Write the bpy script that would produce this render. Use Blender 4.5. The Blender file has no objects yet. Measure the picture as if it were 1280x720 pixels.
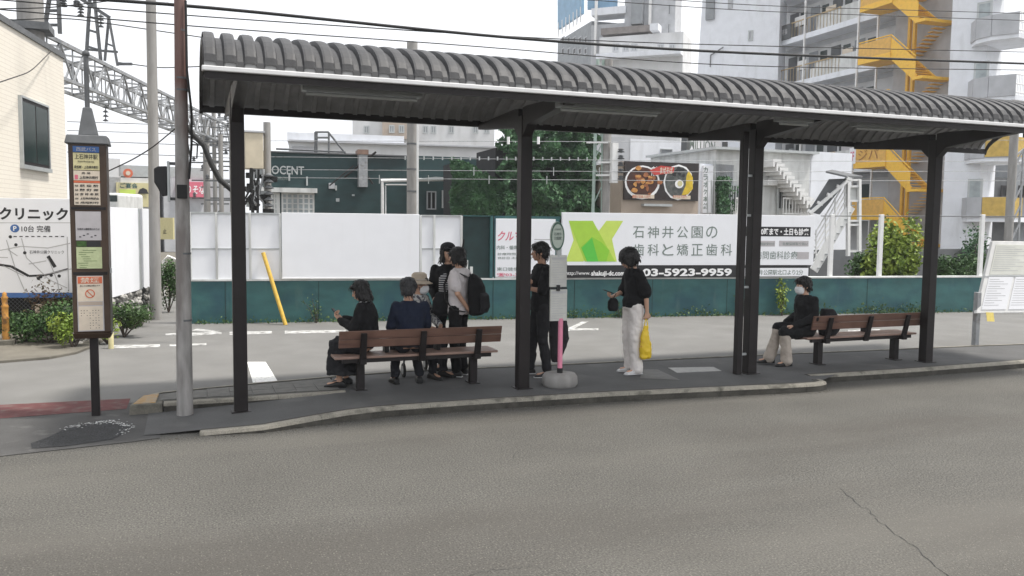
import bpy, bmesh, math, random
import numpy as np
from mathutils import Vector, Matrix, Quaternion, noise as mnoise
random.seed(7)
R_ = math.radians
C = bpy.context.scene.collection
sc = bpy.context.scene

# ------------------------------------------------------------------ camera
F_PX, PITCH, ROLL, YAW, CAM_Z = 1050.0, .079, .011, .366, 2.0
_f = Vector((math.sin(YAW)*math.cos(PITCH), math.cos(YAW)*math.cos(PITCH), -math.sin(PITCH)))
_r0 = Vector((math.cos(YAW), -math.sin(YAW), 0)); _u0 = _r0.cross(_f)
_R = _r0*math.cos(ROLL)+_u0*math.sin(ROLL); _U = _u0*math.cos(ROLL)-_r0*math.sin(ROLL)
camd = bpy.data.cameras.new('camera'); cam = bpy.data.objects.new('camera', camd); C.objects.link(cam)
m = Matrix((_R, _U, -_f)).transposed().to_4x4(); m.translation = Vector((0, 0, CAM_Z)); cam.matrix_world = m
camd.sensor_width = 36; camd.lens = F_PX/1280*36; camd.clip_start = .05; camd.clip_end = 3000
sc.camera = cam

# ------------------------------------------------------------------ light
SUN_EL, SUN_AZ = 66, 112      # azimuth clockwise from +Y (away from the camera): high on the right
w = bpy.data.worlds.new('World'); sc.world = w; w.use_nodes = True
nt = w.node_tree; nt.nodes.clear()
sky = nt.nodes.new('ShaderNodeTexSky'); sky.sky_type = 'NISHITA'; sky.sun_disc = False
sky.sun_elevation = R_(SUN_EL); sky.sun_rotation = R_(SUN_AZ); sky.dust_density = 6; sky.air_density = 1.0; sky.ozone_density = 1
hs = nt.nodes.new('ShaderNodeHueSaturation'); hs.inputs['Saturation'].default_value = .16
mx = nt.nodes.new('ShaderNodeMix'); mx.data_type = 'RGBA'; mx.inputs[0].default_value = .72
mx.inputs[7].default_value = (9.0, 9.2, 9.6, 1)      # thin bright cloud over the whole sky
bg = nt.nodes.new('ShaderNodeBackground'); bg.inputs[1].default_value = .098
wo = nt.nodes.new('ShaderNodeOutputWorld')
nt.links.new(sky.outputs[0], hs.inputs['Color']); nt.links.new(hs.outputs[0], mx.inputs[6])
nt.links.new(mx.outputs[2], bg.inputs[0]); nt.links.new(bg.outputs[0], wo.inputs[0])
sd = bpy.data.lights.new('sun', 'SUN'); sd.energy = 3.0; sd.angle = R_(6); sd.color = (1, .95, .88)
sun = bpy.data.objects.new('sun', sd); C.objects.link(sun)
_sdir = Vector((math.sin(R_(SUN_AZ))*math.cos(R_(SUN_EL)), math.cos(R_(SUN_AZ))*math.cos(R_(SUN_EL)), math.sin(R_(SUN_EL))))
sun.rotation_euler = _sdir.to_track_quat('Z', 'Y').to_euler()
vs = sc.view_settings; vs.view_transform = 'Standard'; vs.look = 'None'; vs.exposure = .82; vs.gamma = 1
sc.cycles.max_bounces = 6

# ------------------------------------------------------------------ survey helpers
CAM = Vector((0, 0, CAM_Z))
ZR = -.10
def ray(px, py): return _f+_R*((px-640)/F_PX)+_U*((360-py)/F_PX)
def G(px, py, z=0.0):
    d = ray(px, py); return CAM+d*((z-CAM_Z)/d.z)
_fh = Vector((math.sin(YAW), math.cos(YAW), 0))
def P(px, py, dist):
    d = ray(px, py); return CAM+d*(dist/d.dot(_fh))
def YP(px, py, Y):
    d = ray(px, py); return CAM+d*(Y/d.y)

class Frame:
    """a vertical plane of a facade: s runs along it, z is height, o is the distance in front of it"""
    def __init__(s_, a, b):
        s_.o = Vector((a[0], a[1], 0)); d = Vector((b[0]-a[0], b[1]-a[1], 0)); s_.len = d.length
        s_.d = d.normalized(); s_.n = Vector((s_.d.y, -s_.d.x, 0))
    def pt(s_, s, z, o=0): return s_.o+s_.d*s+s_.n*o+Vector((0, 0, z))
    def hit(s_, px, py, o=0):
        d = ray(px, py); t = ((s_.o+s_.n*o-CAM).dot(s_.n))/d.dot(s_.n); p = CAM+d*t
        return (p-s_.o).dot(s_.d), p.z
    def s(s_, px, py=270, o=0): return s_.hit(px, py, o)[0]
    def z(s_, px, py, o=0): return s_.hit(px, py, o)[1]

# ------------------------------------------------------------------ materials
def mat(name, col, rough=.8, var=.12, scale=6, bump=0, bscale=60, metal=0, col2=None, streak=0, spec=.4, alpha=1, trans=0, detail=5, fine=0, fscale=250):
    m = bpy.data.materials.new(name); m.use_nodes = True; n = m.node_tree; b = n.nodes['Principled BSDF']
    b.inputs['Roughness'].default_value = rough; b.inputs['Metallic'].default_value = metal
    b.inputs['Specular IOR Level'].default_value = spec; b.inputs['Transmission Weight'].default_value = trans
    tc = n.nodes.new('ShaderNodeTexCoord'); mp = n.nodes.new('ShaderNodeMapping'); n.links.new(tc.outputs['Object'], mp.inputs[0])
    if streak: mp.inputs['Scale'].default_value = (1, 1, 1/streak)
    no = n.nodes.new('ShaderNodeTexNoise'); no.inputs['Scale'].default_value = scale; no.inputs['Detail'].default_value = detail
    n.links.new(mp.outputs[0], no.inputs['Vector'])
    cr = n.nodes.new('ShaderNodeValToRGB'); cr.color_ramp.elements[0].position = .3; cr.color_ramp.elements[1].position = .7
    c2 = col2 or tuple(min(1, c*(1+var)) for c in col)
    c1 = tuple(c*(1-var) for c in col) if not col2 else col
    cr.color_ramp.elements[0].color = (*c1, 1); cr.color_ramp.elements[1].color = (*c2, 1)
    n.links.new(no.outputs['Fac'], cr.inputs[0]); out = cr.outputs[0]
    if fine:
        n2 = n.nodes.new('ShaderNodeTexNoise'); n2.inputs['Scale'].default_value = fscale; n2.inputs['Detail'].default_value = 2
        n.links.new(tc.outputs['Object'], n2.inputs['Vector'])
        mr = n.nodes.new('ShaderNodeMapRange'); mr.inputs[1].default_value = .3; mr.inputs[2].default_value = .7
        mr.inputs[3].default_value = 1-fine; mr.inputs[4].default_value = 1+fine; n.links.new(n2.outputs['Fac'], mr.inputs[0])
        vm = n.nodes.new('ShaderNodeVectorMath'); vm.operation = 'SCALE'; n.links.new(out, vm.inputs[0]); n.links.new(mr.outputs[0], vm.inputs['Scale'])
        out = vm.outputs[0]
    n.links.new(out, b.inputs['Base Color'])
    if bump:
        nb = n.nodes.new('ShaderNodeTexNoise'); nb.inputs['Scale'].default_value = bscale; nb.inputs['Detail'].default_value = 4
        n.links.new(tc.outputs['Object'], nb.inputs['Vector'])
        bp = n.nodes.new('ShaderNodeBump'); bp.inputs['Strength'].default_value = bump; bp.inputs['Distance'].default_value = .01
        n.links.new(nb.outputs['Fac'], bp.inputs['Height']); n.links.new(bp.outputs[0], b.inputs['Normal'])
    return m
def overlay(m, col, scale, lo, hi, strength=1, stretch=(1, 1, 1), detail=6, seed=0, dist=0, zmin=None):
    """a second noise-shaped layer of real stain / wear colour"""
    n = m.node_tree; b = n.nodes['Principled BSDF']; src = b.inputs['Base Color'].links[0].from_socket
    tc = n.nodes.new('ShaderNodeTexCoord'); mp = n.nodes.new('ShaderNodeMapping'); mp.inputs['Scale'].default_value = stretch
    mp.inputs['Location'].default_value = (seed, seed*1.7, seed*.3)
    no = n.nodes.new('ShaderNodeTexNoise'); no.inputs['Scale'].default_value = scale; no.inputs['Detail'].default_value = detail; no.inputs['Distortion'].default_value = dist
    mr = n.nodes.new('ShaderNodeMapRange'); mr.inputs[1].default_value = lo; mr.inputs[2].default_value = hi; mr.inputs[4].default_value = strength
    mi = n.nodes.new('ShaderNodeMix'); mi.data_type = 'RGBA'; mi.inputs[7].default_value = (*col, 1)
    n.links.new(tc.outputs['Object'], mp.inputs[0]); n.links.new(mp.outputs[0], no.inputs['Vector']); n.links.new(no.outputs['Fac'], mr.inputs[0])
    fo = mr.outputs[0]
    if zmin is not None:
        se = n.nodes.new('ShaderNodeSeparateXYZ'); n.links.new(tc.outputs['Object'], se.inputs[0]); m2 = n.nodes.new('ShaderNodeMapRange'); m2.inputs[1].default_value = zmin-.5; m2.inputs[2].default_value = zmin+.6
        n.links.new(se.outputs[2], m2.inputs[0]); mu = n.nodes.new('ShaderNodeMath'); mu.operation = 'MULTIPLY'; n.links.new(fo, mu.inputs[0]); n.links.new(m2.outputs[0], mu.inputs[1]); fo = mu.outputs[0]
    n.links.new(fo, mi.inputs[0]); n.links.new(src, mi.inputs[6]); n.links.new(mi.outputs[2], b.inputs['Base Color'])
    return m

M = {}
M['road'] = overlay(overlay(mat('road_asphalt', (.080, .077, .069), .9, .10, 1.1, .9, 90, fine=.62, fscale=70, detail=8), (.060, .055, .048), .5, .48, .66, .75, (.35, 1.3, 1), seed=3), (.108, .102, .09), .55, .5, .7, .7, (.25, 1.5, 1), seed=9)
def speckle(m, col, scale, size, amount=1.0):
    n = m.node_tree; b = n.nodes['Principled BSDF']; src = b.inputs['Base Color'].links[0].from_socket
    tc = n.nodes.new('ShaderNodeTexCoord'); vo = n.nodes.new('ShaderNodeTexVoronoi'); vo.inputs['Scale'].default_value = scale
    mr = n.nodes.new('ShaderNodeMapRange'); mr.inputs[1].default_value = size; mr.inputs[2].default_value = size*.6; mr.inputs[3].default_value = 0; mr.inputs[4].default_value = amount
    wn = n.nodes.new('ShaderNodeSeparateColor'); gt = n.nodes.new('ShaderNodeMath'); gt.operation = 'GREATER_THAN'; gt.inputs[1].default_value = .72; mu = n.nodes.new('ShaderNodeMath'); mu.operation = 'MULTIPLY'
    mi = n.nodes.new('ShaderNodeMix'); mi.data_type = 'RGBA'; mi.inputs[7].default_value = (*col, 1)
    n.links.new(tc.outputs['Object'], vo.inputs['Vector']); n.links.new(vo.outputs['Distance'], mr.inputs[0]); n.links.new(vo.outputs['Color'], wn.inputs[0]); n.links.new(wn.outputs[0], gt.inputs[0])
    n.links.new(mr.outputs[0], mu.inputs[0]); n.links.new(gt.outputs[0], mu.inputs[1]); n.links.new(mu.outputs[0], mi.inputs[0]); n.links.new(src, mi.inputs[6]); n.links.new(mi.outputs[2], b.inputs['Base Color']); return m
speckle(M['road'], (.22, .205, .175), 65, .36, .5)
M['backroad'] = overlay(mat('pale_asphalt', (.15, .148, .142), .9, .10, 1.4, .4, 150, fine=.22, fscale=120), (.13, .128, .12), 1.3, .5, .72, .6, seed=5)
M['apron'] = overlay(mat('dark_asphalt', (.062, .061, .06), .9, .14, 3, .5, 150, fine=.3, fscale=160), (.15, .148, .14), 4, .6, .75, .5, seed=2)
M['patch'] = mat('coarse_patch', (.022, .023, .025), .85, .3, 9, 1, 60, fine=.7, fscale=60)
M['plat'] = overlay(mat('platform_asphalt', (.082, .082, .082), .88, .13, 2.2, .4, 180, fine=.22, fscale=170), (.14, .138, .132), 1.5, .58, .74, .55, seed=4)
M['kerb'] = overlay(mat('kerb_concrete', (.14, .132, .11), .9, .22, 7, .5, 60, fine=.15, fscale=80), (.05, .048, .038), 5, .48, .64, .8, seed=6)
M['kerbdark'] = overlay(mat('grimy_shaded_kerb_stone', (.05, .047, .04), .95, .3, 7, .5, 60, fine=.2, fscale=80), (.1, .095, .08), 4, .55, .7, .6, seed=2)  # grime plus the shade on the kerb face, both painted into the colour
M['kerblit'] = overlay(mat('lit_kerb_edge', (.24, .225, .19), .9, .15, 9, .4, 60, fine=.2, fscale=80), (.08, .075, .06), 5, .54, .66, .8, seed=12)  # pale tone paints the brightly lit top edge of the kerb
M['kerbyel'] = overlay(mat('worn_yellow_kerb', (.34, .22, .10), .8, .2, 12), (.25, .22, .17), 14, .45, .6, .8)
M['red'] = overlay(mat('red_road_paint', (.10, .034, .034), .9, .2, 6, fine=.2), (.12, .1, .09), 7, .5, .7, .7)
M['worn_paint'] = overlay(mat('worn_road_paint', (.46, .46, .45), .85, .1, 12, fine=.2), (.17, .168, .16), 7, .44, .6, .85)
M['white_paint'] = overlay(mat('road_paint', (.68, .68, .66), .8, .06, 20), (.3, .3, .29), 22, .56, .66, .8)
M['paving'] = mat('block_paving', (.12, .118, .11), .9, .2, 8, .4, 60, fine=.2)
M['earth'] = mat('bare_ground', (.13, .12, .1), .95, .25, 2, .5, 30, fine=.2)
M['concrete'] = overlay(mat('pole_concrete', (.27, .262, .25), .85, .14, 9, .3, 90, streak=6), (.2, .19, .18), 5, .5, .7, .7, (1, 1, .25), seed=1)
M['rustpole'] = overlay(overlay(mat('stained_concrete', (.27, .26, .25), .85, .3, 14, .4, 70, streak=5), (.15, .13, .12), 5, .52, .66, .75, (1, 1, .3), seed=8), (.13, .06, .048), 2.6, .38, .55, .85, (1, 1, .35), seed=14, zmin=2.7)
M['brown'] = mat('dark_brown_steel', (.014, .011, .011), .5, .2, 5, .08, 40, spec=.3)
M['brownbox'] = mat('bronze_enamel', (.055, .034, .022), .4, .15, 5, .05, 30, spec=.35)
M['roof'] = overlay(mat('aged_roof_sheet', (.048, .048, .05), .58, .14, 5, .15, 40, streak=3, spec=.3), (.028, .029, .032), 3, .5, .7, .7, (2, 1, 1), seed=5)
M['roofin'] = mat('roof_underside', (.2, .2, .2), .6, .15, 6)
M['gutter'] = mat('white_gutter', (.64, .64, .64), .35, .05, 6)
M['lampbox'] = mat('lamp_housing', (.22, .23, .23), .45, .1, 6)
M['tube'] = mat('lamp_tube', (.3, .31, .3), .25, .03, 6)
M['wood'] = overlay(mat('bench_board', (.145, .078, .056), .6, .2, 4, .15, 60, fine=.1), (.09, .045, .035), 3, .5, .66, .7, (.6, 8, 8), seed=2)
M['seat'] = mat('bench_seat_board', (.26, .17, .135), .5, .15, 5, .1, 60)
M['white'] = overlay(mat('white_panel', (.76, .77, .80), .5, .02, 3), (.6, .6, .6), 3, .56, .8, .35, (1, 1, .12), seed=3)
M['whitebld'] = overlay(mat('white_render', (.70, .72, .76), .8, .05, 2), (.45, .46, .47), 2, .55, .75, .4, (1, 1, .2))
M['whitesteel'] = mat('white_steel', (.7, .7, .69), .5, .06, 8)
M['dirtywhite'] = overlay(mat('dirty_white', (.56, .57, .56), .8, .1, 3, .1, 30), (.3, .3, .29), 3, .5, .7, .6, (1, 1, .15))
M['teal'] = overlay(overlay(mat('teal_wall_paint', (.034, .108, .108), .55, .18, 2.2, .2, 14, streak=.4), (.016, .06, .085), 1.6, .48, .66, .7, seed=4), (.07, .13, .12), 6, .6, .74, .5, (1, 1, .2), seed=7)
M['tealdark'] = mat('dark_teal_panel', (.012, .032, .032), .5, .25, 4)
M['green_wall'] = overlay(mat('bottle_green_cladding', (.012, .038, .04), .6, .2, 1.2, streak=.3), (.006, .016, .018), .7, .48, .66, .8, seed=3)
M['black'] = mat('black_plastic', (.012, .012, .013), .5, .2, 8)
M['rubber'] = mat('black_rubber', (.01, .01, .01), .7, .2, 8)
M['grey'] = mat('grey_render', (.42, .43, .45), .85, .1, 2)
M['midgrey'] = mat('mid_grey_render', (.25, .265, .28), .85, .12, 2)
M['darkgrey'] = mat('dark_grey_render', (.1, .105, .11), .8, .15, 2)
M['palebld'] = overlay(mat('pale_stucco', (.58, .585, .59), .85, .06, 1), (.36, .36, .35), .8, .5, .72, .5, (1, 1, .2))
M['beige'] = mat('beige_panel', (.4, .33, .27), .8, .06, 2)
M['orange'] = overlay(mat('orange_steel', (.78, .46, .045), .5, .1, 5), (.5, .25, .05), 5, .55, .7, .5)
M['yellowpole'] = mat('yellow_pole', (.55, .36, .06), .5, .15, 14)
M['glass'] = mat('window_glass', (.02, .032, .03), .12, .2, 1, spec=.25)
M['curtain'] = mat('window_pane_pale', (.3, .34, .35), .2, .2, 3, spec=.6)
M['alum'] = mat('aluminium_frame', (.42, .44, .44), .4, .08, 8, metal=.3)
M['galv'] = overlay(mat('galvanised_steel', (.3, .31, .32), .5, .15, 8, metal=.3), (.14, .12, .1), 6, .55, .7, .6)
M['dkgalv'] = mat('dark_weathered_steel', (.11, .115, .12), .6, .2, 8)
M['boxbeige'] = mat('transformer_enamel', (.52, .46, .35), .5, .08, 4)
M['ink'] = mat('black_ink', (.02, .02, .022), .6, .05, 8)
M['greyink'] = mat('grey_ink', (.17, .21, .19), .6, .05, 8)
M['palegreyink'] = mat('pale_grey_ink', (.42, .42, .43), .6, .05, 8)
M['redink'] = mat('red_ink', (.6, .14, .2), .6, .05, 8)
M['whiteink'] = mat('white_ink', (.8, .8, .8), .5, .02, 8)
M['blue'] = mat('blue_ink', (.05, .13, .34), .5, .1, 8)
M['paper'] = mat('cream_paper', (.6, .52, .42), .6, .06, 20)
M['papery'] = mat('yellow_paper', (.55, .5, .28), .6, .06, 20)
M['papergrey'] = mat('grey_paper', (.42, .4, .41), .5, .06, 12)
M['papergreen'] = mat('pale_green_paper', (.42, .47, .27), .5, .1, 30)
M['orangeink'] = mat('orange_ink', (.55, .13, .06), .5, .08, 8)
M['lime1'] = mat('lime_print', (.36, .58, .06), .5, .04, 8)
M['lime2'] = mat('light_lime_print', (.52, .66, .12), .5, .04, 8)
M['green3'] = mat('green_print', (.1, .5, .06), .5, .04, 8)
M['lime4'] = mat('mid_lime_print', (.24, .53, .04), .5, .04, 8)
def leafmat(name, a, b):
    m = mat(name, a, .55, .1, 3.5, col2=b, detail=8, spec=.3, fine=.3, fscale=30); m.node_tree.nodes['Principled BSDF'].inputs['Subsurface Weight'].default_value = 0; return m
M['ivy'] = leafmat('ivy_leaf', (.022, .065, .03), (.065, .155, .06))
M['shrub'] = leafmat('shrub_leaf', (.02, .055, .015), (.06, .12, .03))
M['limeleaf'] = leafmat('bright_leaf', (.1, .17, .02), (.24, .3, .045))
M['weed'] = leafmat('weed_leaf', (.03, .07, .02), (.09, .14, .04))
M['redleaf'] = leafmat('red_leaf', (.09, .03, .025), (.07, .08, .03))
M['bark'] = mat('bark', (.07, .055, .045), .9, .25, 10, .4, 40)
def tilemat():
    m = mat('cream_wall_tile', (.66, .6, .5), .6, .04, 3); n = m.node_tree; b = n.nodes['Principled BSDF']
    br = n.nodes.new('ShaderNodeTexBrick'); br.inputs['Scale'].default_value = 1; br.inputs['Brick Width'].default_value = .6; br.inputs['Row Height'].default_value = .085
    br.inputs['Mortar Size'].default_value = .006; br.inputs['Color1'].default_value = (.70, .66, .58, 1); br.inputs['Color2'].default_value = (.685, .64, .56, 1); br.inputs['Mortar'].default_value = (.57, .52, .45, 1)
    tc = n.nodes.new('ShaderNodeTexCoord'); se = n.nodes.new('ShaderNodeSeparateXYZ'); co = n.nodes.new('ShaderNodeCombineXYZ')
    ad = n.nodes.new('ShaderNodeMath'); ad.operation = 'ADD'
    n.links.new(tc.outputs['Object'], se.inputs[0]); n.links.new(se.outputs[0], ad.inputs[0]); n.links.new(se.outputs[1], ad.inputs[1])
    n.links.new(ad.outputs[0], co.inputs[0]); n.links.new(se.outputs[2], co.inputs[1]); n.links.new(co.outputs[0], br.inputs['Vector']); n.links.new(br.outputs[0], b.inputs['Base Color'])
    return m
M['tile'] = tilemat()

# ------------------------------------------------------------------ mesh collector
class MB:
    def __init__(s): s.v = []; s.f = []; s.sm = []
    def add(s, vs, fs, smooth=False):
        o = len(s.v); s.v += [Vector(v) for v in vs]; s.f += [tuple(i+o for i in f) for f in fs]; s.sm += [smooth]*len(fs); return s
    def box(s, a, b):
        (x0, y0, z0), (x1, y1, z1) = a, b
        return s.hexa([(x0, y0, z0), (x1, y0, z0), (x1, y1, z0), (x0, y1, z0), (x0, y0, z1), (x1, y0, z1), (x1, y1, z1), (x0, y1, z1)])
    def hexa(s, p): return s.add(p, [(3, 2, 1, 0), (4, 5, 6, 7), (0, 1, 5, 4), (1, 2, 6, 5), (2, 3, 7, 6), (3, 0, 4, 7)])
    def fbox(s, fr, s0, s1, z0, z1, o0, o1):
        q = [fr.pt(s0, z0, o1), fr.pt(s1, z0, o1), fr.pt(s1, z0, o0), fr.pt(s0, z0, o0), fr.pt(s0, z1, o1), fr.pt(s1, z1, o1), fr.pt(s1, z1, o0), fr.pt(s0, z1, o0)]
        return s.hexa(q)
    def beam(s, p, q, w, h, up=(0, 0, 1)):
        p, q = Vector(p), Vector(q); d = (q-p).normalized(); u = Vector(up)
        if abs(d.dot(u)) > .98: u = Vector((0, 1, 0))
        a = d.cross(u).normalized()*w/2; b = a.cross(d).normalized()*h/2
        return s.hexa([p-a-b, p+a-b, q+a-b, q-a-b, p-a+b, p+a+b, q+a+b, q-a+b])
    def tube(s, pts, r, n=10, caps=True, smooth=True):
        pts = [Vector(p) for p in pts]; rr = r if isinstance(r, (list, tuple)) else [r]*len(pts); vs = []; fs = []
        a = None
        for i, p in enumerate(pts):
            d = (pts[min(i+1, len(pts)-1)]-pts[max(i-1, 0)]).normalized()
            if a is None: a = d.orthogonal().normalized()
            a = (a-d*a.dot(d)).normalized(); b = d.cross(a)
            for k in range(n):
                t = 2*math.pi*k/n; vs.append(p+(a*math.cos(t)+b*math.sin(t))*rr[i])
        for i in range(len(pts)-1):
            for k in range(n): fs.append((i*n+k, i*n+(k+1) % n, (i+1)*n+(k+1) % n, (i+1)*n+k))
        s.add(vs, fs, smooth)
        if caps:
            s.add(vs[:n], [tuple(reversed(range(n)))]); s.add(vs[-n:], [tuple(range(n))])
        return s
    def lathe(s, c, prof, n=24):
        vs = []; fs = []
        for r, z in prof:
            for k in range(n): t = 2*math.pi*k/n; vs.append(Vector(c)+Vector((r*math.cos(t), r*math.sin(t), z)))
        for i in range(len(prof)-1):
            for k in range(n): fs.append((i*n+k, i*n+(k+1) % n, (i+1)*n+(k+1) % n, (i+1)*n+k))
        s.add(vs, fs, True); s.add(vs[:n], [tuple(reversed(range(n)))]); s.add(vs[-n:], [tuple(range(n))]); return s
    def prism(s, poly, z0, z1):
        n = len(poly); a = [(p[0], p[1], z0) for p in poly]; b = [(p[0], p[1], (p[2] if len(p) > 2 else z1)) for p in poly]
        ar = sum(poly[i][0]*poly[(i+1) % n][1]-poly[(i+1) % n][0]*poly[i][1] for i in range(n))
        if ar < 0: a.reverse(); b.reverse()
        fs = [tuple(reversed(range(n))), tuple(range(n, 2*n))]+[(i, (i+1) % n, n+(i+1) % n, n+i) for i in range(n)]
        return s.add(a+b, fs)
    def slab(s, pts, n, t):
        """planar polygon pts extruded by t along n"""
        pts = [Vector(p) for p in pts]; n = Vector(n); k = len(pts); q = [p+n*t for p in pts]
        return s.add(pts+q, [tuple(reversed(range(k))), tuple(range(k, 2*k))]+[(i, (i+1) % k, k+(i+1) % k, k+i) for i in range(k)])
    def ell(s, c, r, rot=None, n=12, mseg=8):
        vs = []; fs = []
        for i in range(1, mseg):
            a = math.pi*i/mseg
            for k in range(n):
                t = 2*math.pi*k/n; v = Vector((r[0]*math.sin(a)*math.cos(t), r[1]*math.sin(a)*math.sin(t), r[2]*math.cos(a)))
                if rot is not None: v = rot @ v
                vs.append(Vector(c)+v)
        for e in (r[2], -r[2]):
            v = Vector((0, 0, e)); v = rot @ v if rot is not None else v; vs.append(Vector(c)+v)
        N = (mseg-1)*n
        for i in range(mseg-2):
            for k in range(n): fs.append((i*n+k, (i+1)*n+k, (i+1)*n+(k+1) % n, i*n+(k+1) % n))
        for k in range(n): fs.append((N, k, (k+1) % n)); fs.append((N+1, (mseg-2)*n+(k+1) % n, (mseg-2)*n+k))
        return s.add(vs, fs, True)
    def leaf(s, c, size, nrm=None):
        d = Vector((random.gauss(0, 1), random.gauss(0, 1), random.gauss(0, .7))).normalized()
        if nrm is not None: d = (d*.8+Vector(nrm)*.9).normalized()
        a = d.orthogonal().normalized(); a.rotate(Quaternion(d, random.uniform(0, 6.28))); b = d.cross(a); L = size*random.uniform(.7, 1.3)
        c = Vector(c); return s.add([c-a*L*.5, c+b*L*.3+d*L*.08, c+a*L*.6, c-b*L*.3+d*L*.08], [(0, 1, 2, 3)])
    def build(s, name, m, parent=None, origin=None, bevel=0, recalc=True):
        me = bpy.data.meshes.new(name)
        if parent is not None: inv = MWI[parent.name]; vs = [inv @ v for v in s.v]; o = None
        else:
            if origin is None:
                xs = [v.x for v in s.v]; ys = [v.y for v in s.v]; zs = [v.z for v in s.v]
                origin = ((min(xs)+max(xs))/2, (min(ys)+max(ys))/2, min(zs))
            o = Vector(origin); vs = [v-o for v in s.v]
        me.from_pydata(vs, [], s.f); me.polygons.foreach_set('use_smooth', s.sm)
        if recalc:
            b = bmesh.new(); b.from_mesh(me); bmesh.ops.recalc_face_normals(b, faces=b.faces); b.to_mesh(me); b.free()
        me.materials.append(m if not isinstance(m, str) else M[m])
        ob = bpy.data.objects.new(name, me); C.objects.link(ob)
        if parent is not None: ob.parent = parent; MWI[ob.name] = MWI[parent.name]
        else: ob.location = o; MWI[ob.name] = Matrix.Translation(-o)
        if bevel:
            bm_ = ob.modifiers.new('bevel', 'BEVEL'); bm_.width = bevel; bm_.segments = 2; bm_.limit_method = 'ANGLE'
        return ob
MWI = {}
def tag(o, label=None, cat=None, group=None, kind=None):
    if label: o['label'] = label
    if cat: o['category'] = cat
    if group: o['group'] = group
    if kind: o['kind'] = kind
    return o
def thing(name, loc, label, cat, group=None, rz=0):
    o = bpy.data.objects.new(name, None); C.objects.link(o); o.empty_display_size = .2
    o.location = loc; o.rotation_euler = (0, 0, rz)
    MWI[o.name] = (Matrix.Translation(Vector(loc)) @ Matrix.Rotation(rz, 4, 'Z')).inverted()
    return tag(o, label, cat, group)
def struct(name, mb, m, **k): return tag(mb.build(name, m, **k), kind='structure')
def dup(root, loc, rz=0, label=None):
    r = root.copy(); C.objects.link(r); r.location = loc; r.rotation_euler = (0, 0, rz)
    if label: r['label'] = label
    def kids(src, dst):
        for ch in list(src.children):
            c = ch.copy(); C.objects.link(c); c.parent = dst; kids(ch, c)
    kids(root, r)
    MWI[r.name] = (Matrix.Translation(Vector(loc)) @ Matrix.Rotation(rz, 4, 'Z')).inverted()
    return r

# ------------------------------------------------------------------ writing
_tcache = {}
def text_mesh(txt, bold=0):
    if (txt, bold) in _tcache: return _tcache[(txt, bold)]
    cu = bpy.data.curves.new('writing', 'FONT'); cu.body = txt; cu.size = 1; cu.offset = bold; cu.resolution_u = 3; cu.extrude = .012
    ob = bpy.data.objects.new('writing', cu); C.objects.link(ob); dg = bpy.context.evaluated_depsgraph_get()
    me = bpy.data.meshes.new_from_object(ob.evaluated_get(dg)); bpy.data.objects.remove(ob)
    v = [tuple(x.co) for x in me.vertices]; f = [tuple(p.vertices) for p in me.polygons]; bpy.data.meshes.remove(me)
    xs = [a[0] for a in v] or [0, 1]; ys = [a[1] for a in v] or [0, 1]
    r = (v, f, min(xs), max(xs), min(ys), max(ys)); _tcache[(txt, bold)] = r; return r
def wr(mb, fr, txt, s0, s1, z0, z1, o, bold=0, shear=0):
    """fit the writing into the rectangle s0..s1, z0..z1 of a frame, standing off by o"""
    v, f, xa, xb, ya, yb = text_mesh(txt, bold)
    kx = (s1-s0)/max(xb-xa, 1e-6); ky = (z1-z0)/max(yb-ya, 1e-6)
    mb.add([fr.pt(s0+(a[0]-xa)*kx+shear*(a[1]-ya)*ky, z0+(a[1]-ya)*ky, o+(a[2]*.06 if abs(a[2]) else 0)) for a in v], f); return mb
def wpx(mb, fr, txt, x0, y0, x1, y1, o, bold=0, shear=0):
    """same, with the rectangle surveyed from the photograph"""
    sa, za = fr.hit(x0, y1, o); sb, zb = fr.hit(x1, y0, o); return wr(mb, fr, txt, sa, sb, za, zb, o, bold, shear)
# ------------------------------------------------------------------ the ground
g = MB(); g.box((-900, -900, -1.4), (900, 900, ZR-.02)); struct('ground', g, 'earth')
g = MB(); g.add([(-60, -25, ZR), (80, -25, ZR), (80, 24, ZR), (-60, 24, ZR)], [(0, 1, 2, 3)]); road = struct('road', g, 'road')
g = MB(); z = ZR+.004
g.add([(-40, 10.3, z), (-.6, 10.25, z), (.8, 10.5, z), (2.6, 10.7, z), (8, 10.5, z), (13, 10.05, z), (45, 8, z), (45, 24, z), (-40, 24, z)], [tuple(range(9))]); struct('back_road', g, 'backroad')
# dark asphalt apron to the left of the platform
g = MB(); z = ZR+.006
g.add([(-14, 7.2, z), (-4, 7.95, z), (-1.6, 8.32, z), (-.55, 8.48, z), (-.3, 8.55, z), (-.45, 10.3, z), (-1.2, 10.32, z), (-14, 10.3, z)], [tuple(range(8))]); struct('asphalt_apron', g, 'apron')
g = MB(); z = ZR+.010
random.seed(3)
pp = [(-1.36, 8.50), (-1.1, 8.49), (-.72, 8.62), (-.66, 8.78), (-.6, 9.1), (-.78, 9.38), (-1.0, 9.36), (-1.2, 9.22), (-1.28, 8.9), (-1.4, 8.7)]
g.add([(x+random.uniform(-.02, .02), y, z) for x, y in pp], [tuple(range(len(pp)))]); struct('asphalt_patch', g, 'patch')
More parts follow.
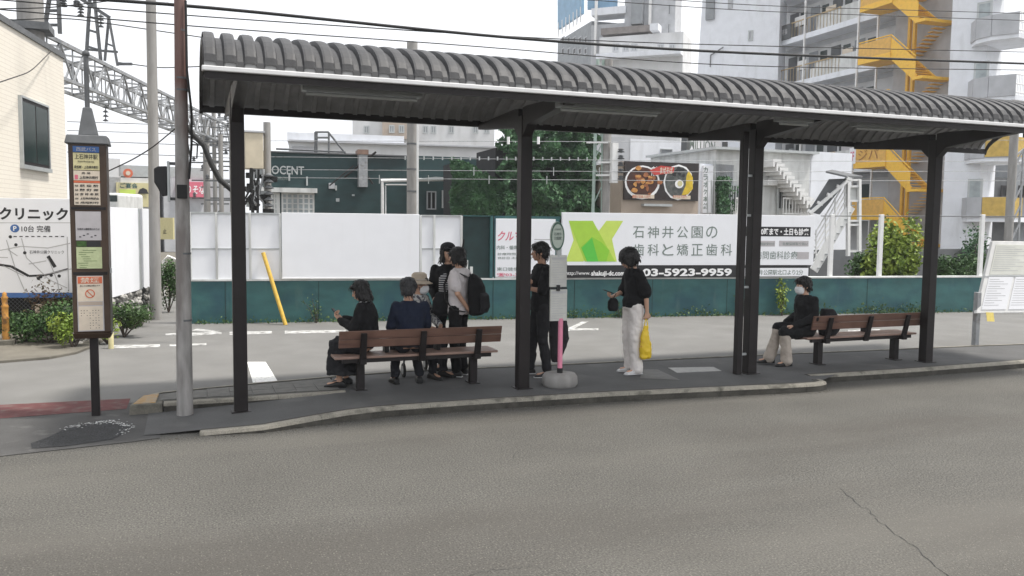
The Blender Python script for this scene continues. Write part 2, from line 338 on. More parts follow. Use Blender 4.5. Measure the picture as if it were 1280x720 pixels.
# pale crumbled rim of the patch
g = MB(); z = ZR+.0115
for i in range(210):
    t = random.random(); k = random.choice([(3, 4), (4, 5), (5, 6), (6, 7), (4, 5), (5, 6)]); a, b = pp[k[0]], pp[k[1]]
    x = a[0]+(b[0]-a[0])*t+random.gauss(0, .03); y = a[1]+(b[1]-a[1])*t+random.gauss(0, .035); r = random.uniform(.004, .014)
    g.add([(x+r*math.cos(q)*random.uniform(.6, 1.2), y+r*math.sin(q)*random.uniform(.6, 1.2), z) for q in (0, 1.2, 2.5, 3.8, 5)], [(0, 1, 2, 3, 4)])
tag(g.build('crumbled_asphalt', 'dirtywhite'), 'pale crumbs of broken surface along the edge of the dark asphalt patch', 'rubble', kind='stuff')
# red lane
g = MB(); z = ZR+.009
a = [G(-60, 528, ZR), G(0, 524, ZR), G(158, 512, ZR), G(163, 499, ZR), G(0, 507, ZR), G(-60, 510, ZR)]
g.add([(p.x, p.y, z) for p in a], [tuple(range(6))]); struct('red_lane', g, 'red')
# painted markings on the road behind
def mark(pts, name='road_marking', h=.008, m='worn_paint'):
    g = MB(); q = [G(x, y, ZR) for x, y in pts]; g.add([(p.x, p.y, ZR+h) for p in q], [tuple(range(len(q)))]); struct(name, g, m)
mark([(309, 453), (332, 453), (347, 477), (316, 479)], m='white_paint')
mark([(142, 432), (200, 431), (200, 434.5), (142, 436)]); mark([(212, 431), (258, 429.5), (258, 432), (212, 433.5)])
mark([(207, 417), (277, 415.5), (277, 418), (240, 420), (207, 419.5)]); mark([(287, 415), (340, 414.3), (340, 417.5), (287, 419)])
mark([(356, 414), (432, 413), (432, 416.2), (356, 417.5)]); mark([(238, 414), (246, 411.5), (276, 414.5), (268, 416)], h=.0095)
mark([(703, 414), (728, 402), (736, 402), (712, 414)]); mark([(712, 411), (748, 411), (748, 413.5), (712, 413.5)], h=.0095)
mark([(1060, 413), (1100, 412), (1100, 414), (1060, 415)])
# cracks in the near road: thin dark gaps
def crack(pts, wdt):
    g = MB(); P_ = []
    for i in range(len(pts)-1):
        for k in range(6):
            t = k/6; P_.append(Vector((pts[i][0]+(pts[i+1][0]-pts[i][0])*t+random.uniform(-1.8, 1.8), pts[i][1]+(pts[i+1][1]-pts[i][1])*t+random.uniform(-1.3, 1.3), 0)))
    L = [G(p.x, p.y, ZR) for p in P_]
    for i in range(len(L)-1):
        d = (L[i+1]-L[i]).normalized(); n = Vector((d.y, -d.x, 0)); w0 = wdt*random.uniform(.5, 1.3)
        z = ZR+.003; a, b = L[i]-d*.002, L[i+1]+d*.002
        g.add([(a.x+n.x*w0, a.y+n.y*w0, z), (a.x-n.x*w0, a.y-n.y*w0, z), (b.x-n.x*w0, b.y-n.y*w0, z), (b.x+n.x*w0, b.y+n.y*w0, z)], [(0, 1, 2, 3)])
    struct('road_crack', g, 'patch', recalc=False)
random.seed(5)
crack([(1050, 610), (1068, 628), (1088, 640), (1098, 651), (1120, 668), (1150, 690), (1180, 716), (1200, 730)], .0022)
crack([(585, 720), (612, 713), (640, 711), (665, 709), (705, 714), (725, 722)], .0014)
crack([(645, 565), (641, 580)], .0015)
M['stain'] = mat('old_oil_stain', (.06, .053, .05), .85, .15, 9, .4, 150, fine=.3, fscale=150)
M['stain'].node_tree.nodes['Principled BSDF'].inputs['Alpha'].default_value = 1
# soft oil stains: an alpha edge from noise
def stain(px, py, rx, ry, name='oil_stain'):
    c = G(px, py, ZR); g = MB(); n = 28
    g.add([(c.x+rx*math.cos(2*math.pi*k/n), c.y+ry*math.sin(2*math.pi*k/n), ZR+.0035) for k in range(n)], [tuple(range(n))])
    o = struct(name, g, M['stainfade'], recalc=False, origin=(c.x, c.y, ZR))
    o.scale = (1, 1, 1)
m = mat('faded_oil_stain', (.055, .05, .047), .85, .15, 9, .4, 150); n = m.node_tree; b = n.nodes['Principled BSDF']
tc = n.nodes.new('ShaderNodeTexCoord'); gr = n.nodes.new('ShaderNodeTexGradient'); gr.gradient_type = 'SPHERICAL'
mp = n.nodes.new('ShaderNodeMapping'); mp.inputs['Scale'].default_value = (4.2, 4.2, 1); no = n.nodes.new('ShaderNodeTexNoise'); no.inputs['Scale'].default_value = 9; no.inputs['Detail'].default_value = 6; no.inputs['Distortion'].default_value = 1
ma = n.nodes.new('ShaderNodeMath'); ma.operation = 'MULTIPLY'; mb_ = n.nodes.new('ShaderNodeMath'); mb_.operation = 'MULTIPLY'; mb_.inputs[1].default_value = .8; mb_.use_clamp = True
n.links.new(tc.outputs['Object'], mp.inputs[0]); n.links.new(mp.outputs[0], gr.inputs[0]); n.links.new(tc.outputs['Object'], no.inputs['Vector'])
n.links.new(gr.outputs['Fac'], ma.inputs[0]); n.links.new(no.outputs['Fac'], ma.inputs[1]); n.links.new(ma.outputs[0], mb_.inputs[0]); n.links.new(mb_.outputs[0], b.inputs['Alpha'])
M['stainfade'] = m


# ------------------------------------------------------------------ the platform
front = [(.05, 8.52), (.64, 8.45), (1.3, 8.62), (1.9, 8.73), (3.2, 8.72), (4.54, 8.66), (6, 8.52), (7.1, 8.40), (7.42, 8.40), (7.58, 8.47), (7.63, 8.62)]
front2 = [(7.66, 8.86), (8.5, 8.83), (9.5, 8.81), (11.6, 8.86), (14, 9.0), (20, 9.3), (34, 10.1)]
back = [(.82, 10.62), (1.7, 10.78), (2.6, 10.88), (4.85, 10.74), (8.05, 10.62), (12.2, 10.36), (14, 10.2), (20, 9.9), (33, 10.3)]
def zt(x, y):   # the front strip ramps down to road level at the left end
    if y > 9.72: return 0.0
    t = max(0, min(1, (1.55-x)/1.9)); return -t*.088
g = MB(); vs = []; fs = []
xs = [-.45+.15*i for i in range(15)]+[1.9+.5*i for i in range(12)]
def fy(x, L):
    for i in range(len(L)-1):
        if L[i][0] <= x <= L[i+1][0]: t = (x-L[i][0])/(L[i+1][0]-L[i][0]); return L[i][1]+(L[i+1][1]-L[i][1])*t
    return L[0][1] if x < L[0][0] else L[-1][1]
for x in xs:
    yf = fy(x, [(-.6, 8.56)]+front)+.13; yb = 9.66 if x < 1.62 else fy(x, back)-.1
    for k in range(9):
        y = yf+(yb-yf)*k/8; vs.append((x, y, zt(x, min(y, 9.7))))
nx = len(xs)
fs = [(i*9+k, (i+1)*9+k, (i+1)*9+k+1, i*9+k+1) for i in range(nx-1) for k in range(8)]
g.add(vs, fs)
x1 = xs[-1]; ybb = fy(x1, back)-.1
poly = [(x1, fy(x1, front)+.13, 0), (7.5, 8.6, 0), (7.52, 9.0, 0)]+[(x, y+.13, 0) for x, y in front2[1:]]+[(x, y-.1, 0) for x, y in reversed(back) if x > x1]+[(x1, ybb, 0)]
g.add(poly, [tuple(range(len(poly)))])
o = struct('platform_paving', g, 'plat')
g = MB(); g.add([(7.2, 8.55, -.002), (7.62, 8.6, -.002), (8.2, 8.93, -.002), (8.2, 9.3, -.002), (7.2, 9.3, -.002)], [(0, 1, 2, 3, 4)]); struct('platform_paving', g, 'plat')
def kerb(line, w, h0, name='kerb', m='kerbdark', zfun=None, side=1, edge=True):
    """kerbstones as a rounded strip along a line, split by fine joints"""
    pts = [Vector((p[0], p[1], 0)) for p in line]
    L = [0]
    for i in range(len(pts)-1): L.append(L[-1]+(pts[i+1]-pts[i]).length)
    def at(s):
        for i in range(len(L)-1):
            if s <= L[i+1]+1e-9: t = (s-L[i])/(L[i+1]-L[i]); return pts[i].lerp(pts[i+1], t)
        return pts[-1]
    g = MB(); EG = MB(); s = 0; blk = 1.2
    while s < L[-1]-.02:
        e = min(s+blk-.003, L[-1]); ring = []; prof = [(-.004, -.25), (0, -.03), (.012, -.008), (.035, 0.0), (w, .001), (w, -.25)]
        n = 8
        for k in range(n+1):
            ss = s+(e-s)*k/n; p = at(ss); d = (at(min(ss+.05, L[-1]))-at(max(ss-.05, 0))).normalized(); nn = Vector((-d.y, d.x, 0))*side
            zz = zfun(p.x, p.y) if zfun else 0; j = random.uniform(-.0015, .0015) if k in (0, n) else 0
            ring.append([p+nn*a+Vector((0, 0, zz+b+h0+j)) for a, b in prof])
        m_ = len(prof); vv = [v for r in ring for v in r]; ff = []
        for k in range(n):
            for q in range(m_-1): ff.append((k*m_+q, k*m_+q+1, (k+1)*m_+q+1, (k+1)*m_+q))
        ff += [tuple(range(m_)), tuple(range(n*m_, n*m_+m_))]
        g.add(vv, ff); s += blk
        if edge:   # pale nosing strip: light on the top edge put into the colour
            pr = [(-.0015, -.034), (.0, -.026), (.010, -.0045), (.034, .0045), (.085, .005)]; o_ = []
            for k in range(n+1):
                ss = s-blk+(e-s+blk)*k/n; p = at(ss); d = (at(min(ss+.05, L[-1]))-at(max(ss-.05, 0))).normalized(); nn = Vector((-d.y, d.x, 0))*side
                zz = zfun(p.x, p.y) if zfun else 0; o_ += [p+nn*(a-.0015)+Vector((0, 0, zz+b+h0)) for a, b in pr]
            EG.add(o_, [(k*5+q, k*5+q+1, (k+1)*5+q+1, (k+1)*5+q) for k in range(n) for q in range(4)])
    if edge: struct('kerb_edge', EG, 'kerblit', recalc=False)
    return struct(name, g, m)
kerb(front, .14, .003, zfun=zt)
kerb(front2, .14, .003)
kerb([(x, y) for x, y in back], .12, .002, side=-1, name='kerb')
# raised paved corner at the left with its own kerb that dies into the ramp
g = MB(); cor = [(-.60, 9.84), (-.56, 10.12), (-.40, 10.34), (.82, 10.62), (1.62, 10.74), (1.62, 9.80)]
g.prism([(x, y) for x, y in cor], -.3, .0); struct('raised_paving', g, 'paving')
g = MB()
for i in range(8):
    for j in range(3):
        x0 = -.34+i*.245; y0 = 9.86+j*.25
        if y0+.22 < 10.3+.14*(x0+.3): g.box((x0, y0, .0), (x0+.238, y0+.243, .006+random.uniform(0, .003)))
struct('paving_slab', g, 'paving', bevel=.003)
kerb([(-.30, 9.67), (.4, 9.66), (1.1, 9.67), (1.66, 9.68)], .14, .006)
g = MB(); g.hexa([(-.66, 9.64, -.2), (-.31, 9.64, -.2), (-.31, 9.84, -.2), (-.62, 9.86, -.2), (-.63, 9.66, .01), (-.31, 9.66, .012), (-.31, 9.84, .012), (-.60, 9.86, .01)])
struct('kerb_end_stone', g, 'kerb', bevel=.012)
g = MB(); g.hexa([(-.60, 9.70, .0), (-.38, 9.70, .0), (-.36, 10.2, .0), (-.52, 10.12, .0), (-.60, 9.70, .018), (-.38, 9.70, .018), (-.36, 10.2, .016), (-.52, 10.12, .016)])
struct('painted_kerbstone', g, 'kerbyel', bevel=.006)
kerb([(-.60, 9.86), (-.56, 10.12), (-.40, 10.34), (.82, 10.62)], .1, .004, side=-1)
# manhole cover and repair patch in the paving
g = MB(); q = [G(835, 460, 0), G(892, 459, 0), G(902, 464, 0), G(846, 466, 0)]; g.prism([(p.x, p.y) for p in q], -.02, .006)
tag(g.build('inspection_cover', mat('cover_concrete', (.34, .34, .33), .8, .1, 12, .2, 60), bevel=.003), 'pale square inspection cover set in the dark platform paving', 'manhole cover')
g = MB(); q = [G(803, 462, 0), G(822, 462, 0), G(850, 475, 0), G(800, 473, 0)]; g.add([(p.x, p.y, .003) for p in q], [(0, 1, 2, 3)])
struct('paving_repair', g, mat('pale_repair', (.15, .15, .145), .9, .15, 6, .3, 120, fine=.2))
# dust, litter and pebbles by the kerb
g = MB(); random.seed(11)
for i in range(420):
    x = random.uniform(-.3, 7.6); y = fy(x, front)-abs(random.gauss(0, .05))-.01; r = random.uniform(.003, .009)
    g.ell((x, y, ZR+.002), (r, r, r*.6), n=5, mseg=3)
tag(g.build('kerb_grit', 'kerb'), 'fine pale grit gathered along the foot of the kerb', 'grit', kind='stuff')
# pavement at the left under the clinic sign
g = MB(); q = [G(-260, 470, ZR), G(0, 454.5, ZR), G(62, 449.5, ZR), G(96, 443, ZR), G(118, 434, ZR), G(135, 424, ZR), G(150, 405, ZR), G(0, 420, ZR), G(-260, 430, ZR)]
g.prism([(p.x, p.y) for p in q], -.3, ZR+.045); struct('pavement', g, 'earth', bevel=.01)

# ------------------------------------------------------------------ bus shelter
YF, YB, ZE, RISE = 7.92, 10.9, 3.30, .46
X0, X1 = .14, 13.0
sh = thing('bus_shelter', (6.5, 9.31, 0), 'long open bus shelter with a grey ribbed barrel roof on dark brown posts', 'bus shelter')
def arc(t, lift=0):
    t = .5-.5*math.cos(math.pi*t)*(1-.0)
    y = YF+.02+(YB-YF-.04)*t; u = 2*t-1; return y, ZE+.02+lift+RISE*math.sqrt(max(0, 1-u*u))
NA = 22; pitch = .172; nr = int((X1-X0)/pitch)
def sheet(lift, hh, name, mm, inv=False):
    g = MB(); prof = []
    for i in range(nr):
        x = X0+i*pitch
        prof += [(x, hh), (x+.02, hh*1.12), (x+.075, hh*1.12), (x+.095, hh), (x+.108, 0), (x+pitch-.013, 0)]
    prof.append((X0+nr*pitch, hh)); vs = []; fs = []
    for j in range(NA+1):
        for x, h in prof: y, z = arc(j/NA, lift); vs.append((x, y, z+h))
    n = len(prof)
    for j in range(NA):
        for i in range(n-1): fs.append((j*n+i, j*n+i+1, (j+1)*n+i+1, (j+1)*n+i))
    g.add(vs, fs); return g.build(name, mm, sh, recalc=False)
sheet(.0, .048, 'roof_sheet', 'roof'); sheet(-.03, .026, 'roof_lining', 'roofin')
g = MB(); g.box((X0-.02, YF-.055, ZE-.022), (X1+.02, YF+.03, ZE+.022)); g.build('gutter', 'gutter', sh, bevel=.008)
g = MB(); g.box((X0, YF-.02, ZE-.085), (X1, YF+.03, ZE-.024)); g.build('fascia', 'brown', sh)
g = MB(); g.box((X0, YB-.03, ZE-.03), (X1, YB+.05, ZE+.05)); g.build('rear_fascia', 'brown', sh, bevel=.006)
# end arches
for xx in (X0+.01, X1-.01):
    g = MB()
    for j in range(NA):
        (ya, za), (yb, zb) = arc(j/NA), arc((j+1)/NA); g.hexa([(xx-.02, ya, za-.07), (xx+.02, ya, za-.07), (xx+.02, yb, zb-.07), (xx-.02, yb, zb-.07), (xx-.02, ya, za-.005), (xx+.02, ya, za-.005), (xx+.02, yb, zb-.005), (xx-.02, yb, zb-.005)])
    g.build('end_arch', 'brown', sh)
posts = [.475, 3.71, 7.0, 10.13]
for i, x in enumerate(posts):
    g = MB(); g.box((x-.07, 9.235, zt(x, 9.3)-.05), (x+.07, 9.375, 3.24)); p = g.build('post', 'brown', sh, bevel=.008)
    # tapered cantilever arms fore and aft
    for s_, ye in ((-1, YF+.03), (1, YB-.03)):
        g = MB(); a = 9.31+s_*.06
        g.add([(x-.06, a, 2.98), (x+.06, a, 2.98), (x+.06, a, 3.33), (x-.06, a, 3.33), (x-.06, 9.31+s_*.22, 3.12), (x+.06, 9.31+s_*.22, 3.12), (x-.06, ye, ZE-.07), (x+.06, ye, ZE-.07), (x+.06, ye, ZE-.005), (x-.06, ye, ZE-.005), (x-.06, 9.31+s_*.22, 3.34), (x+.06, 9.31+s_*.22, 3.34)],
              [(0, 1, 2, 3), (0, 4, 5, 1), (4, 6, 7, 5), (6, 9, 8, 7), (9, 10, 11, 8), (10, 3, 2, 11), (0, 3, 10, 4), (1, 5, 11, 2), (4, 10, 9, 6), (5, 7, 8, 11)])
        g.build('roof_arm', 'brown', sh, bevel=.006)
    g = MB(); g.box((x-.10, 9.2, zt(x, 9.3)-.01), (x+.10, 9.41, zt(x, 9.3)+.008)); g.build('base_plate', 'brown', sh)
# thin second member beside the third post (drain pipe) and collars
g = MB(); g.box((6.755, 9.25, 0), (6.84, 9.335, 3.2)); dp = g.build('drain_post', 'brown', sh, bevel=.006)
g = MB()
for zz in (.25, 1.15, 2.1, 2.62): g = MB(); g.box((6.84, 9.28, zz), (6.93, 9.31, zz+.03)); g.build('clamp', 'alum', dp)
# purlins and longitudinal beam over the posts
for t in (.42,):
    g = MB(); y, z = arc(t); g.box((X0+.03, y-.02, z-.10), (X1-.03, y+.02, z-.055)); g.build('purlin', 'brown', sh)
# lamps under the front edge
for a, b in ((1.0, 2.15), (3.62, 4.85), (6.42, 6.9), (7.55, 8.7), (10.5, 11.6)):
    l = MB(); l.box((a, 8.10, 3.20), (b, 8.24, 3.29)); lo = l.build('lamp_housing', 'lampbox', sh, bevel=.006)
    l = MB(); l.tube([(a+.04, 8.17, 3.178), (b-.04, 8.17, 3.178)], .017, 8); l.build('lamp_tube', 'tube', lo)

# ------------------------------------------------------------------ benches
def bench(x0, x1, yb, label):
    t = thing('park_bench', ((x0+x1)/2, yb+.22, 0), label, 'bench', 'benches under the bus shelter')
    L0, L1 = x0+.28, x1-.30
    # backrest: two boards on leaning struts
    for k, (za, zb) in enumerate(((.525, .622), (.626, .725))):
        g = MB(); ya = yb+(.725-za)*.25; yb_ = yb+(.725-zb)*.25
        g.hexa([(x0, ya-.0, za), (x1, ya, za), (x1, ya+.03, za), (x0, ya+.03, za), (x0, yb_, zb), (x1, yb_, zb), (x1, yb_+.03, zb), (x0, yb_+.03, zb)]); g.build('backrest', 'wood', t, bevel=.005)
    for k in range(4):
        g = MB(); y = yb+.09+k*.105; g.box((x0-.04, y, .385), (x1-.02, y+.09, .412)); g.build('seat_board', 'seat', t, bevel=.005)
    g = MB(); g.box((x0+.05, yb+.11, .335), (x1-.1, yb+.15, .384)); g.box((x0+.05, yb+.43, .335), (x1-.1, yb+.47, .384)); g.build('seat_rail', 'brown', t, bevel=.004)
    for x in (L0, (x0+x1)/2, L1):
        g = MB(); g.hexa([(x-.04, yb+.055, .33), (x+.04, yb+.055, .33), (x+.04, yb+.095, .33), (x-.04, yb+.095, .33), (x-.035, yb-.035, .70), (x+.035, yb-.035, .70), (x+.035, yb-.004, .70), (x-.035, yb-.004, .70)]); g.build('back_strut', 'brown', t, bevel=.005)
    for x in (L0, L1):
        g = MB(); g.box((x-.045, yb+.18, .0), (x+.045, yb+.28, .384)); g.box((x-.04, yb+.03, .325), (x+.04, yb+.48, .384)); g.box((x-.07, yb+.13, 0), (x+.07, yb+.33, .012)); g.build('leg', 'brown', t, bevel=.006)
    for x in (x0+.62, x1-.72):
        g = MB(); g.box((x-.025, yb+.30, .412), (x+.025, yb+.46, .53)); g.build('armrest', 'brown', t, bevel=.008)
    return t
bench(1.57, 3.55, 9.58, 'brown slatted bench at left where people sit with their backs to the kerb')
bench(8.13, 10.13, 9.38, 'brown slatted bench at right with one masked man on its end')
# ------------------------------------------------------------------ lantern-shaped bus stop at the left
T = thing('bus_stop_pillar', (-.965, 9.7, -.1), 'tall dark bronze bus stop pillar with cream timetable panels on a single leg', 'bus stop sign')
g = MB(); g.box((-1.14, 9.62, .80), (-.79, 9.90, 2.76)); g.build('case', 'brownbox', T, bevel=.012)
g = MB(); g.hexa([(-1.17, 9.59, 2.74), (-.76, 9.59, 2.74), (-.76, 9.93, 2.74), (-1.17, 9.93, 2.74), (-1.15, 9.61, 2.83), (-.78, 9.61, 2.83), (-.78, 9.91, 2.83), (-1.15, 9.91, 2.83)]); g.build('cap', 'dkgalv', T, bevel=.01)
g = MB(); g.hexa([(-1.13, 9.64, .74), (-.80, 9.64, .74), (-.80, 9.88, .74), (-1.13, 9.88, .74), (-1.15, 9.61, .80), (-.78, 9.61, .80), (-.78, 9.91, .80), (-1.15, 9.91, .80)]); g.build('bottom_tray', 'brownbox', T, bevel=.006)
g = MB(); g.hexa([(-1.05, 9.67, 2.83), (-.87, 9.67, 2.83), (-.87, 9.85, 2.83), (-1.05, 9.85, 2.83), (-1.005, 9.72, 3.12), (-.925, 9.72, 3.12), (-.925, 9.80, 3.12), (-1.005, 9.80, 3.12)]); g.build('finial', 'dkgalv', T, bevel=.01)
g = MB(); g.tube([(-.965, 9.76, 3.1), (-.965, 9.76, 3.66)], .024, 12); g.lathe((-.965, 9.76, 3.64), [(.024, 0), (.036, .01), (.036, .04), (.015, .06)], 12); g.build('mast', 'dkgalv', T)
g = MB(); g.box((-1.005, 9.72, -.12), (-.925, 9.80, .75)); g.build('leg', 'brown', T, bevel=.006)
g = MB(); g.box((-.785, 9.66, 1.42), (-.77, 9.69, 1.47)); g.build('latch', 'alum', T)
fr = Frame((-1.14, 9.62), (-.79, 9.62))       # the face towards the kerb
def panel(x, z0, z1, m, s0=.045, s1=.285, name='notice_panel'):
    g = MB(); g.fbox(fr, s0, s1, z0, z1, 0, .005); return g.build(name, m, T)

p0 = panel(0, 2.655, 2.715, 'blue', name='header_panel'); g = MB(); wr(g, fr, '西武バス', .075, .255, 2.665, 2.705, .0062, .01); g.build('lettering', 'papergrey', p0)
p1 = panel(0, 2.475, 2.648, 'papery')
g = MB(); wr(g, fr, '上石神井駅', .06, .27, 2.585, 2.635, .0062, .005); wr(g, fr, 'Kami-Shakujii Sta.', .09, .24, 2.55, 2.57, .0062); wr(g, fr, '荻窪駅・上石神井駅行', .055, .275, 2.49, 2.52, .0062, .02); g.build('lettering', 'ink', p1)
p2 = panel(0, 2.37, 2.468, 'paper')
g = MB(); wr(g, fr, '乗 場', .12, .2, 2.435, 2.455, .0062); wr(g, fr, '上石神井駅行', .10, .27, 2.385, 2.415, .0062, .02); g.build('lettering', 'ink', p2)
g = MB(); g.fbox(fr, .055, .085, 2.38, 2.425, .005, .0062); g.build('route_mark', 'redink', p2)
panel(0, 2.345, 2.367, 'orangeink', name='divider_strip')
p3 = panel(0, 2.12, 2.342, 'paper')
g = MB()
for i, tx in enumerate(('荻 窪 駅', '関 町 南', '吉 祥 寺 駅', '上石神井駅経由', '成増町行')):
    zz = 2.305-i*.043; wr(g, fr, tx, .10, .27, zz, zz+.024, .0062, .02); wr(g, fr, '系統', .055, .085, zz, zz+.02, .0062)
g.build('lettering', 'ink', p3)
g = MB(); g.box((-1.125, 9.612, 2.075), (-.805, 9.621, 2.10)); g.build('case_rail', 'brown', T)
g = MB(); g.box((-1.125, 9.612, 1.405), (-.805, 9.621, 1.435)); g.build('case_rail', 'brown', T)
p4 = panel(0, 1.76, 2.055, 'papergrey', .05, .285, 'poster')
g = MB(); wr(g, fr, '石神井公園駅南口のりば', .065, .27, 1.865, 1.885, .0062, .01)
for i in range(5): g.fbox(fr, .08+i*.035, .10+i*.035, 1.79+.015*(i % 3), 1.80+.015*(i % 3), .005, .006)
g.build('lettering', 'ink', p4)
g = MB(); g.fbox(fr, .055, .145, 1.695, 1.752, .005, .0062); g.build('photo_print', 'shrub', p4)
g = MB(); g.fbox(fr, .15, .275, 1.695, 1.752, .005, .0062); g.build('photo_print', 'ink', p4)
p6 = panel(0, 1.47, 1.69, 'papergreen', .05, .285, 'leaflet')
g = MB(); random.seed(4)
for i in range(9):
    zz = 1.48+i*.022; a = random.uniform(.06, .12); g.fbox(fr, a, a+random.uniform(.06, .14), zz, zz+.004, .005, .006)
g.build('fine_print', 'shrub', p6)
p5 = panel(0, .82, 1.395, 'papergrey', .045, .29, 'poster')
g = MB(); g.fbox(fr, .05, .285, 1.13, 1.39, .005, .006); q5 = g.build('notice', 'paper', p5)
g = MB(); g.fbox(fr, .055, .28, 1.315, 1.385, .006, .0075); q6 = g.build('notice_header', 'orangeink', p5)
g = MB(); wr(g, fr, '禁煙', .08, .255, 1.322, 1.378, .0082, .01); g.build('lettering', 'paper', p5)
g = MB(); wr(g, fr, '路上での喫煙は禁止です', .075, .26, 1.285, 1.30, .0075, .01); g.build('lettering', 'ink', p5)
def ring(fr, s, z, r0, r1, o, n=24):
    g = MB()
    for k in range(n):
        a, b = 2*math.pi*k/n, 2*math.pi*(k+1)/n
        g.add([fr.pt(s+r*math.cos(t), z+r*math.sin(t), o) for r, t in ((r0, a), (r1, a), (r1, b), (r0, b))], [(0, 1, 2, 3)])
    return g
g = ring(fr, .165, 1.21, .036, .046, .0075); g.add([fr.pt(.135, 1.237, .0075), fr.pt(.142, 1.243, .0075), fr.pt(.195, 1.183, .0075), fr.pt(.188, 1.177, .0075)], [(0, 1, 2, 3)]); g.build('no_smoking_mark', 'orangeink', p5)
g = MB(); g.fbox(fr, .055, .28, 1.09, 1.125, .005, .006); g.build('notice_footer', 'beige', p5)
g = MB(); g.fbox(fr, .055, .28, .83, 1.08, .005, .006); g.build('timetable', 'paper', p5)
g = MB()
for i in range(8):
    for j in range(7):
        if (i*3+j*5) % 4 and (j > 2 or i > 4): g.fbox(fr, .075+j*.027, .083+j*.027, .85+i*.026, .857+i*.026, .006, .0068)
g.build('timetable_figures', 'ink', p5)

# ------------------------------------------------------------------ round stop sign on a concrete base
T = thing('bus_stop_sign', (4.2, 9.29, 0), 'slim bus stop sign with oval head and pink pole on a round base', 'bus stop sign')
g = MB(); g.lathe((4.2, 9.29, 0), [(.20, 0), (.222, .03), (.215, .12), (.19, .155), (.06, .16)], 28); g.build('base', 'concrete', T)
g = MB(); g.tube([(4.2, 9.29, .15), (4.2, 9.29, .22)], .035, 14); g.build('socket', 'black', T)
g = MB(); g.tube([(4.2, 9.29, .20), (4.2, 9.29, .83)], .030, 14); g.build('pink_pole', mat('pink_tape', (.72, .25, .36), .5, .08, 9), T)
g = MB(); g.tube([(4.2, 9.30, .80), (4.175, 9.30, 1.70)], .02, 10); g.build('pole', 'alum', T)
fr = Frame((4.045, 9.275), (4.28, 9.275))
M['pal0'] = mat('pale_timetable', (.5, .5, .47), .5, .1, 5)
g = MB(); g.fbox(fr, .01, .232, .80, 1.185, -.03, 0); b1 = g.build('timetable_board', 'pal0', T, bevel=.005)
g = MB(); g.fbox(fr, .0, .222, 1.215, 1.60, -.03, 0); b2 = g.build('timetable_board', 'pal0', T, bevel=.005)
g = MB(); g.fbox(fr, .01, .225, 1.19, 1.21, -.025, .005); g.box((4.13, 9.25, 1.17), (4.17, 9.275, 1.24)); g.build('clamp', 'ink', T)
for bb, zz in ((b1, .83), (b2, 1.24)):
    g = MB()
    for i in range(11): g.fbox(fr, .03, .10+.11*((i*7) % 3)/2+.02, zz+i*.03, zz+i*.03+.006, 0, .0015)
    g.fbox(fr, .02, .215, zz+.31, zz+.335, 0, .0015); g.build('fine_print', 'palegreyink', bb)
g = MB(); c = Vector((4.135, 9.27, 1.83)); n = 32
g.slab([c+Vector((.092*math.cos(2*math.pi*k/n), 0, .175*math.sin(2*math.pi*k/n))) for k in range(n)], (0, 1, 0), .035); hd = g.build('oval_head', mat('pale_green_enamel', (.42, .48, .42), .4, .06, 8), T, bevel=.006)
g = MB()
for k in range(n):
    a, b = 2*math.pi*k/n, 2*math.pi*(k+1)/n
    g.add([c+Vector((r*.085*math.cos(t), -.004, r*.165*math.sin(t))) for r, t in ((.88, a), (1.04, a), (1.04, b), (.88, b))], [(0, 1, 2, 3)])
g.build('head_rim', mat('dark_green_enamel', (.06, .12, .09), .4, .06, 8), hd)
fr = Frame((4.05, 9.27), (4.22, 9.27)); g = MB(); wr(g, fr, '石神井', .035, .135, 1.835, 1.875, .003, .01); wr(g, fr, '公園駅', .035, .135, 1.785, 1.825, .003, .01); wr(g, fr, 'バスのりば', .045, .125, 1.90, 1.925, .003); g.build('lettering', 'greyink', hd)
g = MB(); g.tube([(4.155, 9.29, 1.58), (4.145, 9.29, 1.68)], .022, 10); g.build('neck', 'alum', T)

# ------------------------------------------------------------------ utility poles
g = MB(); g.tube([(-.085, 9.42, -.14), (-.05, 9.42, 4.6), (-.02, 9.42, 9.5)], [.084, .056, .05], 20)
T = g.build('utility_pole', 'rustpole', origin=(-.085, 9.42, -.1)); tag(T, 'stained grey utility pole with rusty upper half rising through the near platform', 'utility pole')
for zz, k in ((.92, 1), (1.62, 1), (3.3, 1.05), (3.42, 1.05), (3.9, 1)):
    g = MB(); g.tube([(-.08+zz*.008, 9.42, zz), (-.08+zz*.008, 9.42, zz+.02)], .084*k-.0062*zz, 16); g.build('band', 'dkgalv', T)
g = MB(); g.tube([(-.0, 9.35, 4.2), (.0, 9.34, 3.5), (.035, 9.33, 3.1), (.03, 9.34, 2.75), (0.0, 9.35, 2.4)], .012, 8); g.build('cable', 'rubber', T)
p = P(195, 405, 17.2); g = MB(); g.tube([(p.x, p.y, -.2), (p.x+.03, p.y, 4), (p.x+.06, p.y, 11)], [.115, .10, .085], 20)
T = g.build('utility_pole', 'concrete', origin=(p.x, p.y, -.1)); tag(T, 'pale smooth concrete utility pole at the end of the white side fence', 'utility pole')
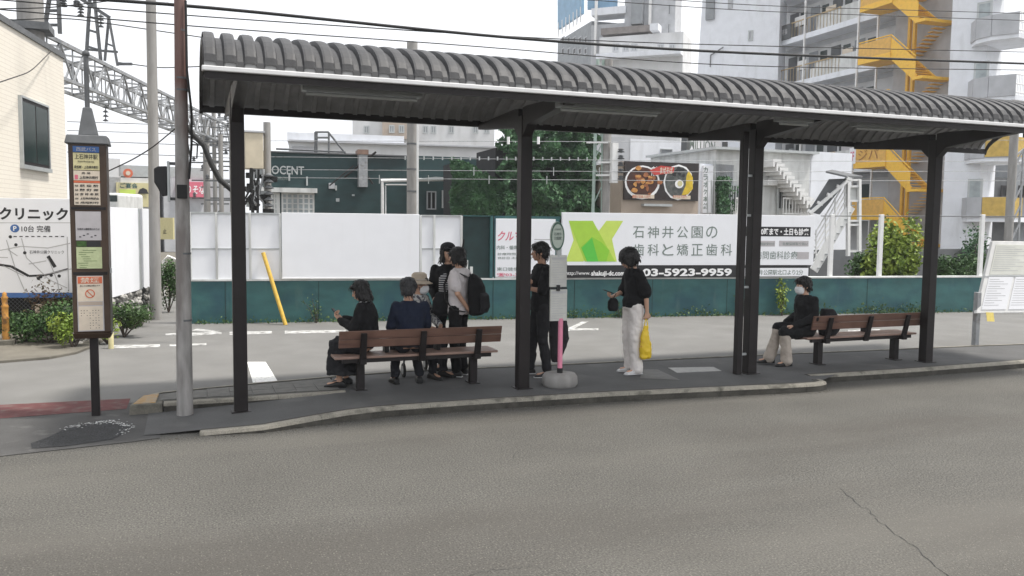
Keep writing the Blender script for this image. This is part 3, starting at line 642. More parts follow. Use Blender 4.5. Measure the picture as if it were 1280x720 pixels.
# signal head seen from the side on the near pole
T = thing('signal_lamp', (-.2, 9.46, 2.45), 'small black hooded signal lamp bracketed to the left of the stained pole', 'signal lamp')
g = MB(); q = [(-.335, 2.36), (-.335, 2.50), (-.295, 2.525), (-.21, 2.53), (-.21, 2.23), (-.265, 2.22), (-.30, 2.30)]
g.slab([(x, 9.40, z) for x, z in q], (0, 1, 0), .16); g.build('hood', 'black', T, bevel=.01)
g = MB(); g.box((-.21, 9.38, 2.17), (-.185, 9.58, 2.58)); g.build('back_plate', 'alum', T, bevel=.004)
g = MB(); g.box((-.185, 9.45, 2.545), (-.08, 9.48, 2.575)); g.box((-.185, 9.45, 2.18), (-.08, 9.48, 2.21)); g.build('bracket', 'dkgalv', T)
g = MB(); g.box((-.12, 9.32, 2.20), (-.02, 9.36, 2.34)); g.build('junction_box', 'rubber', T, bevel=.006)

# ------------------------------------------------------------------ fence line along the railway
pa, pb = G(240, 405, ZR), G(1180, 390.5, ZR)
FR = Frame((pa.x, pa.y), (pb.x, pb.y))
def fpart(name, m, x0, x1, y0, y1, o0, o1, parent=None, bevel=0, ym=None):
    """box on the fence plane between image columns x0,x1 and rows y0 (top), y1 (bottom) as surveyed"""
    s0, s1 = FR.s(x0, 270, o1), FR.s(x1, 270, o1); xm = (x0+x1)/2
    za, zb = FR.z(xm, y1, o1), FR.z(xm, y0, o1); g = MB(); g.fbox(FR, s0, s1, za, zb, o0, o1); return g.build(name, m, parent, bevel=bevel)
ZW = FR.z(560, 350)
g = MB(); g.fbox(FR, FR.s(236), FR.len+14, ZR-.05, ZW, -.18, 0); wl = tag(g.build('retaining_wall', 'teal'), 'long low teal painted wall at the foot of the hoardings across the road', 'wall')
g = MB(); g.fbox(FR, FR.s(236), FR.len+14, ZW, ZW+.035, -.2, .02); g.build('coping', 'dirtywhite', wl)
g = MB()
for i in range(18): s = FR.s(240)+.6+i*1.82; g.fbox(FR, s-.006, s+.006, ZR, ZW-.01, 0, .004)
g.build('panel_joint', 'tealdark', wl)
ZT = FR.z(450, 267.5)
# plain white panels at the left, posts and rails
T = thing('panel_fence', FR.pt(0, ZW), 'plain white sheet fence with seams at the left end of the teal wall', 'fence')
def panels(T, x0, x1, seams, rail_y, top=267.5):
    s0, s1 = FR.s(x0), FR.s(x1); cuts = [s0]+[FR.s(v) for v in seams]+[s1]
    for a, b in zip(cuts, cuts[1:]):
        g = MB(); g.fbox(FR, a+.008, b-.008, ZW+.035, ZT-.03, -.06, -.03); g.build('sheet_panel', 'white', T, bevel=.004)
    for c in cuts: g = MB(); g.fbox(FR, c-.022, c+.022, ZW+.035, ZT-.01, -.03, .012); g.build('post', 'dirtywhite', T, bevel=.003)
    zz = FR.z((x0+x1)/2, rail_y); g = MB(); g.fbox(FR, s0, s1, zz-.012, zz+.012, -.03, -.012); g.build('rail', 'alum', T)
    g = MB(); g.fbox(FR, s0, s1, ZT-.03, ZT, -.05, .0); g.build('top_rail', 'alum', T)
panels(T, 237, 350, (270, 312), 311)
T = thing('blank_hoarding', FR.pt(FR.s(438), ZW), 'large blank white hoarding board, seamless, left of the seated people', 'hoarding')
g = MB(); g.fbox(FR, FR.s(350)+.03, FR.s(524), ZW+.037, ZT+.01, -.05, .04); g.build('board', 'white', T, bevel=.006)
g = MB(); g.fbox(FR, FR.s(350)+.03, FR.s(524), ZW+.037, ZW+.062, .04, .055); g.build('bottom_trim', 'whitesteel', T)
T = thing('panel_fence', FR.pt(FR.s(550), ZW), 'narrow white sheet fence between the blank hoarding and the dark green panel', 'fence')
panels(T, 526, 577, (543,), 311)
T = thing('dark_hoarding', FR.pt(FR.s(597), ZW), 'dark green recessed panel in the hoardings behind the man with the backpack', 'hoarding')
g = MB(); g.fbox(FR, FR.s(578)+.02, FR.s(616)-.02, ZW+.037, ZT-.02, -.08, -.05); g.build('board', 'tealdark', T)
g = MB(); g.fbox(FR, FR.s(614)-.02, FR.s(614)+.04, ZW+.037, ZT, -.05, .02); g.fbox(FR, FR.s(578)+.02, FR.s(614), ZT-.02, ZT, -.05, 0); g.build('frame', 'teal', T)
g = MB()
for px, zz in ((584, .42), (590, .28)): g.fbox(FR, FR.s(px)-.03, FR.s(px)+.03, ZW+.037, ZW+zz, -.05, -.02)
g.build('stored_sheet', 'dirtywhite', T)
# the small clinic notice board
T = thing('notice_board', FR.pt(FR.s(655), ZW), 'white notice board with pink and grey Japanese print behind the second shelter post', 'signboard')
s0, s1 = FR.s(618), FR.s(701)
g = MB(); g.fbox(FR, s0+.03, s1-.12, ZW+.06, ZT-.06, -.02, .02); bd = g.build('board', 'white', T, bevel=.004)
g = MB(); g.fbox(FR, s0, s1, ZT-.06, ZT, -.03, .01); g.fbox(FR, s0, s0+.03, ZW+.037, ZT-.06, -.03, .01); g.fbox(FR, s1-.12, s1-.03, ZW+.037, ZT-.06, -.03, .01); g.build('frame', 'teal', T)
g = MB(); wpx(g, FR, 'クルマで', 621, 289, 662, 301, .0215, .02, .2); g.build('lettering', 'redink', bd)
g = MB(); wpx(g, FR, '内科・循環器内科・消化器', 621, 307, 684, 312, .0215, .01)
for i, yy in enumerate((319, 324)): wpx(g, FR, ('診療時間 午前九時より', '休診日 木曜・日曜・祝日')[i], 622, yy-3, 680, yy, .0215)
wpx(g, FR, '東口徒歩三分', 621, 334, 662, 338.5, .0215, .01); g.build('lettering', 'greyink', bd)
g = MB(); wpx(g, FR, '☎03-3922-0000', 621, 341, 680, 346, .0215, .02); g.build('lettering', 'redink', bd)
g = MB()
for i in range(9):
    zz = FR.z(685, 300+i*3.2); g.fbox(FR, FR.s(668), FR.s(692)-.1*((i*5) % 3), zz, zz+.02, .02, .0215)
g.build('fine_print', 'palegreyink', bd)
# the long dental advertisement
T = thing('dental_hoarding', FR.pt(FR.s(860), ZW), 'long white dental clinic hoarding with a lime green shape and a black telephone strip', 'hoarding')
s0, s1 = FR.s(703, 270, .06), FR.s(1019, 270, .06); zt_ = FR.z(860, 267.5, .06); zb_ = FR.z(860, 331.5, .06)
g = MB(); g.fbox(FR, s0, s1, zb_, zt_, -.02, .06); bd = g.build('board', 'white', T, bevel=.005)
g = MB(); g.fbox(FR, s0, FR.s(1012, 270, .06), ZW+.04, zb_-.001, -.02, .058); st = g.build('phone_strip', 'ink', T)
sm = FR.s(929, 270, .06); g = MB(); g.fbox(FR, sm-.008, sm+.008, ZW+.04, zt_, .05, .064); g.build('joint', 'alum', T)
def poly(name, m, pts, o, par):
    g = MB(); q = [FR.pt(*FR.hit(x, y, o), o) for x, y in pts]; g.slab(q, -FR.n, .0012); return g.build(name, m, par)
poly('lime_shape', 'lime2', [(711, 276), (738, 276), (760, 302), (729, 327), (707, 327), (717, 300)], .0615, bd)
poly('lime_shape', 'lime1', [(711, 276), (741, 276), (769, 327), (731, 327)], .063, bd)
poly('lime_shape', 'lime2', [(758, 276), (779, 276), (765, 299), (771, 327), (746, 327), (743, 296)], .0622, bd)
poly('lime_shape', 'lime4', [(740, 296), (752, 303), (762, 313), (758, 327), (734, 327), (726, 309)], .0645, bd)
poly('lime_shape', 'green3', [(740, 297), (748, 327), (734, 327), (727, 310)], .066, bd)
g = MB()
for i, c in enumerate('石神井公園の'): wpx(g, FR, c, 791+i*18.3, 283, 805.5+i*18.3, 297.5, .0615, .004)
for i, c in enumerate('歯科と矯正歯科'): wpx(g, FR, c, 791+i*18.3, 305, 805.5+i*18.3, 319.5, .0615, .004)
g.build('lettering', 'greyink', bd)
g = MB(); wpx(g, FR, 'http://www.', 707, 339, 738, 345, .0595); wpx(g, FR, 'shakuji-dc.com', 739, 338.5, 781, 346.5, .0595, .03)
wpx(g, FR, '03-5923-9959', 803, 335.5, 915, 345.5, .0595, .035); g.build('lettering', 'whiteink', st)
# its right-hand part
def fb(name, m, x0, x1, y0, y1, o0, o1, par):
    s0, s1 = FR.s(x0, 270, o1), FR.s(x1, 270, o1); xm = (x0+x1)/2; g = MB(); g.fbox(FR, s0, s1, FR.z(xm, y1, o1), FR.z(xm, y0, o1), o0, o1); return g.build(name, m, par)
k = fb('black_band', 'ink', 932, 1014, 283.5, 295.5, .06, .0612, bd)
g = MB(); wpx(g, FR, '平日', 933, 285.5, 945, 293.5, .0618, .02); wpx(g, FR, '20時まで・土日も診療', 948, 285.5, 1011, 294, .0618, .03); g.build('lettering', 'whiteink', k)
k = fb('print_box', 'papergrey', 934, 970, 301, 308, .06, .0612, bd); g = MB(); wpx(g, FR, '矯正歯科相談受付中', 936, 303, 968, 306.5, .062); g.build('lettering', 'greyink', k)
k = fb('print_box', 'papergrey', 975, 1012, 301, 308, .06, .0612, bd); g = MB(); wpx(g, FR, '各種保険取り扱い', 978, 303, 1010, 306.5, .062); g.build('lettering', 'greyink', k)
g = MB(); wpx(g, FR, '訪問歯科診療', 944, 314, 997, 324, .0615, .004); g.build('lettering', 'greyink', bd)
k = fb('print_box', 'papergrey', 998, 1013, 315, 324, .06, .0612, bd)
k = fb('address_strip', 'white', 932, 1013, 335, 345.5, .058, .062, st); g = MB(); wpx(g, FR, '石神井公園駅北口より2分', 936, 337, 1004, 344, .0625, .012); g.build('lettering', 'greyink', k)
# open posts at the right end with a thin cable
for px, w_ in ((1044, 4), (1106, 5), (1169, 5), (1233, 4.5)):
    s = FR.s(px); g = MB(); g.fbox(FR, s-.05, s+.05, ZW+.035, FR.z(px, 268), -.16, -.08)
    tag(g.build('fence_post', 'whitesteel', bevel=.008), {1044: 'white steel fence post nearest the dental hoarding', 1106: 'white steel fence post against the bright green shrub', 1169: 'white steel fence post half hidden behind the right shelter post', 1233: 'white steel fence post behind the top edge of the slanted notice board'}[px], 'post', 'white posts standing on the teal wall')
g = MB(); g.tube([FR.pt(FR.s(1030), FR.z(1044, 269)-.02, -.12), FR.pt(FR.s(1330), FR.z(1280, 269)-.02, -.12)], .012, 6); tag(g.build('guide_wire', 'dkgalv'), 'thin dark wire strung along the tops of the white fence posts', 'wire')
# yellow brace leaning on the wall
a, b = FR.pt(FR.s(357, 400, .45), ZR, .45), FR.pt(FR.s(329, 316, .02), FR.z(329, 316, .02), .03)
g = MB(); g.tube([a, b], .04, 12); T = tag(g.build('yellow_prop', 'yellowpole', origin=a), 'yellow painted pole leaning against the white panels left of the blank hoarding', 'pole')

# ------------------------------------------------------------------ weeds at the foot of the wall
random.seed(21)
g = MB()
for i in range(5200):
    s = random.uniform(FR.s(240), FR.len+6); dens = .35+.65*max(0, mnoise.noise(Vector((s*.9, 3.3, 0)))*2)
    if random.random() > dens: continue
    hh = abs(random.gauss(0, .08))+.01; g.leaf(FR.pt(s, ZR+hh*dens*1.6, .03+abs(random.gauss(0, .07))), .05)
tag(g.build('weeds', 'weed', recalc=False), 'low strip of green weeds growing along the foot of the teal wall', 'weeds', kind='stuff')
def plant(name, c, h, r, n, m, label, cat='plant', leafs=.06, stems=6):
    T = thing(name, c, label, cat); g = MB(); c = Vector(c); tops = []
    for k in range(stems):
        a = random.uniform(0, 6.28); t = c+Vector((math.cos(a)*r*random.uniform(.2, .9), math.sin(a)*r*random.uniform(.2, .9), h*random.uniform(.6, 1))); tops.append(t)
        g.tube([c+Vector((math.cos(a)*.02, math.sin(a)*.02, -.03)), c.lerp(t, .5)+Vector((0, 0, h*.08)), t], [.008, .006, .003], 5)
    g.build('stem', 'bark', T); g = MB()
    for i in range(n):
        t = random.choice(tops); u = random.uniform(.25, 1); p = c.lerp(t, u)+Vector([random.gauss(0, r*.16) for _ in range(3)]); p.z = max(p.z, c.z+.01); g.leaf(p, leafs)
    g.build('foliage', m, T, recalc=False); return T
random.seed(31)
plant('tall_weed', FR.pt(FR.s(976), ZR, .2), .85, .3, 230, 'limeleaf', 'tall bright green weed at the wall above the masked man\'s knees', leafs=.07)
plant('tall_weed', FR.pt(FR.s(395), ZR, .15), .5, .35, 130, 'weed', 'wiry dark weed by the teal wall between the yellow pole and the seated woman', leafs=.04)
plant('tall_weed', FR.pt(FR.s(776), ZR, .12), .4, .3, 110, 'weed', 'small weed at the teal wall just left of the person with the yellow bag', leafs=.05)
plant('tall_weed', FR.pt(FR.s(930), ZR, .15), .5, .3, 130, 'weed', 'dark weed at the wall behind the paired third shelter posts', leafs=.05)

# ------------------------------------------------------------------ notice board at the far right
M['pal'] = mat('faded_poster', (.6, .61, .56), .5, .06, 6)
T = thing('information_board', (12.9, 10.3, 0), 'large slanted white framed notice board on steel legs at the right edge', 'notice board')
g = MB(); tl, bl = Vector((12.77, 10.46, 1.76)), Vector((12.29, 10.3, .55)); ex = Vector((2.4, -.25, -.02))
dn = (bl-tl); nn = ex.cross(dn).normalized(); nn = nn if nn.y < 0 else -nn
g.slab([tl, tl+ex, bl+ex, bl], -nn, .06); bd = g.build('frame', 'whitesteel', T, bevel=.008)
def onb(u, v, o): return tl+ex*u+dn*v+nn*o
for (u0, u1, v0, v1, mm) in ((.035, .40, .05, .47, 'pal'), (.035, .245, .50, .95, 'white'), (.265, .62, .50, .95, 'white'), (.43, .98, .05, .47, 'white'), (.64, .98, .5, .95, 'pal')):
    g = MB(); g.slab([onb(u0, v0, .001), onb(u1, v0, .001), onb(u1, v1, .001), onb(u0, v1, .001)], nn, .006); sh_ = g.build('poster', mm, T)
    g = MB()
    for i in range(12):
        v = v0+.03+(v1-v0-.06)*i/12; a = u0+.012; b = u0+(u1-u0)*(.45+.5*((i*7) % 5)/5)
        g.slab([onb(a, v, .0075), onb(b, v, .0075), onb(b, v+.006, .0075), onb(a, v+.006, .0075)], nn, .001)
    g.build('fine_print', 'palegreyink', sh_)
g = MB(); g.slab([onb(.0, .485, .001), onb(1, .485, .001), onb(1, .492, .001), onb(0, .492, .001)], nn, .009); g.build('divider', 'alum', T)
for x in (12.36, 14.4): g = MB(); g.box((x-.045, 10.31, 0), (x+.045, 10.39, .9)); g.build('leg', 'galv', T, bevel=.006)
g = MB(); c = YP(1239, 390, 10.22); g.slab([(c.x-.085, 10.22, .42), (c.x+.085, 10.22, .41), (c.x+.085, 10.25, .56), (c.x-.085, 10.25, .57)], (0, -1, 0), .004)
tag(g.build('paper_notice', mat('yellow_note', (.62, .5, .14), .6, .06, 20)), 'small yellow paper taped to the lower edge of the slanted notice board', 'notice')

# ------------------------------------------------------------------ left: clinic board, side fence, tiled building
CB = Frame((P(-60, 300, 14.6).x, P(-60, 300, 14.6).y), (P(98, 300, 14.9).x, P(98, 300, 14.9).y))
def cz(y, x=50): return CB.z(x, y)
T = thing('clinic_signboard', CB.pt(1.2, .7), 'large white clinic signboard with a drawn street map and blue bottom stripe', 'signboard')
g = MB(); g.fbox(CB, CB.s(-260), CB.s(91), cz(366), cz(248), -.06, 0); bd = g.build('board', 'papergrey2' if False else 'white', T, bevel=.005)
g = MB(); g.fbox(CB, CB.s(-260), CB.s(91), cz(372), cz(366)-.001, -.06, .003); g.build('blue_stripe', 'blue', T)
g = MB()
def cw(t, x0, y0, x1, y1, b=0): 
    sa, za = CB.hit(x0, y1); sb, zb = CB.hit(x1, y0); wr(g, CB, t, sa, sb, za, zb, .0015, b)
cw('クリニック', -1, 260, 85, 275, .035)
cw('10台 完備', 27, 282, 63, 290, .01)
cw('石神井公園クリニック', 37, 313, 80, 317)
for k in range(9): cw('▪', 17+k*7.4, 295, 21+k*7.4, 296.2)
def cl(x0, y0, x1, y1, wd=.008):
    p, q = CB.pt(*CB.hit(x0, y0), .002), CB.pt(*CB.hit(x1, y1), .002); g.beam(p, q, .002, wd, up=CB.n) if False else None
    d = (q-p).normalized(); nrm = CB.n.cross(d); g.add([p+nrm*wd, p-nrm*wd, q-nrm*wd, q+nrm*wd], [(0, 1, 2, 3)])
g.build('lettering', 'ink', bd); g = MB()
for a in ((-40, 278.5, 90, 278.5, .006), (8, 300, 20, 338), (20, 338, 32, 366), (27, 298, 33, 322), (33, 322, 62, 350), (62, 350, 84, 360), (0, 330, 30, 345), (0, 313, 26, 308), (26, 308, 60, 310), (60, 310, 88, 304), (46, 345, 90, 336), (60, 322, 72, 352), (72, 352, 74, 366), (10, 312, 22, 320), (84, 296, 86, 364), (36, 330, 58, 326), (-40, 320, 10, 322)): cl(*a)
g.build('map_lines', 'palegreyink', bd); g = MB()
for a in ((-40, 326, 0, 331, .02), (0, 331, 14, 333, .02), (14, 333, 36, 345, .022), (36, 345, 56, 344, .018), (56, 344, 86, 336, .016), (60, 320, 69, 334, .03)): cl(*a)
for x, y in ((13, 296), (20, 306), (31, 316), (48, 348), (64, 344), (74, 345), (51, 346)):
    p = CB.pt(*CB.hit(x, y), .002); g.add([p+CB.d*.03*math.cos(t)+Vector((0, 0, .03*math.sin(t))) for t in [i*math.pi/4 for i in range(8)]], [tuple(range(8))])
g.build('map_marks', 'ink', bd)
c = CB.hit(18.5, 285.5); g = MB(); g.add([CB.pt(c[0]+.075*math.cos(t), c[1]+.07*math.sin(t), .0025) for t in [i*math.pi/12 for i in range(24)]], [tuple(range(24))]); pk = g.build('parking_mark', 'blue', bd)
g = MB(); wr(g, CB, 'P', c[0]-.025, c[0]+.03, c[1]-.04, c[1]+.04, .0035, .02); g.build('lettering', 'whiteink', pk)
# dark mesh below the board
M['mesh'] = mat('dark_net', (.016, .017, .018), .9, .3, 3)
T = thing('mesh_fence', CB.pt(1.2, 0, -.15), 'dark netting fence below the clinic signboard behind the bushes', 'fence')
g = MB(); g.fbox(CB, CB.s(-260), CB.s(96), ZR, cz(372), -.20, -.17); g.build('backing', 'mesh', T)
g = MB()
s0, s1 = CB.s(-100), CB.s(96); zz0, zz1 = ZR, cz(372)
n = int((s1-s0)/.07)
for i in range(-12, n):
    for sg in (1, -1):
        a = s0+i*.07; L = zz1-zz0; p0, p1 = (a, zz0), (a+L, zz1)
        if sg < 0: p0, p1 = (a+L, zz0), (a, zz1)
        if min(p0[0], p1[0]) < s0 or max(p0[0], p1[0]) > s1: continue
        g.beam(CB.pt(p0[0], p0[1], -.14+.004*sg), CB.pt(p1[0], p1[1], -.14+.004*sg), .005, .005)
g.build('wire_mesh', 'dkgalv', T)
g = MB(); a = CB.hit(38, 366+18); g.fbox(CB, CB.s(36), CB.s(58), cz(403), cz(381), -.13, -.12); tag(g.build('utility_cover', 'paper', bevel=.004), 'pale square plate fixed on the dark netting left of the bus stop pillar', 'plate')
# white side fence running away
a, b = P(96, 300, 13.6), P(190, 300, 18.0)
SF = Frame((a.x, a.y), (b.x, b.y)); L = SF.len
T = thing('side_fence', SF.pt(L/2, 0), 'white sheet fence on a rough stone footing running back beside the bus stop pillar', 'fence')
zt1 = SF.z(190, 263); zb1 = SF.z(190, 358); zb0 = SF.z(135, 375)
g = MB(); g.fbox(SF, 0, L, zb1, SF.z(160, 260), -.05, 0); g.build('sheet', 'white', T, bevel=.004)
g = MB(); s = SF.s(173); g.fbox(SF, s-.03, s+.03, zb1, SF.z(160, 260), 0, .02); g.build('post', 'alum', T)
g = MB(); random.seed(8)
for i in range(420):
    s = random.uniform(0, L); zz = random.uniform(ZR, zb1-.03); r = random.uniform(.05, .11); q = Quaternion(Vector((random.random(), random.random(), random.random())).normalized(), random.uniform(0, 3)).to_matrix()
    g.ell(SF.pt(s, zz, random.uniform(-.07, -.02)), (r, r*.8, r*.7), q, 7, 5)
g.sm = [False]*len(g.sm); g.fbox(SF, 0, L, ZR, zb1-.002, -.25, -.05); g.build('stone_footing', overlay(mat('rough_stone', (.36, .35, .33), .95, .3, 6, .5, 30), (.03, .03, .028), 5, .42, .56, .95), T)
# tiled building
a, b = P(-160, 200, 11.5), P(83, 200, 20)
TB = Frame((a.x, a.y), (b.x, b.y)); Lt = TB.len; zt_ = TB.z(83, 76)
T = thing('tiled_building', TB.pt(Lt, ZR), 'cream tiled building with one dark sliding window at the upper left', 'building')
g = MB(); g.fbox(TB, -1, Lt, ZR, zt_, -9, 0); g.build('wall', 'tile', T)
g = MB(); g.fbox(TB, -1, Lt+.03, zt_, zt_+.12, -9, .04); g.build('parapet', 'dkgalv', T)
s0, s1, z0, z1 = TB.s(25, 180), TB.s(58, 180), TB.z(40, 208), TB.z(40, 128)
g = MB(); g.fbox(TB, s0, s1, z0, z1, -.02, .05); wd = g.build('window', 'brown', T)
g = MB(); g.fbox(TB, s0+.06, (s0+s1)/2-.03, z0+.07, z1-.07, .05, .056); g.build('pane', 'glass', wd); g = MB(); g.fbox(TB, (s0+s1)/2+.03, s1-.06, z0+.07, z1-.07, .05, .056); g.build('pane', 'glass', wd)
g = MB(); g.fbox(TB, s0-.06, s1+.06, z0-.08, z0, -.01, .09); g.fbox(TB, s0-.04, s0, z0, z1, 0, .07); g.fbox(TB, s1, s1+.04, z0, z1, 0, .07); g.fbox(TB, s0-.04, s1+.04, z1, z1+.04, 0, .07); g.build('window_frame', 'alum', wd)
# bushes
random.seed(41)
def bush(px, py, d, rx, rz, n, m, label, leafs=.05, z0=-.05, ry=None, stemm='bark'):
    c = P(px, py, d); c.z = z0; T = thing('bush', c, label, 'bush', 'bushes under the clinic board' if d < 18 else None); g = MB(); f = MB(); ry = ry or rx*.7
    blobs = [(c+Vector((random.uniform(-1, 1)*rx*.55, random.uniform(-1, 1)*ry*.5, rz*random.uniform(.35, .95))), random.uniform(.28, .5)) for _ in range(9)]
    for p, k in blobs[:6]: g.tube([c+Vector((0, 0, -.05)), c.lerp(p, .6)+Vector((random.uniform(-.05, .05), 0, .03)), p], [.016, .011, .005], 5)
    for i in range(n):
        p, k = random.choice(blobs); d_ = Vector((random.gauss(0, 1), random.gauss(0, 1), random.gauss(0, 1))).normalized(); rr = random.random()**.45
        q = p+Vector((d_.x*rx*k*rr, d_.y*ry*k*rr, d_.z*rz*k*rr*.9))
        if q.z > z0: f.leaf(q, leafs, d_)
    g.build('stem', stemm, T); f.build('foliage', m, T, recalc=False); return T
bush(62, 420, 13.6, .85, .62, 3000, 'shrub', 'dense dark green bush beneath the clinic board, left of the bright yellow-green one')
bush(30, 420, 13.7, .5, .42, 1200, 'shrub', 'low dark green bush beside the rusty orange bollard')
bush(92, 425, 13.2, .5, .6, 1500, 'limeleaf', 'bright yellow-green bush directly behind the bus stop pillar leg')
bush(75, 400, 14.0, .6, .8, 900, 'redleaf', 'thin reddish brown shrub rising above the dark green bush')
bush(155, 410, 14.6, .6, .45, 1900, 'weed', 'grassy green bush at the foot of the stone footing right of the bus stop pillar')
bush(170, 400, 16.0, .4, .40, 500, 'shrub', 'small dark bush at the pale utility pole foot')
bush(135, 425, 13.8, .35, .4, 500, 'limeleaf', 'pale straggly bush just right of the bus stop pillar leg')
bush(211, 400, 18.5, .42, .95, 2200, 'shrub', 'dark green shrub in the gap between the two grey poles')
# orange bollard
c = G(8, 434, ZR); c.z = ZR
T = thing('bollard', c, 'rusty orange turned bollard on a concrete block at the left edge', 'bollard')
g = MB(); g.box((c.x-.12, c.y-.12, ZR), (c.x+.12, c.y+.12, ZR+.13)); g.build('base', 'kerb', T, bevel=.015)
g = MB(); g.lathe((c.x, c.y, ZR), [(.055, .13), (.05, .45), (.06, .47), (.045, .50), (.05, .64), (.06, .66), (.04, .69), (.045, .78), (.055, .80), (.03, .83), (.035, .86), (.01, .89)], 14); g.build('post', overlay(mat('rusty_orange', (.45, .22, .05), .7, .2, 9), (.12, .07, .04), 12, .5, .62, .8), T)
# low bollard right of the pillar base
c = G(139, 436, ZR); g = MB(); g.lathe((c.x, c.y, ZR), [(.04, 0), (.04, .28), (.025, .31)], 12); tag(g.build('marker_post', 'papery'), 'short dull yellow marker post right of the bus stop pillar leg', 'bollard')
c = G(183, 407, ZR); random.seed(9)
T = thing('stone_heap', c, 'small heap of pale stones at the foot of the pale utility pole', 'stones')
for i in range(7):
    g = MB(); r = random.uniform(.08, .16); q = Quaternion(Vector((1, random.random(), random.random())).normalized(), random.uniform(0, 3)).to_matrix(); g.ell((c.x+random.uniform(-.35, .25), c.y+random.uniform(-.1, .2), ZR+.07+(i % 2)*.12), (r, r*.8, r*.6), q, 8, 6); g.sm = [False]*len(g.sm); g.build('stone', 'kerb', T)
# railing loop
g = MB(); a = P(204, 325, 19.3); b = P(220, 350, 19.3); g.tube([(a.x, a.y, .0), (a.x, a.y, 1.0), (a.x+.1, a.y, 1.12), (a.x+.35, a.y, 1.0), (a.x+.55, a.y, .75), (a.x+.6, a.y, 0)], .03, 8); tag(g.build('hoop_railing', 'whitesteel'), 'white tubular hoop railing between the two grey poles', 'railing')
# ------------------------------------------------------------------ beyond the wall
def FF(x0, d0, x1, d1):
    a, b = P(x0, 276, d0), P(x1, 276, d1); return Frame((a.x, a.y), (b.x, b.y))
def blk(name, m, fr, x0, x1, y0, y1, depth, T, ym=None, yb=None, o=0):
    """solid block whose front face lies on the frame between image columns, top row y0 (at x1 or ym), bottom row y1 or the ground"""
    s0, s1 = fr.s(x0), fr.s(x1); xm = (x0+x1)/2; zt = fr.z(ym or xm, y0); zb = ZR if y1 is None else fr.z(ym or xm, y1)
    g = MB(); g.fbox(fr, s0, s1, zb, zt, -depth, o); return g.build(name, m, T)
def win(fr, x0, x1, y0, y1, T, m='glass', fm='alum', mull=1, t=.05, rows=0, o=0):
    s0, s1 = fr.s(x0), fr.s(x1); xm = (x0+x1)/2; z0, z1 = fr.z(xm, y1), fr.z(xm, y0)
    g = MB(); g.fbox(fr, s0, s1, z0, z0+t, o-.01, o+.06); g.fbox(fr, s0, s1, z1-t, z1, o-.01, o+.06); g.fbox(fr, s0, s0+t, z0+t, z1-t, o-.01, o+.06); g.fbox(fr, s1-t, s1, z0+t, z1-t, o-.01, o+.06)
    for i in range(1, mull+1): c = s0+(s1-s0)*i/(mull+1); g.fbox(fr, c-t/2, c+t/2, z0+t, z1-t, o-.01, o+.05)
    for i in range(1, rows+1): c = z0+(z1-z0)*i/(rows+1); g.fbox(fr, s0+t, s1-t, c-t/3, c+t/3, o-.01, o+.045)
    w = g.build('window', fm, T); g = MB(); g.fbox(fr, s0+t*.5, s1-t*.5, z0+t*.5, z1-t*.5, o-.01, o+.015); g.build('pane', m, w); return w

# green clad building with raised letters
f = FF(325, 33, 640, 36)
T = thing('green_building', f.pt(f.s(450), ZR), 'dark green clad building with pale raised letters and small paned windows', 'building')
blk('wall', 'green_wall', f, 330, 508, 193, None, 8, T, ym=420); blk('wall', 'green_wall', f, 508, 612, 196, None, 8, T, ym=560)
g = MB(); g.fbox(f, f.s(328), f.s(509), f.z(420, 193), f.z(420, 191.5), -8, .1); g.build('parapet', 'dkgalv', T)
g = MB(); wpx(g, f, 'INNOCENT', 318, 208, 380, 217, .04, .012); g.build('raised_letters', 'alum', T)
g = MB(); wpx(g, f, 'CAFE & DINING', 346, 221, 362, 225, .04); g.build('raised_letters', 'greyink', T)
for a, b in ((352, 393), (330, 350)):
    w = win(f, a, b, 241, 268, T, 'curtain', 'dirtywhite', 5, .07, 3); g = MB(); s0, s1 = f.s(a), f.s(b); z = f.z(372, 241); g.fbox(f, s0-.1, s1+.1, z, z+.18, 0, .3); g.build('window_hood', 'dirtywhite', w)
random.seed(14)
g = MB(); g.fbox(f, f.s(447), f.s(458), f.z(450, 234), f.z(450, 194), 0, .45); g.build('duct', 'galv', T)
g = MB(); g.fbox(f, f.s(446), f.s(459), f.z(450, 194), f.z(450, 188), -.4, .5); g.build('duct_cap', mat('rusty_cap', (.2, .13, .1), .8, .2, 6), T)
g = MB(); g.fbox(f, f.s(411), f.s(418), f.z(415, 236), f.z(415, 229), 0, .25); g.build('meter_box', 'grey', T)
for a, b, y0, y1 in ((361, 363, 218, 226), (383, 385, 221, 232), (419, 421, 232, 238), (420, 424, 248, 252), (440, 443, 243, 245)):
    g = MB(); g.fbox(f, f.s(a), f.s(b), f.z(a, y1), f.z(a, y0), 0, .12); g.build('wall_fitting', 'alum', T)
# the canopy frame, arch and doors on its right
g = MB()
def fl(g, f, x0, y0, x1, y1, r, o=.1):
    p, q = f.pt(*f.hit(x0, y0, o), o), f.pt(*f.hit(x1, y1, o), o); g.tube([p, q], r, 6)
fl(g, f, 478, 268, 478, 226, .06, .9); fl(g, f, 476, 226, 560, 224, .07, .9); fl(g, f, 482, 232, 482, 268, .03, .8); fl(g, f, 482, 231, 512, 231, .03, .8)
g.build('canopy_frame', 'whitesteel', T)
g = MB(); p = [f.pt(*f.hit(x, y, 1), 1) for x, y in ((515, 224), (545, 221), (560, 222), (556, 225))]; g.slab(p, -f.n, .8); g.build('canopy', 'alum', T)
win(f, 533, 545, 239, 262, T, 'mesh', 'midgrey', 1); win(f, 552, 560, 238, 260, T, 'curtain', 'alum', 0); win(f, 571, 581, 244, 262, T, 'curtain', 'teal', 0)
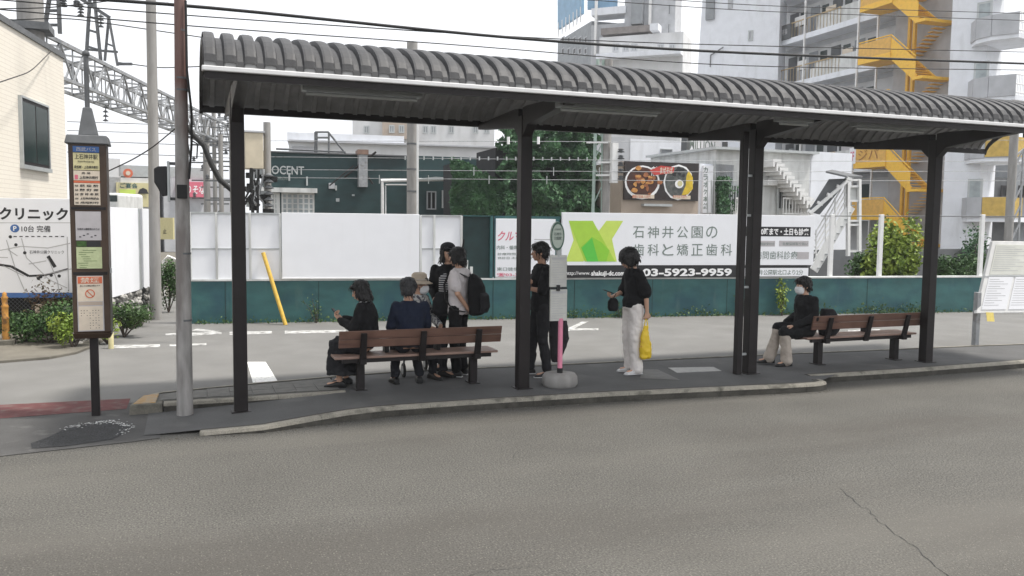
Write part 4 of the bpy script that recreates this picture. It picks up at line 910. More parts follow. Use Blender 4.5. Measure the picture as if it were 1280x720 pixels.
# stair from the right side of the green wall (dark diagonal)
g = MB(); fl(g, f, 430, 222, 470, 190, .05, .3); fl(g, f, 412, 232, 442, 207, .03, .4); fl(g, f, 448, 205, 466, 230, .04, .3); g.build('wall_strut', 'brown', T)
# roof rails
g = MB()
for a in ((394, 165, 394, 192), (411, 165, 411, 192), (394, 165, 411, 165), (411, 166, 432, 192), (394, 172, 411, 172), (345, 186, 432, 190), (396, 165, 396, 192)): fl(g, f, *a, .04, -.6)
g.build('roof_rail', 'dkgalv', T)
for px, yy in ((341, 191), (360, 191), (384, 193), (457, 192)):
    pass
# pale buildings behind the green one
f = FF(350, 60, 640, 64)
T = thing('pale_building', f.pt(f.s(470), ZR), 'long pale grey building with flat roof seen above the green one', 'building')
blk('wall', 'palebld', f, 362, 640, 178, None, 12, T, ym=480); blk('roof_block', 'whitebld', f, 360, 505, 168, 178, 10, T, ym=440)
g = MB(); g.fbox(f, f.s(362), f.s(640), f.z(480, 181), f.z(480, 179), 0, .4); g.build('roof_edge', 'grey', T)
win(f, 366, 395, 183, 192, T, 'grey', 'grey', 3); 
f = FF(430, 85, 640, 88)
T = thing('pale_building', f.pt(f.s(520), ZR), 'beige apartment house with small windows peeking under the shelter roof edge', 'building')
blk('wall', 'palebld', f, 441, 617, 120, None, 12, T, ym=520); blk('wall', 'beige', f, 478, 520, 118, 174, 11, T, ym=500, o=.5)
for a in (455, 486, 498, 528, 538, 560, 590, 604): win(f, a, a+7, 157, 167, T, 'midgrey', 'alum', 1, .12, o=.55 if 478 < a < 515 else 0)
# ivy mass: a tall overgrown structure
f = FF(560, 31, 760, 33)
def ivy(T, x0, x1, y0, y1, n, m='ivy', th=1.2, wob=9, leafs=.17, base=269):
    g = MB()
    for i in range(n):
        px = random.uniform(x0, x1); edge = min(px-x0, x1-px)
        top = y0+wob*.8*mnoise.noise(Vector((px*.06, y0, 1)))+wob*.5*mnoise.noise(Vector((px*.19, y0, 2)))
        py = top+(base-top)*random.random(); xx = px+wob*1.0*mnoise.noise(Vector((py*.07, x0, px*.01)))
        s, z = f.hit(xx, py); bulge = th*(.5+1.3*mnoise.noise(Vector((s*.8, z*.9, 4)))+.9*mnoise.noise(Vector((s*2.3, z*2.3, 8))))
        g.leaf(f.pt(s, z, bulge+random.gauss(0, .12)), leafs, f.n)
    return g.build('foliage', m, T, recalc=False)
random.seed(55)
T = thing('ivy_covered_tower', f.pt(f.s(678), ZR), 'tall dense mass of dark green ivy hanging behind the second shelter post', 'ivy')
g = MB()
for x0, x1, y0, y1 in ((622, 736, 172, 270),): g.fbox(f, f.s(x0), f.s(x1), ZR, f.z(680, y0+14), -3, -.35)
g.build('overgrown_wall', 'mesh', T); ivy(T, 623, 741, 160, 268, 17000)
T = thing('ivy_covered_wall', f.pt(f.s(600), ZR), 'lower slope of dark creepers left of the tall ivy mass', 'ivy')
g = MB(); q = [f.pt(*f.hit(x, y, -.3), -.3) for x, y in ((566, 272), (566, 204), (590, 214), (622, 228), (622, 272))]; g.slab(q, -f.n, 1.5); g.build('overgrown_wall', 'mesh', T)
g = MB()
for i in range(4200):
    px = random.uniform(560, 625); top = 198+(px-560)*.45+5*mnoise.noise(Vector((px*.15, 2, 2))); py = top+(268-top)*random.random(); s, z = f.hit(px, py)
    g.leaf(f.pt(s, z, .4+.9*mnoise.noise(Vector((s, z, 4)))), .15, f.n)
g.build('foliage', 'ivy', T, recalc=False)

# grey block and food billboard
f = FF(770, 30, 880, 31)
T = thing('billboard_building', f.pt(f.s(830), ZR), 'squat beige building that carries the food billboard', 'building')
blk('wall', 'beige', f, 776, 872, 203, None, 4, T, ym=825)
g = MB(); g.fbox(f, f.s(801), f.s(836), f.z(818, 258), f.z(818, 255), 0, .25); g.build('ledge', 'alum', T)
T = thing('food_billboard', f.pt(f.s(825), f.z(825, 250), .1), 'black billboard picturing a bowl of fried chicken and a round noodle bowl', 'billboard')
s0, s1 = f.s(778), f.s(870); z0, z1 = f.z(824, 250.5), f.z(824, 203)
g = MB(); g.fbox(f, s0, s1, z0, z1, .01, .12); bd = g.build('board', mat('billboard_print', (.035, .022, .02), .4, .3, 3, col2=(.02, .02, .02)), T)
def disc(m, px, py, rx, ry, o, name, n=20, jag=0):
    c = f.hit(px, py, o); k = 30/F_PX; g = MB()
    g.slab([f.pt(c[0]+rx*k*math.cos(2*math.pi*i/n)*(1+random.uniform(-jag, jag)), c[1]+ry*k*math.sin(2*math.pi*i/n)*(1+random.uniform(-jag, jag)), o) for i in range(n)], f.n, .004); return g.build(name, m, bd)
random.seed(2)
disc('whiteink', 803, 228, 24, 21, .122, 'bowl_picture'); disc(mat('sauce_print', (.10, .035, .02), .5, .6, 5, col2=(.03, .012, .01)), 803, 227, 21.5, 18, .128, 'bowl_picture')
ch = [mat('chicken_print', (.42, .17, .04), .5, .3, 9, col2=(.6, .32, .1)), mat('dark_chicken_print', (.22, .07, .03), .5, .3, 9, col2=(.4, .16, .06))]
for i in range(22): disc(ch[i % 2], 803+random.gauss(0, 9), 226+random.gauss(0, 7), random.uniform(2, 4.5), random.uniform(1.5, 4), .134+i*.0012, 'food_picture', 9, .25)
disc('whiteink', 848, 228, 21, 22.5, .122, 'bowl_picture', 12); disc(mat('noodle_print', (.13, .13, .12), .5, .5, 9, col2=(.04, .05, .05)), 848, 228, 18.5, 20, .128, 'bowl_picture')
g = MB(); q = [f.hit(x, y, .134) for x, y in ((861, 213), (866, 222), (866, 236), (860, 243), (852, 244), (857, 232), (858, 220))]; g.slab([f.pt(a, b, .134) for a, b in q], f.n, .004); g.build('food_picture', mat('egg_print', (.6, .42, .03), .5, .2, 5), bd)
for i in range(12): disc('ink', 846+random.uniform(-9, 9), 215+random.uniform(-5, 5), 2.5, 2, .136+i*.001, 'food_picture', 8, .3)
disc('whiteink', 849, 230, 6, 5.4, .15, 'food_picture'); disc('papery', 850, 229.5, 3.5, 3.5, .156, 'food_picture')
g = MB(); wpx(g, f, '唐揚', 814, 208, 825, 220, .16, .02); g.build('lettering', 'whiteink', bd)
g = MB(); q = [f.hit(x, y, .158) for x, y in ((812, 213), (826, 207), (843, 209), (842, 216), (818, 219))]; g.slab([f.pt(a, b, .158) for a, b in q], f.n, .003); g.build('red_flash', mat('red_print', (.5, .05, .04), .5), bd)
g = MB(); wpx(g, f, 'まぜそば', 825, 209, 841, 217, .165, .03); g.build('lettering', 'paper', bd)
for x0, x1 in ((788, 815), (839, 860)):
    g = MB(); g.fbox(f, f.s(x0), f.s(x1), f.z(800, 248), f.z(800, 243.5), .14, .15); pl = g.build('price_strip', 'paper', bd); g = MB(); wpx(g, f, '唐揚げ定食 八百円' if x0 < 800 else 'まぜそば 七百円', x0+2, 244.2, x1-2, 247.3, .152); g.build('lettering', 'orangeink', pl)
# pole with signal equipment between ivy and billboard
T = thing('catenary_pole', P(750, 270, 29), 'pale green lattice railway pole with white arms in front of the ivy edge', 'railway pole')
g = MB(); a = P(746, 270, 29); b = P(749, 150, 29)
for dx in (-.16, .2): g.tube([(a.x+dx*1.2, a.y, ZR), (b.x+dx*.6, b.y, 7.5)], .06, 8)
for i in range(7): z = 1.8+i*.75; s = 1 if i % 2 else -1; g.beam((a.x-.18*s, a.y, z), (a.x+.2*s, a.y, z+.75), .03, .03)
g.build('lattice', mat('pale_green_steel', (.3, .38, .34), .6, .1, 6), T)
g = MB(); c = P(757, 270, 29); g.tube([(c.x, c.y, ZR), (c.x, c.y, 7.5)], .14, 12); g.build('mast', 'concrete', T)
for yy, x0, x1 in ((178, 733, 760), (203, 748, 770), (219, 745, 762)): g = MB(); p, q = P(x0, yy, 28.8), P(x1, yy, 28.8); g.beam(p, q, .06, .06); g.build('arm', 'whitesteel', T)
g = MB(); p = P(766, 225, 28.8); g.box((p.x-.08, p.y-.1, p.z-.1), (p.x+.14, p.y+.1, p.z+1.25)); g.build('equipment_case', 'whitesteel', T)
g = MB()
for i in range(5): p = P(776, 189+i*8.5, 28.8); g.lathe((p.x, p.y, p.z), [(.04, -.05), (.14, -.03), (.05, .04), (.12, .06), (.03, .1)], 10)
g.build('insulator', 'dkgalv', T)

# MILLION building
f = FF(790, 48, 1000, 52)
T = thing('white_building', f.pt(f.s(850), ZR), 'white low building with a framed roof sign above the food billboard', 'building')
blk('wall', 'whitebld', f, 785, 905, 176, None, 9, T, ym=840); blk('wall', 'grey', f, 745, 786, 171, None, 8, T, ym=765)
win(f, 823, 838, 186, 196, T, 'midgrey', 'alum', 0)
f2 = FF(850, 46, 905, 49.5)
T2 = thing('roof_sign', f2.pt(f2.s(875), f2.z(875, 190)), 'white roof sign in dark letters above the food billboard', 'sign')
g = MB(); g.fbox(f2, f2.s(858), f2.s(900), f2.z(878, 192), f2.z(878, 173), -.15, 0); bd = g.build('board', 'white', T2)
g = MB(); wpx(g, f2, 'MILLION', 862, 177, 894, 186, .01, .01); g.build('lettering', 'greyink', bd)
g = MB(); g.fbox(f2, f2.s(854), f2.s(858), f2.z(878, 193), f2.z(878, 173), -.25, .1); g.fbox(f2, f2.s(900), f2.s(905), f2.z(878, 190), f2.z(878, 173), -.25, .1); g.build('frame', 'darkgrey', T2)
# white two storey house with outside stairs
f = FF(875, 34, 1065, 37)
T = thing('white_house', f.pt(f.s(970), ZR), 'white rendered house with barred windows and a zigzag stair soffit beside the third posts', 'building')
blk('wall', 'whitebld', f, 873, 915, 205, None, 6, T, ym=890); blk('wall', 'dirtywhite', f, 893, 1012, 188, None, 5, T, ym=950); blk('wall', 'whitebld', f, 1010, 1062, 190, None, 7, T, ym=1030)
g = MB(); g.fbox(f, f.s(886), f.s(1014), f.z(950, 190), f.z(950, 187), -5, .35); g.build('eave', 'alum', T)
for a, b in ((912, 931), (971, 998)):
    win(f, a, b, 231, 262, T, 'mesh', 'alum', 5, .05); g = MB(); s0, s1 = f.s(a-1), f.s(b+9 if a > 950 else b+2); z0, z1 = f.z(a, 268), f.z(a, 247)
    g.fbox(f, s0, s1, z1-.06, z1, .4, .46); g.fbox(f, s0, s1, z0, z0+.06, .4, .46)
    for k in range(11): s = s0+(s1-s0)*k/10; g.fbox(f, s-.015, s+.015, z0, z1, .41, .45)
    g.build('balcony_rail', 'whitesteel', T)
for q_ in ((972, 215, .05), (893, 200, .06), (889, 225, .04), (884, 220, .04)): g = MB(); fl(g, f, q_[0], q_[1], q_[0], 268, q_[2]); g.build('downpipe', 'alum', T)
g = MB(); s, z = f.hit(960, 229); g.fbox(f, s-.25, s+.2, z-.1, z+.12, 0, .35); g.build('vent_hood', 'whitesteel', T)
g = MB()
for i in range(12):
    px, py = 968+i*4.2, 199+i*5.2; s, z = f.hit(px, py, .9); g.fbox(f, s-.05, s+.36, z-.12, z, 0, .9)
    g.fbox(f, s-.05, s+.03, z-.30, z-.12, 0, .9)
g.build('stair_flight', 'whitesteel', T)
g = MB()
for i in range(1400):
    px = 895+abs(random.gauss(0, 1))*7-3; py = random.uniform(222, 268); s, z = f.hit(px, py); g.leaf(f.pt(s, z, .15+random.random()*.3), .14, f.n)
g.build('climbing_ivy', 'ivy', T, recalc=False)
g = MB(); g.fbox(f, f.s(876), f.s(888), f.z(880, 266), f.z(880, 207), .0, .12); sg = g.build('vertical_sign', 'white', T)
g = MB()
for i, c in enumerate('カラオケ本舗'): wpx(g, f, c, 879, 209+i*9, 885, 216+i*9, .13, .02)
g.build('lettering', 'greyink', sg)

# white steel stair beside the hoarding
f = FF(1010, 24, 1090, 24.5)
T = thing('steel_staircase', f.pt(f.s(1050), ZR), 'white steel outdoor staircase with a dark canopy right of the dental hoarding', 'staircase')
def pz(x, y, o): s, z = f.hit(x, y, o); return f.pt(s, z, o)
for o in (0, -1.1):
    g = MB(); g.beam(pz(1017, 338, o), pz(1064, 258, o), .05, .26); g.build('stringer', 'whitesteel', T)
    g = MB()
    for k in range(5): dy = 9+k*8; g.tube([pz(1018, 334-dy, o), pz(1057, 268-dy*1.0, o)], .022, 6)
    for k in range(4): x = 1020+k*12; y = 331-k*20; g.tube([pz(x, y, o), pz(x, y-44, o)], .025, 6)
    g.build('handrail', 'whitesteel', T)
g = MB()
for k in range(10):
    t = k/9; a, b = pz(1019+t*44, 335-t*78, 0), pz(1019+t*44, 335-t*78, -1.1); g.beam(a, b, .25, .03)
g.build('tread', 'alum', T)
g = MB(); g.slab([pz(1010, 264, .3), pz(1058, 223, .3), pz(1058, 223, -1.4), pz(1010, 264, -1.4)], (0, 0, 1), .05); g.slab([pz(1010, 265, .26), pz(1036, 224, .26), pz(1061, 223, .26), pz(1024, 268, .26)], f.n, .03); g.slab([pz(1032, 216, .5), pz(1058, 222, .5), pz(1078, 222, -1.6), pz(1040, 214, -1.6)], (0, 0, 1), .05); g.build('canopy', 'darkgrey', T)
g = MB()
for k in range(5): t = k/4; g.beam(pz(1010+t*48, 263-t*41, .32), pz(1016+t*48, 266-t*41, .32), .06, .08); 
g.beam(pz(1012, 267, .33), pz(1059, 226, .33), .08, .08); g.build('canopy_frame', 'whitesteel', T)
g = MB()
for x in (1060, 1074):
    g.beam(pz(x, 320, 0), pz(x, 224, 0), .09, .09)
for y in (225, 233, 251, 276, 281, 314): g.beam(pz(1060, y, 0), pz(1074, y, 0), .06, .06)
g.build('landing_frame', 'whitesteel', T)
g = MB(); a = pz(1062, 249, -.1); b = pz(1073, 233, -.1); g.fbox(f, f.s(1062), f.s(1073), f.z(1067, 250), f.z(1067, 234), -.1, -.06); g.build('infill_panel', 'dirtywhite', T)

# ------------------------------------------------------------------ tall apartment house with orange stairs
A = FF(953, 58.5, 1180, 44.0)
A.n = -A.n if A.n.dot(CAM-A.o) < 0 else A.n
T = thing('apartment_house', A.pt(A.len*.6, ZR), 'tall white apartment house with open galleries and an orange outside staircase', 'building')
Lz = A.len; ztop = 30
g = MB(); g.fbox(A, 0, Lz, ZR, ztop, -2.6, -1.35); g.build('wall', 'palebld', T)
st = 2.9; lv = A.z(1085, 20); base = lv-st*6
levels = [base+st*i for i in range(12) if ZR+.5 < base+st*i < 28]
se = A.s(1098)
for z in levels:
    g = MB(); g.fbox(A, -.2, se, z-.22, z+.12, -1.36, 0); g.build('gallery_slab', 'whitebld', T)
    g = MB(); g.fbox(A, 0, A.s(1040), z+1.02, z+1.09, -.06, 0)
    for k in range(24): s = k*(A.s(1040))/23; g.fbox(A, s-.012, s+.012, z+.12, z+1.02, -.04, -.02)
    g.build('gallery_rail', mat('gallery_rail_brown', (.4, .3, .17), .6, .1, 5), T)
    g = MB(); g.fbox(A, A.s(1010), se, z+.12, z+1.1, -.10, -.06); g.build('gallery_parapet', 'dirtywhite', T)
    for k in range(4):
        s = .5+k*2.1; g = MB(); g.fbox(A, s, s+.85, z+.12, z+2.1, -1.35, -1.31); g.build('flat_door', 'midgrey' if k % 2 else 'darkgrey', T)
        g = MB(); g.fbox(A, s+1.1, s+1.7, z+1.1, z+2.0, -1.35, -1.31); g.build('window', 'glass', T)
random.seed(77)
for z in levels:
    for k in range(5):
        s = random.uniform(.3, 8.5); kind = random.random()
        if kind < .45: g = MB(); g.fbox(A, s, s+.75, z+.14, z+.75, -.55, -.25); g.build('air_conditioner', 'whitesteel', T)
        elif kind < .7: g = MB(); g.fbox(A, s, s+.9, z+.9, z+1.5, -.5, -.47); g.build('laundry', random.choice(['paper', 'blue', 'floral_', 'whitesteel']) if False else random.choice(['paper', 'papergrey', 'whitesteel']), T)
        else: g = MB(); g.fbox(A, s, s+.35, z+1.2, z+1.75, -1.33, -1.2); g.build('meter_box', 'alum', T)
    g = MB(); g.fbox(A, .2, se, z+2.35, z+2.6, -1.34, -1.3); g.build('conduit', 'grey', T)
for px in (998, 1064, 1088):
    s = A.s(px); g = MB(); g.fbox(A, s-.05, s+.05, ZR, ztop, .0, .1); g.build('downpipe', 'whitesteel', T)
z = [q for q in levels if A.z(960, 50)-2 < q < A.z(960, 50)+2.5]
z = min(levels, key=lambda q: abs(q+.6-A.z(962, 50))); g = MB(); g.fbox(A, .1, 2.4, z+.1, z+1.05, .0, .08); gs = g.build('gallery_sign', 'darkgrey', T); g = MB(); wr(g, A, 'テナント募集', .4, 2.1, z+.4, z+.8, .09, .01); g.build('lettering', 'palegreyink', gs)
# orange stair tower
B = A
sa, sb, sc_ = A.s(1090), A.s(1130), A.s(1162)
for z in levels:
    T_ = MB(); T_.fbox(A, sa, sb, z-.18, z, -.1, 1.5); T_.fbox(A, sa, sb, z, z+.12, 1.38, 1.5); fl_ = T_.build('stair_landing', 'orange', T)
    g = MB(); g.fbox(A, sa, sb, z+.12, z+.95, 1.44, 1.475); g.build('landing_panel', mat('orange_mesh_panel', (.62, .36, .08), .6, .12, 6), T)
    g = MB(); g.fbox(A, sa, sb, z+1.0, z+1.06, 1.42, 1.49); g.tube([A.pt(sb, z+1.03, 1.45), A.pt(sc_, z-st/2+1.05, 1.45)], .035, 6); g.tube([A.pt(sa, z+1.03, 1.45), A.pt(sa-.8, z+.9, -.1)], .03, 6); g.build('stair_rail', 'orange', T)
    for o in (.15, 1.4):
        g = MB(); g.beam(A.pt(sb, z-.05, o), A.pt(sc_, z-st/2-.05, o), .07, .32); g.build('stair_stringer', 'orange', T)
    g = MB()
    for k in range(9):
        t = (k+.5)/9; c = A.pt(sb+(sc_-sb)*t, z-st/2*t, .77); g.fbox(A, sb+(sc_-sb)*t-.16, sb+(sc_-sb)*t+.16, z-st/2*t-.03, z-st/2*t, .15, 1.4)
    for k in range(9):
        t = (k+.5)/9; g.fbox(A, sb+(sc_-sb)*t-.16, sb+(sc_-sb)*t+.16, z-st/2-st/2*(1-t)-.03, z-st/2-st/2*(1-t), -1.2, .1)
    g.build('stair_tread', 'orange', T)
    g = MB(); g.slab([A.pt(sb, z+.05, 1.43), A.pt(sc_, z-st/2+.05, 1.43), A.pt(sc_, z-st/2+.9, 1.43), A.pt(sb, z+.9, 1.43)], A.n, .02); g.build('stair_panel', M['orange'], T)
    g = MB(); g.fbox(A, sc_-.2, sc_+.5, z-st/2-.15, z-st/2, -1.2, 1.45); g.build('half_landing', 'orange', T)
g = MB()
for s, o in ((sb-.1, .1), (sb+.25, .1)): g.fbox(A, s-.08, s+.08, ZR, levels[-1], o-.08, o+.08)
g.build('stair_column', 'orange', T)
g = MB(); g.fbox(A, se, Lz+.5, ZR, ztop, -1.36, -.6); g.build('stair_wall', 'beige2' if False else 'grey', T)
z = min(levels, key=lambda q: abs(q+.5-A.z(1100, 203))); g = MB(); wr(g, A, 'ジパ', sa+.35, sb-.5, z+.25, z+.85, 1.50, .0); g.build('lettering', mat('brown_print', (.3, .13, .03), .6), T); g = MB(); g.fbox(A, sa-.35, sa+.15, z+.1, z+1.0, 1.48, 1.51); q_ = g.build('small_sign', 'white', T); g = MB(); wr(g, A, '2F', sa-.25, sa+.05, z+.25, z+.8, 1.52, .02); g.build('lettering', 'redink', q_)
# end tower with rounded balconies
E_ = FF(1177, 43.7, 1222, 42.4)
g = MB(); g.fbox(E_, 0, E_.len, ZR, ztop, -2, 0); g.build('end_tower', 'whitebld', T)
for z in levels:
    s0 = E_.s(1222); c0 = E_.s(1203)
    g = MB(); pts = [E_.pt(c0, 0, 0), E_.pt(c0+.5, 0, .75), E_.pt(c0+1.3, 0, 1.1), E_.pt(s0+1.7, 0, .9), E_.pt(s0+1.9, 0, -.2), E_.pt(s0+1.9, 0, -1.8), E_.pt(s0, 0, -1.8), E_.pt(s0, 0, 0)]
    g.prism([(p.x, p.y) for p in pts], z-.25, z-.02); g.build('balcony_slab', 'whitebld', T)
    g = MB()
    for a, b in zip(pts[0:3], pts[1:4]):
        g.beam(a+Vector((0, 0, z+.45)), b+Vector((0, 0, z+.45)), .12, 1.0)
    g.build('balcony_wall', 'grey', T)
    g = MB(); a, b = pts[3], pts[4]; e = pts[5]
    low = z < 7.5
    if low: g.beam(a+Vector((0, 0, z+.45)), b+Vector((0, 0, z+.45)), .06, .95); g.beam(pts[2]+Vector((0, 0, z+.46)), a+Vector((0, 0, z+.46)), .17, .95); g.build('balcony_screen', 'orange' if False else mat('ochre_screen', (.5, .34, .08), .6, .15, 5), T)
    else:
        for zz in (.95, .5, .1): g.tube([a+Vector((0, 0, z+zz)), b+Vector((0, 0, z+zz)), e+Vector((0, 0, z+zz))], .025, 6)
        for k in range(9): p = a.lerp(b, k/8); g.tube([p+Vector((0, 0, z)), p+Vector((0, 0, z+.95))], .015, 5)
        for k in range(9): p = b.lerp(e, k/8); g.tube([p+Vector((0, 0, z)), p+Vector((0, 0, z+.95))], .015, 5)
        g.build('balcony_rail', 'whitesteel', T)
    s = E_.s(1208); g = MB(); g.fbox(E_, s, s+.7, z+.5, z+1.9, -.02, .05); w_ = g.build('window', 'alum', T); g = MB(); g.fbox(E_, s+.1, s+.6, z+.6, z+1.8, .05, .055); g.build('pane', 'curtain', w_)


# white slanted building left of the galleries
f = FF(860, 60, 953, 57)
T = thing('white_slab_building', f.pt(f.s(910), ZR), 'tall blank white gable building with one small window left of the galleries', 'building')
s0, s1 = f.s(862), f.s(966); zz = [f.z(905, 100), 31]
g = MB(); q = [f.pt(f.s(858), ZR), f.pt(s1, ZR), f.pt(s1, 31), f.pt(f.s(889, -40), 31)]; g.slab(q, -f.n, 1.5); g.build('wall', 'whitebld', T)
win(f, 928, 934, 39, 52, T, 'grey', 'alum', 0, .1)
g = MB(); a = f.pt(f.s(883), f.z(883, 70), .1); g.beam(a, a+f.d*.9+Vector((0, 0, .45)), .06, .06); g.beam(a, a+Vector((0, 0, -.8)), .05, .05); g.build('bracket', 'dkgalv', T)
g = MB(); s = f.s(905); g.fbox(f, s-.15, s+.15, f.z(905, 12), 31, 0, .1); g.build('downpipe', 'grey', T)
g = MB(); g.fbox(f, f.s(876), f.s(886), f.z(880, 26), 31, -2, .2); g.build('corner_box', 'midgrey', T)
# central tower group far behind
f = FF(690, 92, 870, 84)
T = thing('grey_office_tower', f.pt(f.s(770), ZR), 'grey stepped office block with a blue roof sign in the distance above the shelter', 'building')
f1 = FF(694, 98, 735, 88); f1b = FF(735, 88, 865, 84)
g = MB(); q0, q1 = f1.pt(0, 0), f1b.pt(f1b.s(800), 0); 
blk('wall', 'midgrey', f1, 694, 735, 38, None, 3, T, ym=720); blk('wall', 'grey', f1b, 735, 790, 30, None, 5, T, ym=760)
blk('tower', 'grey', f1b, 776, 838, -30, None, 3, T, ym=800, o=.2); blk('tower', 'midgrey', f1b, 786, 800, -30, 32, 12, T, ym=800, o=.9)
blk('terrace_block', 'palebld', f1b, 752, 853, 49, None, 2.5, T, ym=800, o=2.0); g = MB(); g.fbox(f1b, f1b.s(752), f1b.s(814), f1b.z(780, 46), f1b.z(780, 38), -.2, 1.6); g.build('roof_screen', mat('brown_screen', (.2, .18, .17), .8, .2, 2), T)
g = MB(); g.fbox(f1b, f1b.s(752), f1b.s(853), f1b.z(800, 78), f1b.z(800, 72), 2, 3.2); g.build('balcony', 'whitebld', T)
g = MB(); g.fbox(f1b, f1b.s(815), f1b.s(825), f1b.z(820, 46), f1b.z(820, 38), 1.5, 3); g.build('roof_hut', 'whitebld', T)
for a in (768, 780, 790, 822, 836): win(f1b, a, a+8, 60, 70, T, 'midgrey', 'grey', 1, .15, o=2)
for a, y0 in ((829, 6), (829, 30), (829, 58)): win(f1b, a, a+3.5, y0, y0+14, T, 'darkgrey', 'grey', 0, .1, o=.2)
for a in (699, 706, 713, 720, 727): 
    for y0 in (48, 62): win(f1, a, a+3.5, y0, y0+8, T, 'darkgrey', 'grey', 0, .1)
for px in (742, 808): g = MB(); s = f1b.s(px); g.fbox(f1b, s-.12, s+.12, f1b.z(px, 70), f1b.z(px, -5), .3, .6); g.build('mast', 'whitesteel', T)
g = MB(); g.fbox(f1b, f1b.s(736), f1b.s(778), f1b.z(750, 20), f1b.z(750, 11), -2, .4); g.build('roof_step', 'whitebld', T)
T2 = thing('rooftop_sign', f1b.pt(f1b.s(740), f1b.z(740, 20)), 'blue and white rooftop sign panels on the grey office block', 'sign')
g = MB(); q = [f1.hit(x, y) for x, y in ((697, 37), (727, 17), (727, -14), (697, -4))]; g.slab([f1.pt(a, b) for a, b in q], -f1.n, .3); sl = g.build('sign_panel', mat('faded_blue_sign', (.16, .30, .44), .5, .12, 1.5), T2)
g = MB(); g.fbox(f1b, f1b.s(730), f1b.s(766), f1b.z(748, 11), f1b.z(748, -14), -.2, .1); g.build('sign_panel', M['faded_blue_sign'] if 'faded_blue_sign' in M else bpy.data.materials['faded_blue_sign'], T2)
g = MB()
for k in range(7): a = f1.pt(*f1.hit(698+k*4.6, 46-k*3)); g.tube([a, a+Vector((0, 0, 1.6))], .08, 5)
g.build('sign_frame', 'whitesteel', T2)

# dark grey building at far right and street wall base
f = FF(1222, 55, 1400, 60)
T = thing('dark_building', f.pt(f.s(1270), ZR), 'dark grey building with small black windows at the right edge beyond the balconies', 'building')
blk('wall', 'darkgrey', f, 1195, 1420, 222, None, 8, T, ym=1250); blk('wall', 'midgrey', f, 1258, 1420, 178, None, 8, T, ym=1300, o=.1)
for a in (1215, 1247, 1269): win(f, a, a+14, 232, 247, T, 'mesh', 'brown', 1, .12, o=.12)
g = MB(); g.fbox(f, f.s(1220), f.s(1420), f.z(1250, 276), f.z(1250, 272), 0, 1.2); g.build('eave', 'brown', T)
f = FF(1230, 62, 1400, 68)
T = thing('yellow_building', f.pt(f.s(1260), ZR), 'pale yellow building edge under the right end of the shelter roof', 'building')
blk('wall', mat('pale_yellow_render', (.55, .5, .3), .8, .06, 2), f, 1236, 1262, 176, 225, 6, T, ym=1250)
p = P(1262, 270, 27); T = thing('lattice_pole', (p.x, p.y, ZR), 'grey lattice signal mast at the right edge behind the slanted notice board', 'railway pole')
g = MB(); g.tube([(p.x, p.y, ZR), (p.x, p.y, 5.0)], .13, 10); g.build('mast', 'concrete', T)
g = MB()
for i in range(5): z = 1.5+i*.6; g.beam((p.x+.1, p.y, z), (p.x+.45, p.y, z+.6), .04, .04); g.beam((p.x+.45, p.y, z), (p.x+.45, p.y, z+.6), .05, .05)
g.beam((p.x, p.y, 4.2), (p.x+1.6, p.y, 5.2), .05, .05); g.build('lattice', 'galv', T)
# bright shrub and shade plants behind the posts
random.seed(61)
def bigbush(px, d, rx, rz, n, m, label, leafs):
    c = P(px, 300, d); c.z = ZR; T = thing('shrub', c, label, 'shrub'); g = MB(); fo = MB()
    bl = []
    for i in range(16): a = random.uniform(0, 6.28); bl.append((c+Vector((math.cos(a)*rx*random.uniform(.1, .62), math.sin(a)*rx*.5*random.uniform(.1, .7), rz*random.uniform(.3, .88))), random.uniform(.2, .42)))
    for p, k in bl[:8]: g.tube([c, c.lerp(p, .55)+Vector((random.uniform(-.1, .1), 0, .1)), p], [.05, .03, .012], 6)
    for i in range(n):
        p, k = random.choice(bl); d_ = Vector((random.gauss(0, 1), random.gauss(0, 1), random.gauss(0, 1))).normalized(); rr = random.random()**.4
        q = p+Vector((d_.x*rx*k, d_.y*rx*k*.8, d_.z*rz*k*.75))*rr*random.uniform(.8, 1.15)
        fo.leaf(q, leafs, d_)
    g.build('branch', 'bark', T); fo.build('foliage', m, T, recalc=False)
bigbush(1122, 21.5, 1.25, 2.1, 5200, 'limeleaf', 'large bright yellow-green shrub behind the white posts at the orange stairs', .12)
bigbush(1088, 21.8, .8, 1.5, 2200, 'shrub', 'darker green shrub left of the large bright one behind the posts', .11)
bigbush(1195, 23, 1.2, 1.35, 2600, 'shrub', 'dark green shrub beneath the rounded balconies', .11)
bigbush(1240, 24, 1.5, 1.3, 2600, 'shrub', 'dark green shrub behind the slanted notice board', .11)
bigbush(1215, 30, 1.0, 2.3, 800, 'ivy', 'thin dark shrub against the white end tower', .12)
# dark service wall under the stairs
f = FF(1015, 27, 1240, 31)
g = MB(); g.fbox(f, f.s(1015), f.s(1330), ZR, f.z(1100, 312), -.3, 0); tag(g.build('yard_wall', 'darkgrey'), 'dark grey yard wall behind the white posts and shrubs', 'wall')

